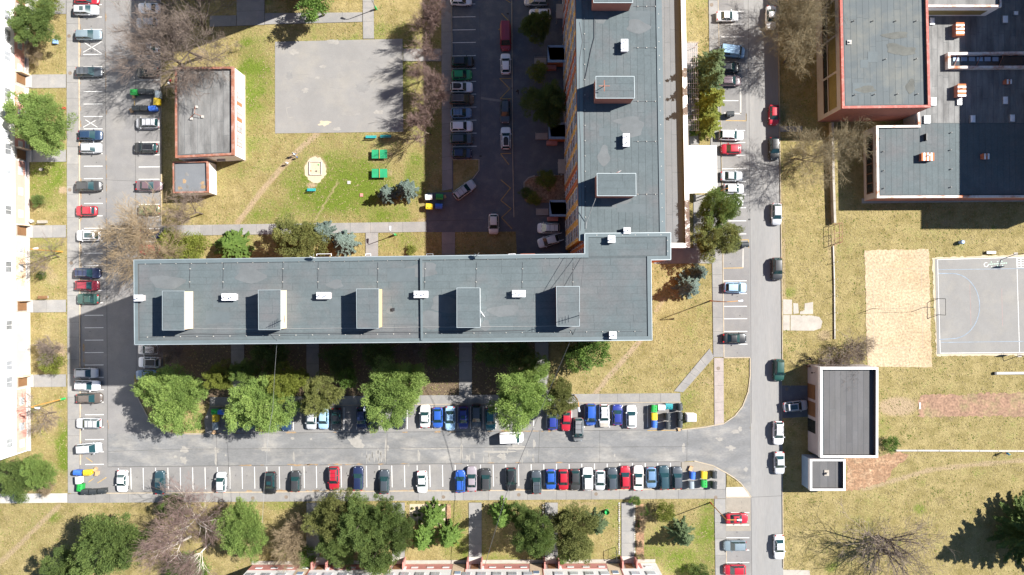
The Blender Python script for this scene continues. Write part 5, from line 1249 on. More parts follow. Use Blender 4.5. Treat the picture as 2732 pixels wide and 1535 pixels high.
car(1239.4, 507, 'R', 'silver', 'estate', 66, 'silver estate parked askew by the grass corner of the courtyard', None, 'r', 37)
car(1317, 598, 'D', 'cream white', 'hatchback', 55, 'beige hatchback alone at the bottom of the courtyard', None)
car(1430, 1, 'L', 'silver', 'minivan', 64, 'silver car cut by the top edge in front of the tall block', None)
car(1440.5, 37, 'L', 'white', 'hatchback', 58, 'white hatchback half hidden under the dark tree by the tall block', None)
car(1463.5, 609, 'L', 'white', 'minivan', 60, 'white minivan, upper of the two white vehicles in the shaded corner', None, 'r')
pk = car(1463, 643, 'L', 'white', 'hatchback', 58, 'white pickup with poles in its bed, lower of two in the shaded corner', None, '', 18)
mb = MB(); mb.box(-2.0, -.55, -.72, .72, .96, 1.05); mb.build('load_bed', M_trim, pk)
for sy_ in (.62, -.62): MB().tube((-2.8, sy_, 1.6), (-.4, sy_, 1.6), .05, n=6).build('pole', M_white_cap, pk)
row([(1941, 43, 'R', 'white', 'saloon', 57), (1954, 137.5, 'R', 'light blue', 'van', 68, '', -7), (1946, 180, 'R', 'black', 'hatchback', 56), (1948, 216, 'R', 'plum', 'hatchback', 60), (1951.5, 361, 'R', 'white', 'estate', 66, 'r'), (1950, 398, 'L', 'red', 'hatchback', 48), (1952, 470, 'R', 'silver', 'saloon', 57), (1958, 504, 'R', 'white', 'hatchback', 54), (1954, 537.5, 'R', 'white', 'saloon', 57),
     (1962, 767.6, 'R', 'light blue', 'hatchback', 60), (1960, 903, 'R', 'black', 'saloon', 64), (1966.5, 1384, 'R', 'red', 'saloon', 57, 's'), (1960.6, 1456.6, 'L', 'blue-grey', 'estate', 61), (1960.7, 1521, 'L', 'red', 'hatchback', 59)],
    'the bays left of the east road', 'top', 'cars in the bays left of the east road')
row([(2057, 47, 'D', 'white', 'saloon', 63), (2065, 307.5, 'D', 'red', 'hatchback', 50), (2066, 397, 'D', 'black', 'estate', 60), (2072, 571.5, 'D', 'silver', 'hatchback', 59), (2073, 718, 'D', 'charcoal', 'suv', 61), (2078, 988, 'D', 'dark green', 'suv', 58), (2077, 1156, 'D', 'white', 'estate', 63, 'r'), (2079.6, 1236, 'D', 'silver', 'saloon', 61), (2079, 1460.6, 'D', 'white', 'saloon', 66)],
    'the line along the east road kerb', 'top', 'cars along the east road kerb')
car(2122.5, 1084, 'R', 'silver', 'hatchback', 66, 'silver hatchback with glass roof parked before the garage doors', None, 'p', 5)

# ------------------------------------------------------------------ waste containers
BINC = {'black': (.028, .033, .036), 'green': (.015, .27, .045), 'yellow': (.62, .43, .02), 'blue': (.035, .12, .48), 'white': (.60, .60, .60), 'grey': (.22, .26, .29), 'teal': (.02, .22, .24)}
def bin_parts(flat):
    w, d = .66, .50
    b0 = [(-w * .88, -d * .85), (w * .88, -d * .85), (w * .88, d * .85), (-w * .88, d * .85)]; b1 = [(-w, -d), (w, -d), (w, d), (-w, d)]
    V = [(x, y, .2) for x, y in b0] + [(x, y, 1.05) for x, y in b1]; body = mesh_data('body', V, BOXF, (M_white,))
    mb = MB(); n = 8; prof = []
    if flat: prof = [(-d - .04, 1.05), (-d - .04, 1.2), (-d * .5, 1.34), (d * .5, 1.36), (d + .04, 1.25), (d + .04, 1.05)]
    else: prof = [(-d - .03, 1.05)] + [(-(d + .03) * math.cos(math.pi * k / n), 1.08 + .36 * math.sin(math.pi * k / n)) for k in range(n + 1)] + [(d + .03, 1.05)]
    m = len(prof); V = [(-w - .03, y, z) for y, z in prof] + [(w + .03, y, z) for y, z in prof]
    F = [(k, m + k, m + k + 1, k + 1) for k in range(m - 1)] + [tuple(range(m)), tuple(reversed(range(m, 2 * m)))]
    lid = mesh_data('lid', V, F, (M_white,))
    return body, lid
BB = {True: bin_parts(True), False: bin_parts(False)}
wh_mb = MB(); wh_mb.tube((0, -.04, 0), (0, .04, 0), .1, n=10); WHB = wh_mb.data('wheel', (M_tyre,))
hl_mb = MB(); hl_mb.tube((0, 0, 0), (0, 0, .02), .09, n=12); HOLE = hl_mb.data('hole', (M_blackm,))
rb_mb = MB(); rb_mb.box(-.015, .015, -.48, .48, 0, .03); 
def waste_bin(u, v, col, rz, label, group='waste containers'):
    p = W(u, v, .9); flat = col in ('green', 'yellow', 'white', 'teal'); body, lid = BB[flat]
    root = empty('waste_container', (p.x, p.y, 0), math.radians(rz + rc.uniform(-4, 4))); root.scale = (.9, .9, 1.0); tag(root, label, 'waste bin', group)
    m = mat('bin_' + col, BINC[col], .45, .08, 2.0, coords='obj')
    shared('body', body, root, mat=m); l = shared('lid', lid, root, mat=m)
    for sx in (-.45, .45):
        for sy_ in (-.3, .3): shared('wheel', WHB, root, (sx, sy_, .1))
    for sx in (-.70, .70): MB().tube((sx, -.12, .98), (sx, .12, .98), .035, n=6).build('lift_pin', M_steel, root)
    if flat:
        for sx in (-.3, .3): shared('hole', HOLE, l, (sx, -.2, 1.335))
    else:
        for sx in (-.4, -.13, .13, .4):
            mb = MB(); pr = [(-.45 * math.cos(math.pi * k / 6), 1.09 + .355 * math.sin(math.pi * k / 6)) for k in range(1, 6)]
            for (y0, z0), (y1, z1) in zip(pr[:-1], pr[1:]): mb.tube((sx, y0, z0), (sx, y1, z1), .02, n=4, cap=False)
            mb.build('lid_rib', m, l)
        MB().box(-.06, .06, -.46, -.38, 1.2, 1.28).build('handle', M_white_cap, l)
for u, v, c, rz, lab in [
    (360, 247, 'green', 0, 'green container at the left end of the upper line by the service building'), (381, 245, 'black', 0, 'black container next to the green one by the service building'), (401.5, 246.5, 'black', 0, 'black container second from the green one by the service building'), (422, 253.6, 'grey', 90, 'grey container above the yellow one by the service building'),
    (419, 272.5, 'yellow', -90, 'yellow container by the service building'), (365, 289.5, 'black', 180, 'black container at the left end of the lower line by the service building'), (386, 289.5, 'black', 180, 'black container beside the blue one by the service building'), (409, 290, 'blue', 185, 'blue container by the service building'),
    (209, 1261, 'blue', 0, 'blue container in the lower left corner of the lot'), (235, 1260.5, 'yellow', 0, 'yellow container in the lower left corner of the lot'), (211, 1280.5, 'white', 90, 'white container in the lower left corner of the lot'), (215, 1300, 'green', 90, 'green container in the lower left corner of the lot'),
    (229.5, 1312, 'black', 0, 'left one of three black containers in the lower left corner'), (251, 1312, 'black', 0, 'middle one of three black containers in the lower left corner'), (274, 1310, 'black', 0, 'right one of three black containers in the lower left corner'),
    (576, 1098, 'green', 0, 'green container under the big conifers'), (593, 1099, 'blue', 0, 'blue container under the big conifers'), (575.5, 1116, 'yellow', 90, 'yellow container under the big conifers'), (575, 1136, 'grey', 90, 'grey container under the big conifers'),
    (1144.7, 526.5, 'white', 0, 'white container at the courtyard corner'), (1173, 526, 'green', 0, 'green container at the courtyard corner'), (1146.4, 551.6, 'yellow', 0, 'yellow container at the courtyard corner'), (1171.3, 551, 'blue', 0, 'blue container at the courtyard corner'),
    (1745, 1090, 'green', 90, 'green container at the right end of the tree row'), (1764.5, 1087, 'white', 0, 'white container at the right end of the tree row'), (1784, 1084, 'teal', 0, 'open teal container at the right end of the tree row'), (1813.5, 1085.5, 'black', 90, 'topmost black container at the right end of the tree row'),
    (1745.4, 1111, 'yellow', 90, 'yellow container at the right end of the tree row'), (1745.5, 1131, 'blue', 90, 'blue container at the right end of the tree row'), (1781, 1111.5, 'black', 90, 'black container right of the yellow one in the tree row'), (1781, 1134.6, 'black', 90, 'black container right of the blue one in the tree row'),
    (1813.5, 1108.6, 'black', 90, 'black container beside the white box in the tree row'), (1813.5, 1131, 'black', 90, 'lowest right black container of the tree row'),
    (1847, 1268, 'blue', 90, 'blue container at the end of the lower row'), (1878, 1267, 'yellow', 90, 'yellow container at the end of the lower row'), (1905, 1266, 'black', 90, 'black container right of the yellow one in the lower row'), (1844, 1293, 'grey', 90, 'grey container at the end of the lower row'), (1878, 1290, 'green', 90, 'green container at the end of the lower row'), (1905, 1293.6, 'black', 90, 'black container right of the green one in the lower row'),
    (1947.5, 305, 'black', 0, 'lone black container below the spruces on the east side'), (1986, 653, 'black', 0, 'lone black container in a yellow box beside the east road')]:
    waste_bin(u, v, c, rz, lab)
p = W(1842, 1113, .9); root = empty('clothes_bank', (p.x, p.y, 0)); tag(root, 'white textile collection box on the grass beside the bins', 'container')
MB().box(-.8, .8, -.65, .65, 0, 1.6).build('body', M_white, root); MB().add([(-.85, -.7, 1.6), (.85, -.7, 1.6), (.85, .7, 1.6), (-.85, .7, 1.6), (-.7, -.5, 1.85), (.7, -.5, 1.85), (.7, .5, 1.85), (-.7, .5, 1.85)], BOXF).build('roof', M_white_cap, root)
MB().box(-.5, .5, -.72, -.64, 1.1, 1.4).build('flap', M_steel, root)
M_blueplastic = mat('blue_plastic', (.05, .16, .42), .5, .05); M_card = mat('cardboard', (.42, .27, .15), .9, .1)
def litter_box(u, v, lab, w=.45, m=None):
    p = W(u, v, .3); root = empty('cardboard_box', (p.x, p.y, 0), rc.uniform(-.6, .6)); tag(root, lab, 'box')
    MB().box(-w / 2, w / 2, -w / 2, w / 2, 0, w * .8).build('body', m or M_card, root)
    for s in (1, -1): MB().add([(-w / 2, s * w / 2, w * .8), (w / 2, s * w / 2, w * .8), (w / 2, s * w * .75, w * .95), (-w / 2, s * w * .75, w * .95)], [(0, 1, 2, 3)]).build('flap', m or M_card, root)
litter_box(356, 258, 'cardboard box below the green container by the service building'); litter_box(351, 296, 'cardboard box left of the lower black containers by the service building', .5)
litter_box(255, 1252, 'upper cardboard box beside the yellow container, lower left lot', .5); litter_box(259, 1262, 'lower cardboard box beside the yellow container, lower left lot', .6)
litter_box(571, 1153, 'cardboard box at the kerb below the grey container'); litter_box(1187, 525, 'box beside the green courtyard container', .4); litter_box(1843, 1249, 'torn cardboard box above the blue container of the lower row', .6); litter_box(1812, 1146, 'orange box under the lowest right black container', .4)

# ------------------------------------------------------------------ street lamps
def lamp(u, v, hgt, arm, pole_m, base_m, label, adir, base_r=.14, kind='street_lamp'):
    p = W(u, v); root = empty(kind, p); tag(root, label, 'street lamp', 'street lamps')
    MB().tube((0, 0, 0), (0, 0, 1.1), base_r, base_r * .85, n=10).build('base', base_m, root)
    MB().tube((0, 0, 1.1), (0, 0, hgt - .4), .085, .06, n=8).build('pole', pole_m, root)
    a = Vector((math.cos(adir), math.sin(adir), 0)); mb = MB(); pts = [Vector((0, 0, hgt - .4)), Vector((0, 0, hgt - .1)) + a * .12, Vector((0, 0, hgt)) + a * .5, Vector((0, 0, hgt)) + a * arm]
    for q, r in zip(pts[:-1], pts[1:]): mb.tube(q, r, .055, n=7)
    mb.build('arm', pole_m, root)
    c = Vector((0, 0, hgt)) + a * (arm + .25); n_ = Vector((-a.y, a.x, 0))
    q = [c - a * .42 - n_ * .08, c - a * .42 + n_ * .08, c + a * .3 + n_ * .16, c + a * .38, c + a * .3 - n_ * .16]
    MB().prism(q, hgt - .1, hgt + .08, 0, True).build('lamp_head', M_lamp, root)
    MB().prism(inset(q, .04), hgt - .14, hgt - .1, 0, True).build('lens', M_white_cap, root)
lamp(1895, 523, 9.0, 1.9, M_polewarm, M_polered, 'orange street lamp with red base between the two round spruces', .12)
lamp(1895, 803, 9.0, 2.1, M_polewarm, M_polered, 'orange street lamp with red base beside the bluish spruces', .08)
lamp(1895, 1341, 9.0, 1.9, M_polewarm, M_polered, 'orange street lamp leaning its arm over the red car', 0.0)
lamp(166, 672, 8.3, .9, M_polewarm, M_polewarm, 'orange street lamp among bare branches on the left lawn', 0.1)
lamp(172.7, 1063.5, 8.7, 1.0, M_polewarm, M_polegreen, 'orange street lamp with green base on the left lawn', -.1, .2)
lamp(1004, 25, 5.2, .5, M_steel, M_polegreen, 'grey park lamp with green base by the top path', 2.8, .2)
lamp(1054.8, 626.8, 4.9, .5, M_steel, M_polegreen, 'grey park lamp with green base north of the long block', 1.6, .2)
lamp(995, 1056, 7.0, .9, M_steel, M_steel, 'grey lamp hidden in the conifer above the tree row', -1.57)
lamp(1532, 1054, 7.5, 1.0, M_polewarm, M_steel, 'lamp with curved pole at the end of the tree row', -1.45)
lamp(997, 1352, 4.6, .3, M_steel, M_steel, 'park lamp with round white head among the lower conifers', 0)

# ------------------------------------------------------------------ park furniture
M_teal = mat('turquoise_paint', (.02, .27, .27), .5, .08); M_tgreen = mat('table_green', (.012, .24, .10), .55, .12, 1.0)
def bench(u, v, length, rz, label, m, back=True):
    p = W(u, v, .45); root = empty('park_bench', (p.x, p.y, 0), rz); tag(root, label, 'bench', 'park benches'); h = length / 2
    for k in range(3): MB().box(-h, h, -.2 + k * .15, -.07 + k * .15, .43, .47).build('seat_slat', m, root)
    if back:
        for k in range(2): MB().add([(-h, -.24 - k * .03, .58 + k * .16), (h, -.24 - k * .03, .58 + k * .16), (h, -.21 - k * .03, .58 + k * .16), (-h, -.21 - k * .03, .58 + k * .16), (-h, -.27 - k * .03, .70 + k * .16), (h, -.27 - k * .03, .70 + k * .16), (h, -.24 - k * .03, .70 + k * .16), (-h, -.24 - k * .03, .70 + k * .16)], BOXF).build('back_slat', m, root)
    for s in (-1, 1): 
        MB().box(s * h * .78 - .04, s * h * .78 + .04, -.2, .24, 0, .43).build('leg', M_conc, root)
        if back: MB().tube((s * h * .78, -.21, .43), (s * h * .78, -.29, .86), .025, n=5).build('back_post', M_blackm, root)
bench(990, 365.5, 1.9, 0, 'left one of the two turquoise benches below the court', M_teal); bench(1029, 364, 1.9, 0, 'right one of the two turquoise benches below the court', M_teal)
bench(831, 506.5, 1.5, 0, 'turquoise bench facing the sandpit', M_teal)
bench(2645, 674, 1.6, 0, 'white bench on the grass above the sports pitch', M_white_cap, False)
bench(112, 592, 1.7, 0, 'wooden bench on a concrete pad beside the left path', M_conc); bench(114, 793, 1.7, 0, 'dark wooden bench on the left lawn above a path', M_brownwood)
for lab, u, v in (('upper green table tennis table on the lawn', 1012.3, 411.4), ('lower green table tennis table on the lawn', 1012.6, 462.5)):
    p = W(u, v, .76); root = empty('table_tennis_table', (p.x, p.y, 0), .005); tag(root, lab, 'table', 'table tennis tables')
    for s in (-1, 1):
        MB().box(-1.34 if s < 0 else .04, -.04 if s < 0 else 1.34, -.76, .76, .70, .77).build('table_top', M_tgreen, root)
        MB().box(s * .8 - .15, s * .8 + .15, -.45, .45, 0, .70).build('leg', M_conc, root)
    MB().box(-.02, .02, -.80, .80, .70, .92).build('net', M_polewarm, root)
p = W(842, 449.5); root = empty('sandbox', (p.x, p.y, 0), 0); tag(root, 'square sandbox with dark timber rim and scattered toys', 'sandbox')
MB().box(-.98, .98, -1.1, 1.1, 0, .05).build('sand', M_sandlight, root)
for nm, b in (('rim', (-1.05, 1.05, 1.08, 1.2)), ('rim', (-1.05, 1.05, -1.2, -1.08)), ('rim', (.98, 1.1, -1.2, 1.2)), ('rim', (-1.1, -.98, -1.2, 1.2))): MB().box(*b, 0, .22).build('rim', M_conc_lt, root)
for lab, u, v, m in (('green toy in the sandbox', 850, 440, M_polegreen), ('orange toy shovel in the sandbox', 829.5, 456, M_orange), ('grey toy in the sandbox', 844, 457, M_blackm)):
    p = W(u, v); tag(MB().box(p.x - .12, p.x + .12, p.y - .05, p.y + .05, .055, .16).box(p.x + .03, p.x + .09, p.y - .16, p.y + .12, .055, .12).build('toy', m), lab, 'toy')
for lab, u, v in (('square concrete cover on the green lawn above the darker one', 931, 487.5), ('square darker cover beside the blue spruces', 964.5, 521)):
    p = W(u, v); tag(MB().box(p.x - .28, p.x + .28, p.y - .28, p.y + .28, 0, .12).box(p.x - .24, p.x + .24, p.y - .24, p.y + .24, .12, .15).build('concrete_cover', M_conc_lt if u < 950 else M_pinkred), lab, 'cover')
p = W(2569.8, 646, .9); root = empty('water_barrel', (p.x, p.y, 0)); tag(root, 'light blue barrel on the grass below the school', 'barrel')
M_bluebar = mat('barrel_blue', (.22, .36, .62), .5, .05)
mb = MB()
for z0, r0, z1, r1 in ((0, .30, .3, .36), (.3, .36, .6, .36), (.6, .36, .9, .30)): mb.tube((0, 0, z0), (0, 0, z1), r0, r1, n=16)
mb.build('body', M_bluebar, root); MB().tube((0, 0, .9), (0, 0, .94), .28, n=16).build('lid', M_bluebar, root)
a, b = W(2655, 996), W(2760, 995); root = wempty('balance_beam', (a.x, a.y, 0)); tag(root, 'long pale concrete beam lying on the grass at the right edge', 'beam')
MB().prism([a + Vector((0, -.22, 0)), b + Vector((0, -.22, 0)), b + Vector((0, .22, 0)), a + Vector((0, .22, 0))], 0, .3).build('beam', M_conc_lt, root); MB().box(a.x - .35, a.x, a.y - .25, a.y + .25, 0, .4).build('end_block', M_blackm, root)
p = W(2454, 1083); tag(MB().box(p.x - .12, p.x + .12, p.y - .55, p.y + .55, 0, .06).box(p.x - .10, p.x + .10, p.y - .5, p.y + .5, .06, .09).build('take_off_board', M_white_cap), 'white take-off board at the end of the cinder track', 'board')
for sgn, (u, v), lab in ((-1, (2710, 678.5), 'basketball hoop at the top edge of the sports pitch'), (1, (2720, 948.5), 'basketball hoop at the bottom edge of the sports pitch')):
    p = W(u, v); root = empty('basketball_hoop', p); tag(root, lab, 'basketball hoop', 'basketball hoops')
    MB().tube((0, 0, 0), (0, 0, 2.7), .06, n=8).build('post', M_blackm, root); MB().tube((0, 0, 2.7), (0, sgn * 1.1, 3.1), .05, n=7).build('arm', M_blackm, root)
    MB().box(-.75, .75, sgn * 1.1 - .03, sgn * 1.1 + .03, 2.75, 3.65).build('backboard', M_steel, root)
    mb = MB(); R_ = [Vector((.22 * math.cos(t), sgn * 1.42 + .22 * math.sin(t), 3.0)) for t in [2 * math.pi * k / 12 for k in range(13)]]
    for q, r in zip(R_[:-1], R_[1:]): mb.tube(q, r, .015, n=5)
    mb.build('hoop', M_orange, root); MB().box(-.35, .35, -.3, .3, 0, .06).build('footing', M_conc, root)
p0, p1 = W(2503.4, 797), W(2503.8, 840); root = wempty('goal', p0); tag(root, 'thin metal handball goal on the left pitch line', 'goal')
for q in (p0, p1): MB().tube(q, (q.x, q.y, 2.0), .045, n=7).build('post', M_blackm, root)
MB().tube((p0.x, p0.y, 2.0), (p1.x, p1.y, 2.0), .045, n=7).build('crossbar', M_blackm, root)
for q in (p0, p1): MB().tube((q.x, q.y, 2.0), (q.x - .9, q.y, .05), .03, n=6).build('back_stay', M_blackm, root)
q0, q1 = W(2327, 823.6), W(2467, 819.4); root = wempty('volleyball_net', q0); tag(root, 'two thin posts with a rope across the sand court', 'net')
for q in (q0, q1): MB().tube(q, (q.x, q.y, 2.45), .045, n=7).build('post', M_blackm, root)
MB().tube((q0.x, q0.y, 2.35), (q1.x, q1.y, 2.35), .02, n=5).build('rope', M_cable, root)
for k, (a, b) in enumerate((((2329, 700), (2330, 940)), ((2458, 715), (2462, 930)), ((2330, 720), (2458, 716)), ((2336, 930), (2462, 926)))): mark(sandpit, 'court_tape', a, b, .04, M_conc, .046)
# low walls in the east meadow
def low_wall(label, pts, w, z, m, cap=None):
    V = px(pts); root = wempty('low_wall', V[0]); tag(root, label, 'wall')
    for a, b in zip(V[:-1], V[1:]):
        d = b - a; n = max(1, int(d.length / 3.0)); nn = Vector((-d.y, d.x, 0)).normalized() * w / 2
        for k in range(n):
            p, q = lerp(a, b, (k + .01) / n), lerp(a, b, (k + .99) / n); MB().prism([p - nn, q - nn, q + nn, p + nn], -.05, z + rc.uniform(-.015, .015)).build('block', m, root)
low_wall('low stone wall running down from the big bare tree in the east meadow', [(2214, 330), (2217, 480), (2221, 597)], .40, 1.05, M_conc)
low_wall('thin concrete edging running down the east meadow below the rack', [(2222, 656), (2225, 760), (2226, 905)], .18, .25, M_conc_lt)
low_wall('pale concrete wall line running right from the garages', [(2388, 1201.5), (2560, 1202), (2760, 1203)], .26, .35, M_conc_lt)
root = wempty('carpet_rack', W(2220, 626)); tag(root, 'rusty metal carpet-beating frame at the end of the low stone wall', 'rack')
for u, v in ((2217, 600), (2237, 597), (2218, 655), (2238, 647)): 
    q = W(u, v, 0); MB().tube(q, (q.x, q.y, 1.3), .05, n=6).build('post', M_rust, root)
for (a, b) in (((2217, 600), (2237, 597)), ((2218, 655), (2238, 647)), ((2217, 600), (2218, 655)), ((2237, 597), (2238, 647)), ((2230, 598), (2231, 650)), ((2217.3, 625), (2237.5, 620)), ((2217.7, 640), (2237.7, 634))):
    q, r = W(*a), W(*b); MB().tube((q.x, q.y, 1.3), (r.x, r.y, 1.3), .04, n=6).build('bar', M_rust, root)
# fence posts remaining along the edging
for k, v in enumerate((700, 745, 790, 835, 880)):
    q = W(2225, v); tag(MB().tube((q.x, q.y, 0), (q.x, q.y, 1.3), .035, n=6).tube((q.x, q.y, 1.3), (q.x, q.y, 1.34), .05, n=6).build('fence_post', M_steel), ORD[k] + ' thin fence post from the top on the meadow edging', 'post', 'posts on the meadow edging')
# retaining edge of the top paths of the south gardens
for lab, u, v0, v1 in (('thin stone edging left of the fourth garden path', 1449, 1345, 1495), ('rubble edging right of the fifth garden path', 1693, 1345, 1480), ('rubble edging left of the fifth garden path', 1652, 1340, 1480)):
    V = [W(u, v0), W(u, v1)]; root = wempty('stone_edging', V[0]); tag(root, lab, 'edging'); n = 26
    for k in range(n):
        c = lerp(V[0], V[1], (k + .5) / n); s = rc.uniform(.10, .19); t = rc.uniform(0, 3)
        pts = [(c.x + s * math.cos(t + j * 1.05) * rc.uniform(.8, 1.2), c.y + s * math.sin(t + j * 1.05) * rc.uniform(.8, 1.2)) for j in range(6)]
        MB().prism(pts, 0, rc.uniform(.08, .18)).build('stone', M_conc if k % 3 else M_conc_lt, root)
for lab, b in (('flower bed with light soil beside the third garden path', (1093, 1345, 1192, 1400)), ('narrow pale planting strip in the third garden', (1188, 1345, 1203, 1400)), ('dry planted bed left of the fifth garden path', (1697, 1345, 1718, 1480))):
    u0, v0, u1, v1 = b; q = ccw(px([(u0, v0), (u1, v0), (u1, v1), (u0, v1)])); o = MB().prism(q, -.05, .06).build('flower_bed', M_litter if 'light' not in lab else M_sandlight); tag(o, lab, 'flower bed')
# ring of stones on the left lawn
p = W(168, 508); 
root = wempty('hedge_bed', W(1450, 470)); tag(root, 'kidney-shaped hedge bed with yellow shrubs in the shaded courtyard', 'planter')
hb = [(1398, 500), (1398, 488), (1410, 475), (1425, 470), (1509, 467), (1510, 540), (1410, 542), (1399, 535)]
MB().prism(px(hb), -.02, .12).build('soil', M_litter, root)
V = px(hb)
for k in range(22):
    t = k / 22 * 5; i = int(t) % len(V); c = lerp(V[i], V[(i + 1) % len(V)], t - int(t)); MB().box(c.x - .14, c.x + .14, c.y - .12, c.y + .12, 0, .2).build('stone', M_conc, root)
# small coloured finds
p = W(453.5, 214, .5); tag(MB().tube((p.x, p.y, .1), (p.x, p.y, .3), .2, .26, n=12).tube((p.x, p.y, .3), (p.x, p.y, .5), .26, .16, n=12).build('red_item', M_tail), 'small red bucket in the leaves beside the service building', 'item')  # stand-in for an unidentified small round red thing
p = W(450, 221.5); tag(MB().add([(p.x - .35, p.y - .25, .02), (p.x + .35, p.y - .25, .02), (p.x, p.y + .3, .02), (p.x, p.y - .05, .4)], [(0, 1, 3), (1, 2, 3), (2, 0, 3)]).build('plastic_sheet', M_white_cap), 'crumpled white plastic sheet beside the red bucket', 'litter')
p = W(147, 111, .4); tag(MB().box(p.x - .3, p.x + .3, p.y - .35, p.y + .35, 0, .5).box(p.x - .34, p.x + .34, p.y - .38, p.y + .38, .5, .56).build('rain_box', M_bluebar), 'small pale blue box under the top left conifer', 'box')
p = W(168, 289, .3); tag(MB().box(p.x - .3, p.x + .3, p.y - .2, p.y + .2, 0, .35).box(p.x - .2, p.x + .2, p.y - .14, p.y + .14, .35, .45).build('red_toy_car', M_tail), 'small red toy vehicle beside the round left pine', 'toy')
p = W(111.5, 453); tag(MB().tube((p.x, p.y, 0), (p.x, p.y, .35), .28, n=12).tube((p.x, p.y, .35), (p.x, p.y, .38), .18, n=12).build('well_ring', M_conc), 'round concrete ring on the left lawn', 'ring')
p = W(88, 591); tag(MB().tube((p.x, p.y, 0), (p.x, p.y, .5), .26, .34, n=12).tube((p.x, p.y, .5), (p.x, p.y, .52), .30, n=12).build('flower_tub', M_conc_lt), 'round pale flower tub beside the left bench', 'planter')
p = W(1618, 1364); mb = MB().tube((p.x, p.y, 0), (p.x, p.y, .8), .4, .42, n=12, cap=False)
tag(mb.tube((p.x, p.y, .1), (p.x, p.y, .4), .36, n=12).build('compost_cage', M_polegreen), 'round green wire cage on the fourth garden lawn', 'cage')
# clothes frame casting a shadow in the garden
root = wempty('laundry_rack', W(1641, 1465)); tag(root, 'dark metal laundry rack at the right of the fourth garden', 'rack')
for v in (1460, 1485): 
    q = W(1641, v); MB().tube(q, (q.x, q.y, 2.0), .05, n=6).build('post', M_blackm, root)
q, r = W(1641, 1460), W(1641, 1485); MB().tube((q.x, q.y, 2.0), (r.x, r.y, 2.0), .05, n=6).build('bar', M_blackm, root)
MB().tube((q.x, q.y, 1.2), (r.x, r.y, 1.2), .03, n=6).build('bar', M_blackm, root)

# ------------------------------------------------------------------ trees
def leaf_mesh(name, C, D, N, ln, wd, tint, m):
    """diamond leaves: centre C, long axis D, normal N"""
    S = np.cross(D, N); S /= (np.linalg.norm(S, axis=1, keepdims=True) + 1e-9)
    ln = ln[:, None]; wd = wd[:, None]
    V = np.stack([C - D * ln * .5, C + S * wd * .5 + D * ln * .05, C + D * ln * .5, C - S * wd * .5 + D * ln * .05], 1).reshape(-1, 3)
    n = len(C); me = bpy.data.meshes.new(name)
    me.vertices.add(4 * n); me.vertices.foreach_set('co', V.astype(np.float32).ravel())
    me.loops.add(4 * n); me.loops.foreach_set('vertex_index', np.arange(4 * n, dtype=np.int32))
    me.polygons.add(n); me.polygons.foreach_set('loop_start', np.arange(0, 4 * n, 4, dtype=np.int32)); me.polygons.foreach_set('loop_total', np.full(n, 4, dtype=np.int32))
    me.materials.append(m); me.update(calc_edges=True)
    at = me.attributes.new('tint', 'FLOAT', 'POINT'); at.data.foreach_set('value', np.repeat(np.clip(tint, 0, 1), 4).astype(np.float32))
    return me
def unit(a): return a / (np.linalg.norm(a, axis=-1, keepdims=True) + 1e-9)
def dome_crown(seed, R, Hc, m, nc=70, nl=150, leaf=.34, zlow=.18, clump=.25, flat=1.0, up=1.0):
    g = np.random.default_rng(seed); lob = g.uniform(0, 6.28, 4)
    d = unit(g.normal(size=(nc, 3))); d[:, 2] = np.abs(d[:, 2]) * 1.15 - .35; d = unit(d)
    az = np.arctan2(d[:, 1], d[:, 0])
    lump = 1 + .18 * np.sin(2 * az + lob[0]) + .15 * np.sin(3 * az + lob[1]) + .13 * np.sin(5 * az + lob[2]) + g.normal(size=nc) * .07
    rad = g.uniform(.45, 1.0, nc) ** .6 * lump
    zc = Hc * (zlow + 1) / 2; hz = Hc * (1 - zlow) / 2
    cc = np.stack([d[:, 0] * rad * R * .86, d[:, 1] * rad * R * .86, zc + d[:, 2] * np.clip(rad, 0, 1.05) * hz * .9], 1)
    ct = g.uniform(.15, .85, nc); cr = R * clump * g.uniform(.65, 1.3, nc)
    ni = nc // 3; di = unit(g.normal(size=(ni, 3))); ri = g.uniform(.05, .62, ni)[:, None] ** .6     # inner foliage, tinted darker to paint the shade inside the crown
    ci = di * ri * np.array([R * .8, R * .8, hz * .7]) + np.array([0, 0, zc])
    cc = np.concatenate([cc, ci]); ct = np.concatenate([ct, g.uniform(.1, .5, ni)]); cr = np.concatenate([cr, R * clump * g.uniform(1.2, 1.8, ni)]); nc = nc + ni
    idx = np.repeat(np.arange(nc), nl); n = len(idx)
    o = unit(g.normal(size=(n, 3))); o[:, 2] = np.where(g.random(n) < .75, np.abs(o[:, 2]), o[:, 2])
    rr = g.uniform(.35, 1.0, n) ** .5
    C = cc[idx] + o * (rr * cr[idx])[:, None] * np.array([1, 1, .75 * flat])
    rad_ = unit(cc - np.array([0, 0, zc * .8]))[idx]; C = C + rad_ * (np.abs(g.normal(size=n)) * cr[idx] * .28)[:, None]
    D = unit(o * .7 + rad_ * .7 + g.normal(size=(n, 3)) * .5); N = unit(o * .35 + np.array([.25, .1, up]) + g.normal(size=(n, 3)) * .35)
    ln = leaf * g.uniform(.6, 1.35, n)
    return leaf_mesh('crown', C, D, N, ln, ln * .42, ct[idx] * .6 + g.uniform(0, .4, n), m)
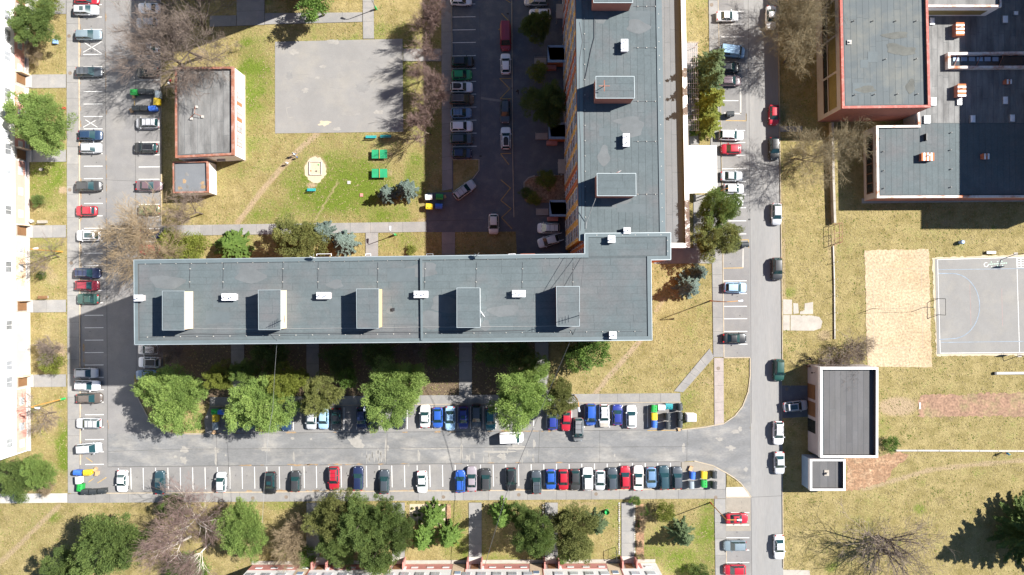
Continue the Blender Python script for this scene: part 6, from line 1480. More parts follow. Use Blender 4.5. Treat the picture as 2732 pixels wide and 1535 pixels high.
def spruce_crown(seed, R, Hc, m, tiers=15, leaf=.40, droop=.34, power=.85, dens=0.8):
    g = np.random.default_rng(seed); Cs, Ds, Ns, Ts = [], [], [], []
    for t in range(tiers):
        f = t / (tiers - 1); z = Hc * (.10 + .88 * f); rt = R * ((1 - f) ** power) + .12
        nb = int(g.integers(6, 9)) if f < .85 else 5; a0 = g.uniform(0, 6.28)
        for b in range(nb):
            a = a0 + 6.283 * b / nb + g.normal() * .12; r = rt * g.uniform(.72, 1.1); tb = g.uniform(.2, .8)
            nl = max(8, int(r * 34 * dens)); s = g.uniform(.12, 1.0, nl) ** .8
            side = g.normal(size=nl) * .16 * r * (1.05 - s) + g.normal(size=nl) * .05
            ca, sa = math.cos(a), math.sin(a)
            zz = z - droop * r * s ** 1.5 + g.normal(size=nl) * .06 + .10 * r * s ** 3
            Cs.append(np.stack([ca * r * s - sa * side, sa * r * s + ca * side, zz], 1))
            k = np.sign(side) * g.uniform(.2, 1.0, nl)
            Ds.append(unit(np.stack([ca - sa * k, sa + ca * k, g.normal(size=nl) * .25 - .1], 1)))
            Ns.append(unit(np.stack([g.normal(size=nl) * .4 + ca * .4, g.normal(size=nl) * .4 + sa * .4, np.full(nl, .9)], 1)))
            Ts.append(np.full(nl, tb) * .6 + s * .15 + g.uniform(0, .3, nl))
    C = np.concatenate(Cs); n = len(C); ln = leaf * g.uniform(.6, 1.3, n)
    return leaf_mesh('crown', C, np.concatenate(Ds), np.concatenate(Ns), ln, ln * .45, np.concatenate(Ts), m)
def tubes_mesh(name, S, sides, m):
    """S: list of (p0, p1, r0, r1)"""
    A = np.array([s[0] for s in S]); B = np.array([s[1] for s in S]); r0 = np.array([s[2] for s in S]); r1 = np.array([s[3] for s in S])
    d = unit(B - A); ref = np.where(np.abs(d[:, 2:3]) < .9, np.array([[0, 0, 1.0]]), np.array([[1.0, 0, 0]]))
    u = unit(np.cross(d, ref)); w = np.cross(d, u); n = len(A); V = np.zeros((n, 2, sides, 3))
    for k in range(sides):
        t = 2 * math.pi * k / sides; o = u * math.cos(t) + w * math.sin(t)
        V[:, 0, k] = A + o * r0[:, None]; V[:, 1, k] = B + o * r1[:, None]
    base = (np.arange(n) * 2 * sides)[:, None]; F = []
    for k in range(sides):
        j = (k + 1) % sides; F.append(np.concatenate([base + k, base + j, base + sides + j, base + sides + k], 1))
    F = np.stack(F, 1).reshape(-1, 4); nf = len(F); me = bpy.data.meshes.new(name)
    me.vertices.add(n * 2 * sides); me.vertices.foreach_set('co', V.astype(np.float32).ravel())
    me.loops.add(4 * nf); me.loops.foreach_set('vertex_index', F.astype(np.int32).ravel())
    me.polygons.add(nf); me.polygons.foreach_set('loop_start', np.arange(0, 4 * nf, 4, dtype=np.int32)); me.polygons.foreach_set('loop_total', np.full(nf, 4, dtype=np.int32))
    me.materials.append(m); me.update(calc_edges=True); return me
def bare_tree(seed, Ht, kids, spread, bark, twig, trunk_f=.28, rad=.2, multi=1, lenf=.62, minr=.013, up=.22, tl=1):
    r = random.Random(seed); thick, thin = [], []
    top = len(kids)
    def grow(p, d, L, rd, lev):
        n = 4 if lev < 2 else (3 if lev < top else 2); pts = [p]; ds = []
        for k in range(n):
            d = (d + Vector((r.gauss(0, .10), r.gauss(0, .10), r.gauss(0, .06) + up * .15))).normalized(); ds.append(d); pts.append(pts[-1] + d * L / n)
        re = max(minr * .8, rd * .5)
        for k in range(n):
            a, b = rd + (re - rd) * k / n, rd + (re - rd) * (k + 1) / n
            (thick if lev <= tl else thin).append((tuple(pts[k]), tuple(pts[k + 1]), a, b))
        if lev == top: return
        for c in range(kids[lev]):
            f = 1.0 if c == 0 and lev > 0 else r.uniform(.35 if lev else .72, 1.0); k = min(n - 1, int(f * n)); q = pts[k].lerp(pts[k + 1], f * n - k)
            base = ds[k]; ax = base.orthogonal().normalized(); ax.rotate(Matrix.Rotation(r.uniform(0, 6.283), 3, base))
            ang = r.uniform(.35, .95) * spread; nd = (base * math.cos(ang) + ax * math.sin(ang)); nd.z += up * (.5 if lev else .9)
            grow(q, nd.normalized(), L * lenf * r.uniform(.7, 1.25) if lev else Ht * .34 * r.uniform(.8, 1.2), max(minr, (rd + (re - rd) * f) * r.uniform(.5, .68)), lev + 1)
    for k in range(multi):
        t = 2 * math.pi * k / multi + r.uniform(-.4, .4); tilt = 0.0 if multi == 1 else .35
        grow(Vector((.12 * math.cos(t), .12 * math.sin(t), 0)) if multi > 1 else Vector((0, 0, 0)), Vector((tilt * math.cos(t), tilt * math.sin(t), 1)).normalized(), Ht * trunk_f, rad, 0)
    return tubes_mesh('trunk', thick, 6, bark), tubes_mesh('crown', thin, 3, twig)
def trunk_for(Ht, rad):
    return tubes_mesh('trunk', [((0, 0, -.05), (0, 0, Ht * .5), rad, rad * .7), ((0, 0, Ht * .5), (0, 0, Ht * .92), rad * .7, rad * .15)], 8, M_bark)
T_big, T_small = trunk_for(9, .2), trunk_for(4, .09)
PROTO = {}
def proto(key, fn, R, Hh, trunk): PROTO.setdefault(key, []).append((fn, trunk, R, Hh))
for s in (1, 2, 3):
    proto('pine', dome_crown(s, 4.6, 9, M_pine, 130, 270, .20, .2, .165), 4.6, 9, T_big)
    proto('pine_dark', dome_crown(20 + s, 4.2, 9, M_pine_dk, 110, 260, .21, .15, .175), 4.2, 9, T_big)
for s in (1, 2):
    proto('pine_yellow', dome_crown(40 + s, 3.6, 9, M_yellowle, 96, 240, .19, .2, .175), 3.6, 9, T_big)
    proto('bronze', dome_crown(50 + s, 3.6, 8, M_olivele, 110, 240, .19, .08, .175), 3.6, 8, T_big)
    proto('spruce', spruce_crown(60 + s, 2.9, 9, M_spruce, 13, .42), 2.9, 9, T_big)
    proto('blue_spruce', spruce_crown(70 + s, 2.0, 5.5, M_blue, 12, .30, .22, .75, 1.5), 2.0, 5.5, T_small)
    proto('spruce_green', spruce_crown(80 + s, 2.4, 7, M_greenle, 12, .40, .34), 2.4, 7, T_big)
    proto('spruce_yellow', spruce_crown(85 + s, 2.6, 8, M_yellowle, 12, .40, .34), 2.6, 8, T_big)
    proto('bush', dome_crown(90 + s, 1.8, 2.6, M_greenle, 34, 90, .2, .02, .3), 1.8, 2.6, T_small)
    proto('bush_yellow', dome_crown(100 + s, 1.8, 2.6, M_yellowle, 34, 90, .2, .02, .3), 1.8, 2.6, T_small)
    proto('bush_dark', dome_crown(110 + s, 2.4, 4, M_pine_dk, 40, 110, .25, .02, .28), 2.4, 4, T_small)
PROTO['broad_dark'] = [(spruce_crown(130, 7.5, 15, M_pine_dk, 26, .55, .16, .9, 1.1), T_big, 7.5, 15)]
PROTO['leafy'] = [(dome_crown(120, 2.8, 7, M_greenle, 44, 90, .30, .2, .26), T_big, 2.8, 7)]
cnt = {}
def tree(name, u, v, rpx, Ht, key, label, cat='tree', group=None):
    k = cnt.get(key, 0); cnt[key] = k + 1; cm, tm, R0, H0 = PROTO[key][k % len(PROTO[key])]
    zc = Ht * .55; p = W(u, v, zc); R = rpx / P * (H - zc) / H
    root = empty(name, (p.x, p.y, 0), (k * 2.399) % 6.283); root.scale = (R / R0, R / R0, Ht / H0)
    tag(root, label, cat, group)
    shared('trunk', tm, root, scale=(1, 1, H0 / (9 if tm is T_big else 4))); shared('crown', cm, root)
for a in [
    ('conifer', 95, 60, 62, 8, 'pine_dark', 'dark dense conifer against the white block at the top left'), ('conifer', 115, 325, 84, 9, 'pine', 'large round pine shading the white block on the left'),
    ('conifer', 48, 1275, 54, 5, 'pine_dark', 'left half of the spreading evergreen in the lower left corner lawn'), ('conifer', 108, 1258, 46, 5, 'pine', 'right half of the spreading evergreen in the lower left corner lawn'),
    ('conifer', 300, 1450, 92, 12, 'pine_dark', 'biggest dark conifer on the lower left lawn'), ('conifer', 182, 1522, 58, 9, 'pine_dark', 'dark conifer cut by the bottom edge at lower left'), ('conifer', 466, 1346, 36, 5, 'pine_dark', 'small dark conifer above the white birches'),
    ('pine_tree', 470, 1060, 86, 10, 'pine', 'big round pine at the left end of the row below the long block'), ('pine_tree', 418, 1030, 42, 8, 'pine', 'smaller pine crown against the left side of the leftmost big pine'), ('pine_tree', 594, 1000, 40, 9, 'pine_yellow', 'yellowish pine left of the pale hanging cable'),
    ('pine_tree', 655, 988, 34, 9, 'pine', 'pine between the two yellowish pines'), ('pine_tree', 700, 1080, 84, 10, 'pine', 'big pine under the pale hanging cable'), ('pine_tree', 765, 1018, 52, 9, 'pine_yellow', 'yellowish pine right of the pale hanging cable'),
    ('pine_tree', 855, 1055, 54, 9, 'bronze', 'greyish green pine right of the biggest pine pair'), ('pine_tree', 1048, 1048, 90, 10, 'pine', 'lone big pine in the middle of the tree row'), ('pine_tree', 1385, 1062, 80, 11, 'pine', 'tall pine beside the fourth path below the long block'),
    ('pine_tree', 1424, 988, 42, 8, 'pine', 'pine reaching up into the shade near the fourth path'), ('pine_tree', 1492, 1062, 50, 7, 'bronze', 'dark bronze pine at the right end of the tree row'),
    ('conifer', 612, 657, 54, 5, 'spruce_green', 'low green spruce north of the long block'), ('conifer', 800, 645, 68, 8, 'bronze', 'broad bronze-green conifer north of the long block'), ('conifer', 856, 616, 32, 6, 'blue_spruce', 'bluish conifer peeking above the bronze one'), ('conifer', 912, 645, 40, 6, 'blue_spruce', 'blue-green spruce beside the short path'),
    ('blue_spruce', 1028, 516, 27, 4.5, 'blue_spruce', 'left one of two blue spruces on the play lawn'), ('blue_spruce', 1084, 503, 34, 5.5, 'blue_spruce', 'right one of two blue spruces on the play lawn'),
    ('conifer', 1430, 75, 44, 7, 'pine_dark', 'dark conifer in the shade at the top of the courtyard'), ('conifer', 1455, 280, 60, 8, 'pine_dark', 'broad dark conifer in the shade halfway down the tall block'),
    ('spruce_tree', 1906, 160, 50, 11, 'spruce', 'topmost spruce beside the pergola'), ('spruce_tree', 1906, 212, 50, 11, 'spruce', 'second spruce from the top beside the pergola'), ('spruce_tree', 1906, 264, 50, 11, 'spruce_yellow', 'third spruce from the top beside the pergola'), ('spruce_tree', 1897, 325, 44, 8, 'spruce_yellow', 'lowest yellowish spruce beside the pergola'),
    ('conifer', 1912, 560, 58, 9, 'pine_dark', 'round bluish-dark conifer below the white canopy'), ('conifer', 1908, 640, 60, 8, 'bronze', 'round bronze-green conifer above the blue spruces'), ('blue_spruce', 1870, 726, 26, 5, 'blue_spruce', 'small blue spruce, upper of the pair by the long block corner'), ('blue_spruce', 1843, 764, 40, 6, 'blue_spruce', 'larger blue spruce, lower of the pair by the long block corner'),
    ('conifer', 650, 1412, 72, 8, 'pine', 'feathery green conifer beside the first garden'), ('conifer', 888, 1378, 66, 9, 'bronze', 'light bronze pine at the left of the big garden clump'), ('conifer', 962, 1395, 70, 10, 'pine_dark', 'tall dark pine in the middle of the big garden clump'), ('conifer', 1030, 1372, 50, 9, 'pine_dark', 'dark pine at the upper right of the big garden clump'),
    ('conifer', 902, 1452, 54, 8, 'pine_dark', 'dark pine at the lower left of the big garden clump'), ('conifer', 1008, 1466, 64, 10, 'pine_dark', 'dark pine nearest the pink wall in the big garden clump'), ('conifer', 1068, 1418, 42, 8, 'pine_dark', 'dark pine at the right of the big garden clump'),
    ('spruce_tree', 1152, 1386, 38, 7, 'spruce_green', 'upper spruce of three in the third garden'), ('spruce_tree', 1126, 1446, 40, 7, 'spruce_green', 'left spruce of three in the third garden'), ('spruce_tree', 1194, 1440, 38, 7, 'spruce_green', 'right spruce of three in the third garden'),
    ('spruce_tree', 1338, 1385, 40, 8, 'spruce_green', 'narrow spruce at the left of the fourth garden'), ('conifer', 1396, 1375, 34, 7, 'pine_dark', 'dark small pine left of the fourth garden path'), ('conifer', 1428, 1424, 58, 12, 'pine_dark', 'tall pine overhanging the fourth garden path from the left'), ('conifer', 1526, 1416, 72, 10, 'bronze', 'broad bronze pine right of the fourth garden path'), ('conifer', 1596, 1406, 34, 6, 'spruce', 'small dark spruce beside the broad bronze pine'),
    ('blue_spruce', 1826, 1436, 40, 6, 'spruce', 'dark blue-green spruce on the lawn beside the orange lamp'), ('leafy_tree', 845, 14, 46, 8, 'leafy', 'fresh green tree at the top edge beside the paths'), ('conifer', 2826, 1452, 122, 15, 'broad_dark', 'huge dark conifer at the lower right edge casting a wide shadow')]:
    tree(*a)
for a in [
    ('shrub', 132, 14, 34, 3.5, 'bush_yellow', 'yellowish shrub right of the top left conifer'), ('shrub', 101, 535, 17, 2, 'bush_dark', 'small dark shrub on the left lawn below the ring'), ('shrub', 140, 968, 34, 3, 'bush_yellow', 'round yellow-green shrub on the left lawn'), ('shrub', 470, 655, 46, 4, 'bush_yellow', 'low spreading juniper left of the green spruce'), ('shrub', 520, 660, 34, 3, 'bush_yellow', 'juniper tuft beside the low green spruce'),
    ('shrub', 1433, 192, 26, 2.5, 'bush_yellow', 'yellow shrub in the shade between two porches'), ('shrub', 1455, 477, 26, 1.4, 'bush_yellow', 'yellow clipped shrub at the top of the hedge bed'), ('shrub', 1425, 530, 18, 1.4, 'bush_yellow', 'yellow shrub at the lower left of the hedge bed'), ('shrub', 1404, 515, 16, 1.2, 'bush_dark', 'dark shrub at the left tip of the hedge bed'),
    ('shrub', 1575, 940, 46, 5, 'bush', 'larger green bush at the shade edge below the long block'), ('shrub', 1533, 952, 30, 5, 'bush', 'smaller green bush at the shade edge below the long block'), ('shrub', 925, 1005, 28, 4, 'bush', 'bright green bush at the shade edge right of the greyish pine'),
    ('shrub', 905, 955, 42, 4, 'bush_dark', 'dark bush in the shade right of the second path'), ('shrub', 720, 945, 52, 5, 'bush_dark', 'dark bush in the shade above the big pine pair'), ('shrub', 1180, 945, 42, 4, 'bush_dark', 'dark bush in the shade left of the third path'), ('shrub', 1318, 935, 48, 5, 'bush_dark', 'dark bush in the shade right of the third path'), ('shrub', 1385, 945, 42, 5, 'bush_dark', 'dark bush in the shade left of the fourth path'), ('shrub', 1010, 940, 46, 4, 'bush_dark', 'dark bush in the shade above the lone big pine'),
    ('shrub', 1775, 1363, 28, 3, 'bush_yellow', 'yellow-green shrub in the fifth garden'), ('shrub', 1695, 1336, 13, 1.6, 'bush', 'small round shrub at the top of the fifth garden path'), ('shrub', 1718, 1364, 13, 1.2, 'bush', 'small shrub in the dry bed of the fifth garden'), ('shrub', 1707, 1398, 8, .8, 'bush', 'tiny round shrub in the dry bed of the fifth garden'), ('shrub', 1865, 1530, 26, 3, 'bush_dark', 'dark shrub at the bottom edge near the parking'), ('shrub', 817, 1487, 27, 2.4, 'bush', 'bright green hedge beside the first garden path'), ('shrub', 1500, 1493, 14, 1, 'bush', 'small green plant at the foot of the pink wall'),
    ('shrub', 2374, 1187, 22, 2.6, 'bush', 'green bush at the corner of the garages'), ('shrub', 1098, 668, 14, 1, 'bush_yellow', 'small yellow plant with a stone ring north of the long block'), ('shrub', 1850, 345, 14, 1.2, 'bush', 'green plant at the foot of the pergola'), ('shrub', 800, 1470, 14, 1.5, 'bush', 'small green tuft left of the bright hedge'),
    ('shrub', 110, 735, 12, 1, 'bush_dark', 'small green tuft on the left lawn'), ('shrub', 505, 1525, 50, 3, 'bush', 'green bush at the bottom edge under the white birches')]:
    tree(*a, cat='shrub', group='shrubs')
BARE = {
    'wide': bare_tree(3, 14, (6, 7, 8, 8), 1.0, M_bark, M_twig, .30, .24), 'wide2': bare_tree(8, 14, (7, 6, 8, 8), 1.05, M_bark, M_twig, .28, .24),
    'olive': bare_tree(11, 13, (6, 7, 8, 8), 1.15, M_bark, M_twig_olive, .24, .22, up=.12), 'tan': bare_tree(14, 12, (6, 7, 8, 8), 1.0, M_twig_tan, M_twig_tan, .26, .2),
    'red': bare_tree(17, 9, (7, 7, 8, 7), .72, M_bark, M_twig_red, .30, .14, up=.34, minr=.012), 'red2': bare_tree(18, 9, (8, 7, 7, 7), .75, M_bark, M_twig_red, .28, .14, up=.34, minr=.012),
    'birch': bare_tree(23, 13, (7, 7, 7, 7), .95, M_birch, M_twig_red, .34, .22, up=.22, tl=2), 'birch2': bare_tree(24, 13, (7, 7, 7, 7), .95, M_birch, M_twig_red, .32, .22, up=.2, tl=2),
    'bush': bare_tree(31, 4, (4, 5, 6, 5), .9, M_bark, M_twig, .34, .05, 6, .66, .009), 'tanbush': bare_tree(33, 6, (4, 6, 6, 6), .8, M_twig_tan, M_twig_tan, .34, .07, 6, .66, .014),
    'young': bare_tree(36, 6, (6, 5, 5, 4), .9, M_bark, M_twig, .3, .09, minr=.012), 'dark': bare_tree(39, 11, (6, 5, 4, 4), 1.2, M_bark, M_twig, .16, .30, 2, up=.12),
}
BH = {'wide': 14, 'wide2': 14, 'olive': 13, 'tan': 12, 'red': 9, 'red2': 9, 'birch': 13, 'birch2': 13, 'bush': 4, 'tanbush': 6, 'young': 6, 'dark': 11}
def bare(name, u, v, Ht, key, rz, wide, label, cat='tree', group='bare trees'):
    p = W(u, v); tm, cm = BARE[key]; root = empty(name, p, rz); s = Ht / BH[key]; root.scale = (s * wide, s * wide, s); tag(root, label, cat, group)
    shared('trunk', tm, root); shared('crown', cm, root)
for a in [
    ('bare_tree', 536, 153, 15, 'wide', .3, 1.1, 'bare tree with trunk by the top right corner of the service building'), ('bare_tree', 489, 177, 14.5, 'wide2', 1.7, 1.1, 'bare tree leaning over the top of the service building'), ('bare_tree', 560, 92, 14, 'wide', 2.9, 1.1, 'bare tree nearest the top edge in the left clump'), ('bare_tree', 470, 120, 13, 'wide2', 4.2, 1.0, 'bare tree over the parked cars at the top left'),
    ('sapling', 646, 129, 2.6, 'young', 0, .8, 'small bare sapling on the lawn left of the court'), ('sapling', 606, 104, 3.2, 'young', 2, .8, 'bare sapling at the edge of the top left shadow'),
    ('bare_tree', 427, 618, 14, 'tan', .5, 1.25, 'tan bare tree over the lane at the left end of the middle path'), ('bare_tree', 540, 571, 9, 'wide2', 2.2, 1.0, 'bare tree beside the service annex'), ('bare_tree', 448, 690, 12.5, 'tan', 3.6, 1.2, 'tan bare tree beside the left end of the long block'),
    ('bare_tree', 158, 686, 7, 'young', 1.1, 1.2, 'bare tree against the white block beside the orange lamp'), ('bare_tree', 150, 1100, 6.5, 'young', 2.6, 1.4, 'wide bare tree below the green-based lamp'), ('bare_shrub', 162, 928, 4, 'bush', 0, 1.0, 'fan-shaped bare shrub in a pale patch on the left lawn'), ('bare_shrub', 112, 146, 3.4, 'tanbush', 1, 1.1, 'tan bare bush below the top left conifer'), ('bare_shrub', 150, 1290, 3.4, 'tanbush', 4, .8, 'tan bare bush right of the lower left evergreen'),
    ('bare_tree', 2088, 78, 12, 'olive', .4, 1.0, 'topmost bare tree in the shade of the gym'), ('bare_tree', 2090, 112, 12, 'olive', 2.4, 1.0, 'second bare tree in the shade of the gym'), ('bare_tree', 2090, 168, 11, 'olive', 4.4, 1.0, 'third bare tree in the shade of the gym'), ('bare_tree', 2120, 40, 12, 'olive', 5.5, 1.0, 'bare tree closest to the gym wall at the top'),
    ('bare_tree', 2120, 424, 12, 'olive', 1.4, 1.0, 'large bare tree with dark trunk beside the east road'), ('bare_tree', 2198, 412, 10, 'olive', 3.0, 1.05, 'bare tree between the low wall and the school'), ('bare_shrub', 2222, 962, 4.5, 'bush', .6, 1.3, 'dark bare bush at the corner of the garages'), ('bare_shrub', 2268, 926, 3.6, 'bush', 2.2, 1.2, 'dark bare bush left of the sand court'),
    ('bare_tree', 2343, 1434, 13, 'dark', .2, 1.2, 'wide bare tree with long branch shadows at lower right'), ('bare_tree', 2350, 1464, 11, 'dark', 2.6, 1.15, 'lower twin of the wide bare tree at lower right'),
    ('birch_tree', 532, 1374, 12.5, 'birch', 1.0, 1.2, 'upper white-limbed birch on the lower left lawn'), ('birch_tree', 508, 1432, 12.5, 'birch2', 3.0, 1.2, 'lower white-limbed birch on the lower left lawn'), ('birch_tree', 560, 1450, 10, 'birch', 4.6, .9, 'right white-limbed birch on the lower left lawn'),
    ('bare_shrub', 795, 1418, 6, 'tanbush', .5, 1.25, 'tall tan bare bush left of the first garden path'), ('bare_shrub', 1115, 990, 2.6, 'tanbush', 2, 1.0, 'tan bare bush right of the lone big pine'), ('bare_shrub', 470, 930, 3.6, 'bush', 3, 1.5, 'dark bare bush in the shade at the left end below the long block'), ('bare_shrub', 1110, 935, 4, 'bush', 5, 1.2, 'dark bare bush in the shade above the tan one')]:
    bare(*a)
for k, (v, w) in enumerate(((28, 1.0), (68, 1.0), (108, .95), (150, 1.0), (192, 1.0), (232, 1.0), (274, 1.0), (312, 1.05), (352, 1.0))):
    bare('bare_tree', 1150 + (k % 2) * 4, v + 8, 7.6 + .5 * ((k * 3) % 3), ('red', 'red2')[k % 2], k * 1.3, w, ORD[k] + ' reddish bare tree from the top in the line right of the court', 'tree', 'row of reddish bare trees')
# low garden plants in the beds
for k in range(26):
    u, v = rc.uniform(1097, 1190), rc.uniform(1347, 1398)
    p = W(u, v, .1); root = empty('bedding_plant', (p.x, p.y, .05), rc.uniform(0, 6)); s = rc.uniform(.10, .17); root.scale = (s, s, s * 1.1)
    tag(root, 'low leafy plant in the pale flower bed of the third garden', 'plant', 'bedding plants of the third garden'); shared('leaves', PROTO[('bush', 'bush_yellow')[k % 2]][0][0], root)
for k in range(12):
    u, v = rc.uniform(1699, 1716), rc.uniform(1350, 1478)
    p = W(u, v, .1); root = empty('bedding_plant', (p.x, p.y, .05), rc.uniform(0, 6)); s = rc.uniform(.12, .25); root.scale = (s, s, s)
    tag(root, 'dry twiggy plant in the bed left of the yellow-green shrub', 'plant', 'bedding plants of the fifth garden'); shared('twigs', BARE['tanbush'][1], root)

# ------------------------------------------------------------------ people
M_skin = mat('skin', (.50, .30, .22), .6, .03); M_hair = mat('dark_hair', (.025, .018, .014), .7, .05)
def cloth(name, c): return mat('cloth_' + name, c, .85, .06)
def person(u, v, hgt, rz, top, legs, label, hat=None, stride=.26):
    s = hgt / 1.72; p = W(u, v); J = {}; E = []; Rr = []
    pts = [('pel', (0, 0, .95), .135), ('waist', (0, 0, 1.08), .125), ('chest', (.01, 0, 1.30), .15), ('neck', (.01, 0, 1.47), .06), ('chin', (.03, 0, 1.53), .065), ('head', (.035, 0, 1.62), .095), ('crown', (.02, 0, 1.70), .06)]
    for sd, sg in (('l', 1), ('r', -1)):
        f = stride * sg
        pts += [('hip' + sd, (0, .09 * sg, .90), .095), ('kne' + sd, (f * .55 + .03, .095 * sg, .50), .065), ('ank' + sd, (f - .03, .09 * sg, .09), .045), ('toe' + sd, (f + .15, .10 * sg, .04), .036),
                ('sho' + sd, (0, .19 * sg, 1.42), .062), ('elb' + sd, (-f * .35 - .02, .25 * sg, 1.15), .046), ('wri' + sd, (-f * .7 + .05, .25 * sg, .92), .032), ('pal' + sd, (-f * .8 + .06, .25 * sg, .85), .030)]
        for k in range(4): pts.append((f'fi{k}' + sd, (-f * .8 + .09 - .02 * k, .25 * sg - .012 * sg, .765 + .01 * abs(k - 1.5)), .010))
        pts.append(('thu' + sd, (-f * .8 + .105, .225 * sg, .82), .011))
    names = [q[0] for q in pts]; ix = {n: i for i, n in enumerate(names)}
    E = [('pel', 'waist'), ('waist', 'chest'), ('chest', 'neck'), ('neck', 'chin'), ('chin', 'head'), ('head', 'crown')]
    for sd in 'lr':
        E += [('pel', 'hip' + sd), ('hip' + sd, 'kne' + sd), ('kne' + sd, 'ank' + sd), ('ank' + sd, 'toe' + sd), ('chest', 'sho' + sd), ('sho' + sd, 'elb' + sd), ('elb' + sd, 'wri' + sd), ('wri' + sd, 'pal' + sd), ('pal' + sd, 'thu' + sd)] + [('pal' + sd, f'fi{k}' + sd) for k in range(4)]
    me = bpy.data.meshes.new('skeleton'); me.from_pydata([tuple(c * s for c in q[1]) for q in pts], [(ix[a], ix[b]) for a, b in E], [])
    tmp = bpy.data.objects.new('skeleton', me); COL.objects.link(tmp)
    sk = tmp.modifiers.new('skin', 'SKIN'); 
    for i, q in enumerate(pts):
        me.skin_vertices[0].data[i].radius = (q[2] * s, q[2] * s); me.skin_vertices[0].data[i].use_root = (i == 0)
    sub = tmp.modifiers.new('sub', 'SUBSURF'); sub.levels = 1; sub.render_levels = 1
    dg = bpy.context.evaluated_depsgraph_get(); dg.update(); bme = bpy.data.meshes.new_from_object(tmp.evaluated_get(dg)); bme.name = 'body'
    bpy.data.objects.remove(tmp); bme.materials.clear()
    for m in (legs, top, M_skin, M_blackm): bme.materials.append(m)
    for pl in bme.polygons:
        c = pl.center / s; pl.use_smooth = True
        pl.material_index = 3 if c.z < .09 else (2 if (c.z > 1.47 or (abs(c.y) > .19 and c.z < .92)) else (1 if c.z > .93 else 0))
    root = empty('person', p, rz); tag(root, label, 'person'); b = bpy.data.objects.new('body', bme); link(b, root)
    hm = hat or M_hair; V = []; F = []; n = 12
    for k in range(5):
        a = math.pi / 2 * k / 4
        for j in range(n):
            t = 2 * math.pi * j / n; V.append(((.015 + .112 * math.cos(a) * math.cos(t)) * s, .104 * math.cos(a) * math.sin(t) * s, (1.615 + .135 * math.sin(a)) * s))
    for k in range(4):
        for j in range(n): F.append((k * n + j, k * n + (j + 1) % n, (k + 1) * n + (j + 1) % n, (k + 1) * n + j))
    obj('hat' if hat else 'hair', V, F, hm, root, smooth=True)
    MB().add([(.125 * s, -.014 * s, 1.585 * s), (.125 * s, .014 * s, 1.585 * s), (.115 * s, 0, 1.63 * s), (.155 * s, 0, 1.59 * s)], [(0, 1, 3), (1, 2, 3), (2, 0, 3)]).build('nose', M_skin, root)
    for sg in (1, -1): MB().tube((.11 * s, .035 * sg * s, 1.625 * s), (.124 * s, .036 * sg * s, 1.625 * s), .011 * s, n=6).build('eye', M_blackm, root)
wht, lbl, den, blk = cloth('white', (.62, .63, .66)), cloth('pale_blue', (.42, .50, .60)), cloth('denim', (.05, .075, .14)), cloth('black', (.018, .018, .022))
person(789, 414.5, 1.75, 3.8, lbl, den, 'adult in a pale blue jacket walking on the worn lawn path')
person(795, 421, 1.2, 3.8, cloth('blue', (.06, .16, .42)), den, 'child in blue walking beside the adult in pale blue', stride=.18)
person(769.5, 437.5, 1.35, 3.8, wht, wht, 'child in white with a white cap walking ahead on the worn path', wht, .2)
person(2155, 956.5, 1.8, .3, blk, den, 'person in dark clothes on the grass above the garage corner')
person(2150, 976, 1.7, 1.9, cloth('brown', (.12, .07, .05)), blk, 'person in brown standing at the garage corner')
person(2676, 1207, 1.7, .2, cloth('turquoise', (.02, .25, .42)), cloth('redtrousers', (.42, .03, .05)), 'person in a turquoise top and red trousers beside the pale wall line', cloth('teal', (.02, .3, .4)))
person(1381, 248, 1.75, 1.7, blk, blk, 'person in black walking in the shaded courtyard')

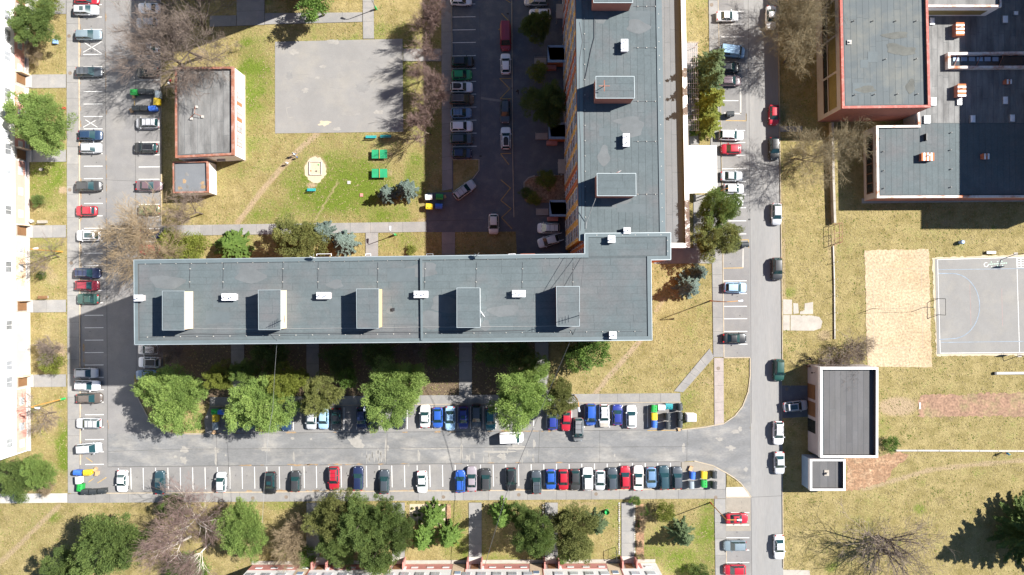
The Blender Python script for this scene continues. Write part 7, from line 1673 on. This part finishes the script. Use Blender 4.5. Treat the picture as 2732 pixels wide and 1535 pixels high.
# ------------------------------------------------------------------ tufts in the lawns
def inside(poly, X, Y):
    r = np.zeros(len(X), bool); n = len(poly)
    for i in range(n):
        (a, b), (c, d) = poly[i], poly[(i + 1) % n]
        if b == d: continue
        k = ((b > Y) != (d > Y)) & (X < (c - a) * (Y - b) / (d - b) + a); r ^= k
    return r
def tufts(name, label, seed, count, size, c0, c1, box=(-20, -20, 2752, 1555)):
    g = np.random.default_rng(seed); nc = count // 9
    cu, cv = g.uniform(box[0], box[2], nc), g.uniform(box[1], box[3], nc); rr = g.uniform(6, 60, nc)
    i = g.integers(0, nc, count); U = cu[i] + g.normal(size=count) * rr[i]; Vv = cv[i] + g.normal(size=count) * rr[i]
    bad = (GU.min() > 1e9) * np.zeros(count, bool)
    for poly in PAVED: bad |= inside(poly, U, Vv)
    for poly in ([(466, 180), (655, 200), (655, 432), (580, 516), (460, 516)], [(2150, 975), (2330, 975), (2330, 1215), (2256, 1300), (2135, 1300)], [(2180, -50), (2420, -50), (2420, 335), (2740, 335), (2740, 540), (2300, 540), (2180, 330)], [(540, 700), (1670, 690), (1670, 880), (540, 892)], [(1500, -50), (1840, -50), (1840, 660), (1500, 690)], [(-50, -50), (80, -50), (86, 1205), (-50, 1205)], [(672, 1496), (1752, 1492), (1752, 1560), (672, 1560)]):
        bad |= inside(poly, U, Vv)
    U, Vv = U[~bad], Vv[~bad]; n = len(U); k = 3
    C = np.repeat(np.stack([(U - CU) / P, (CV - Vv) / P, np.full(n, .02)], 1), k, 0); C[:, :2] += g.normal(size=(n * k, 2)) * size * .35
    a = g.uniform(0, 6.283, n * k); tl = g.uniform(.05, .35, n * k)
    D = np.stack([np.cos(a) * np.cos(tl), np.sin(a) * np.cos(tl), np.sin(tl)], 1); N = unit(np.stack([-np.cos(a) * np.sin(tl), -np.sin(a) * np.sin(tl), np.cos(tl)], 1) + g.normal(size=(n * k, 3)) * .2)
    ln = size * g.uniform(.6, 1.5, n * k); C[:, 2] += ln * .5 * np.sin(tl)
    o = link(bpy.data.objects.new(name, leaf_mesh(name, C, D, N, ln, ln * .5, g.uniform(0, 1, n * k), leaf_mat(name + '_blades', c0, c1))))
    tag(o, label, 'grass', kind='stuff')
tufts('dry_grass_tufts', 'dry straw-coloured grass tufts over the lawns', 5, 42000, .17, (.22, .175, .075), (.46, .38, .21))
tufts('green_grass_tufts', 'fresh green grass tufts over the lawns', 6, 15000, .17, (.11, .145, .024), (.20, .25, .045))
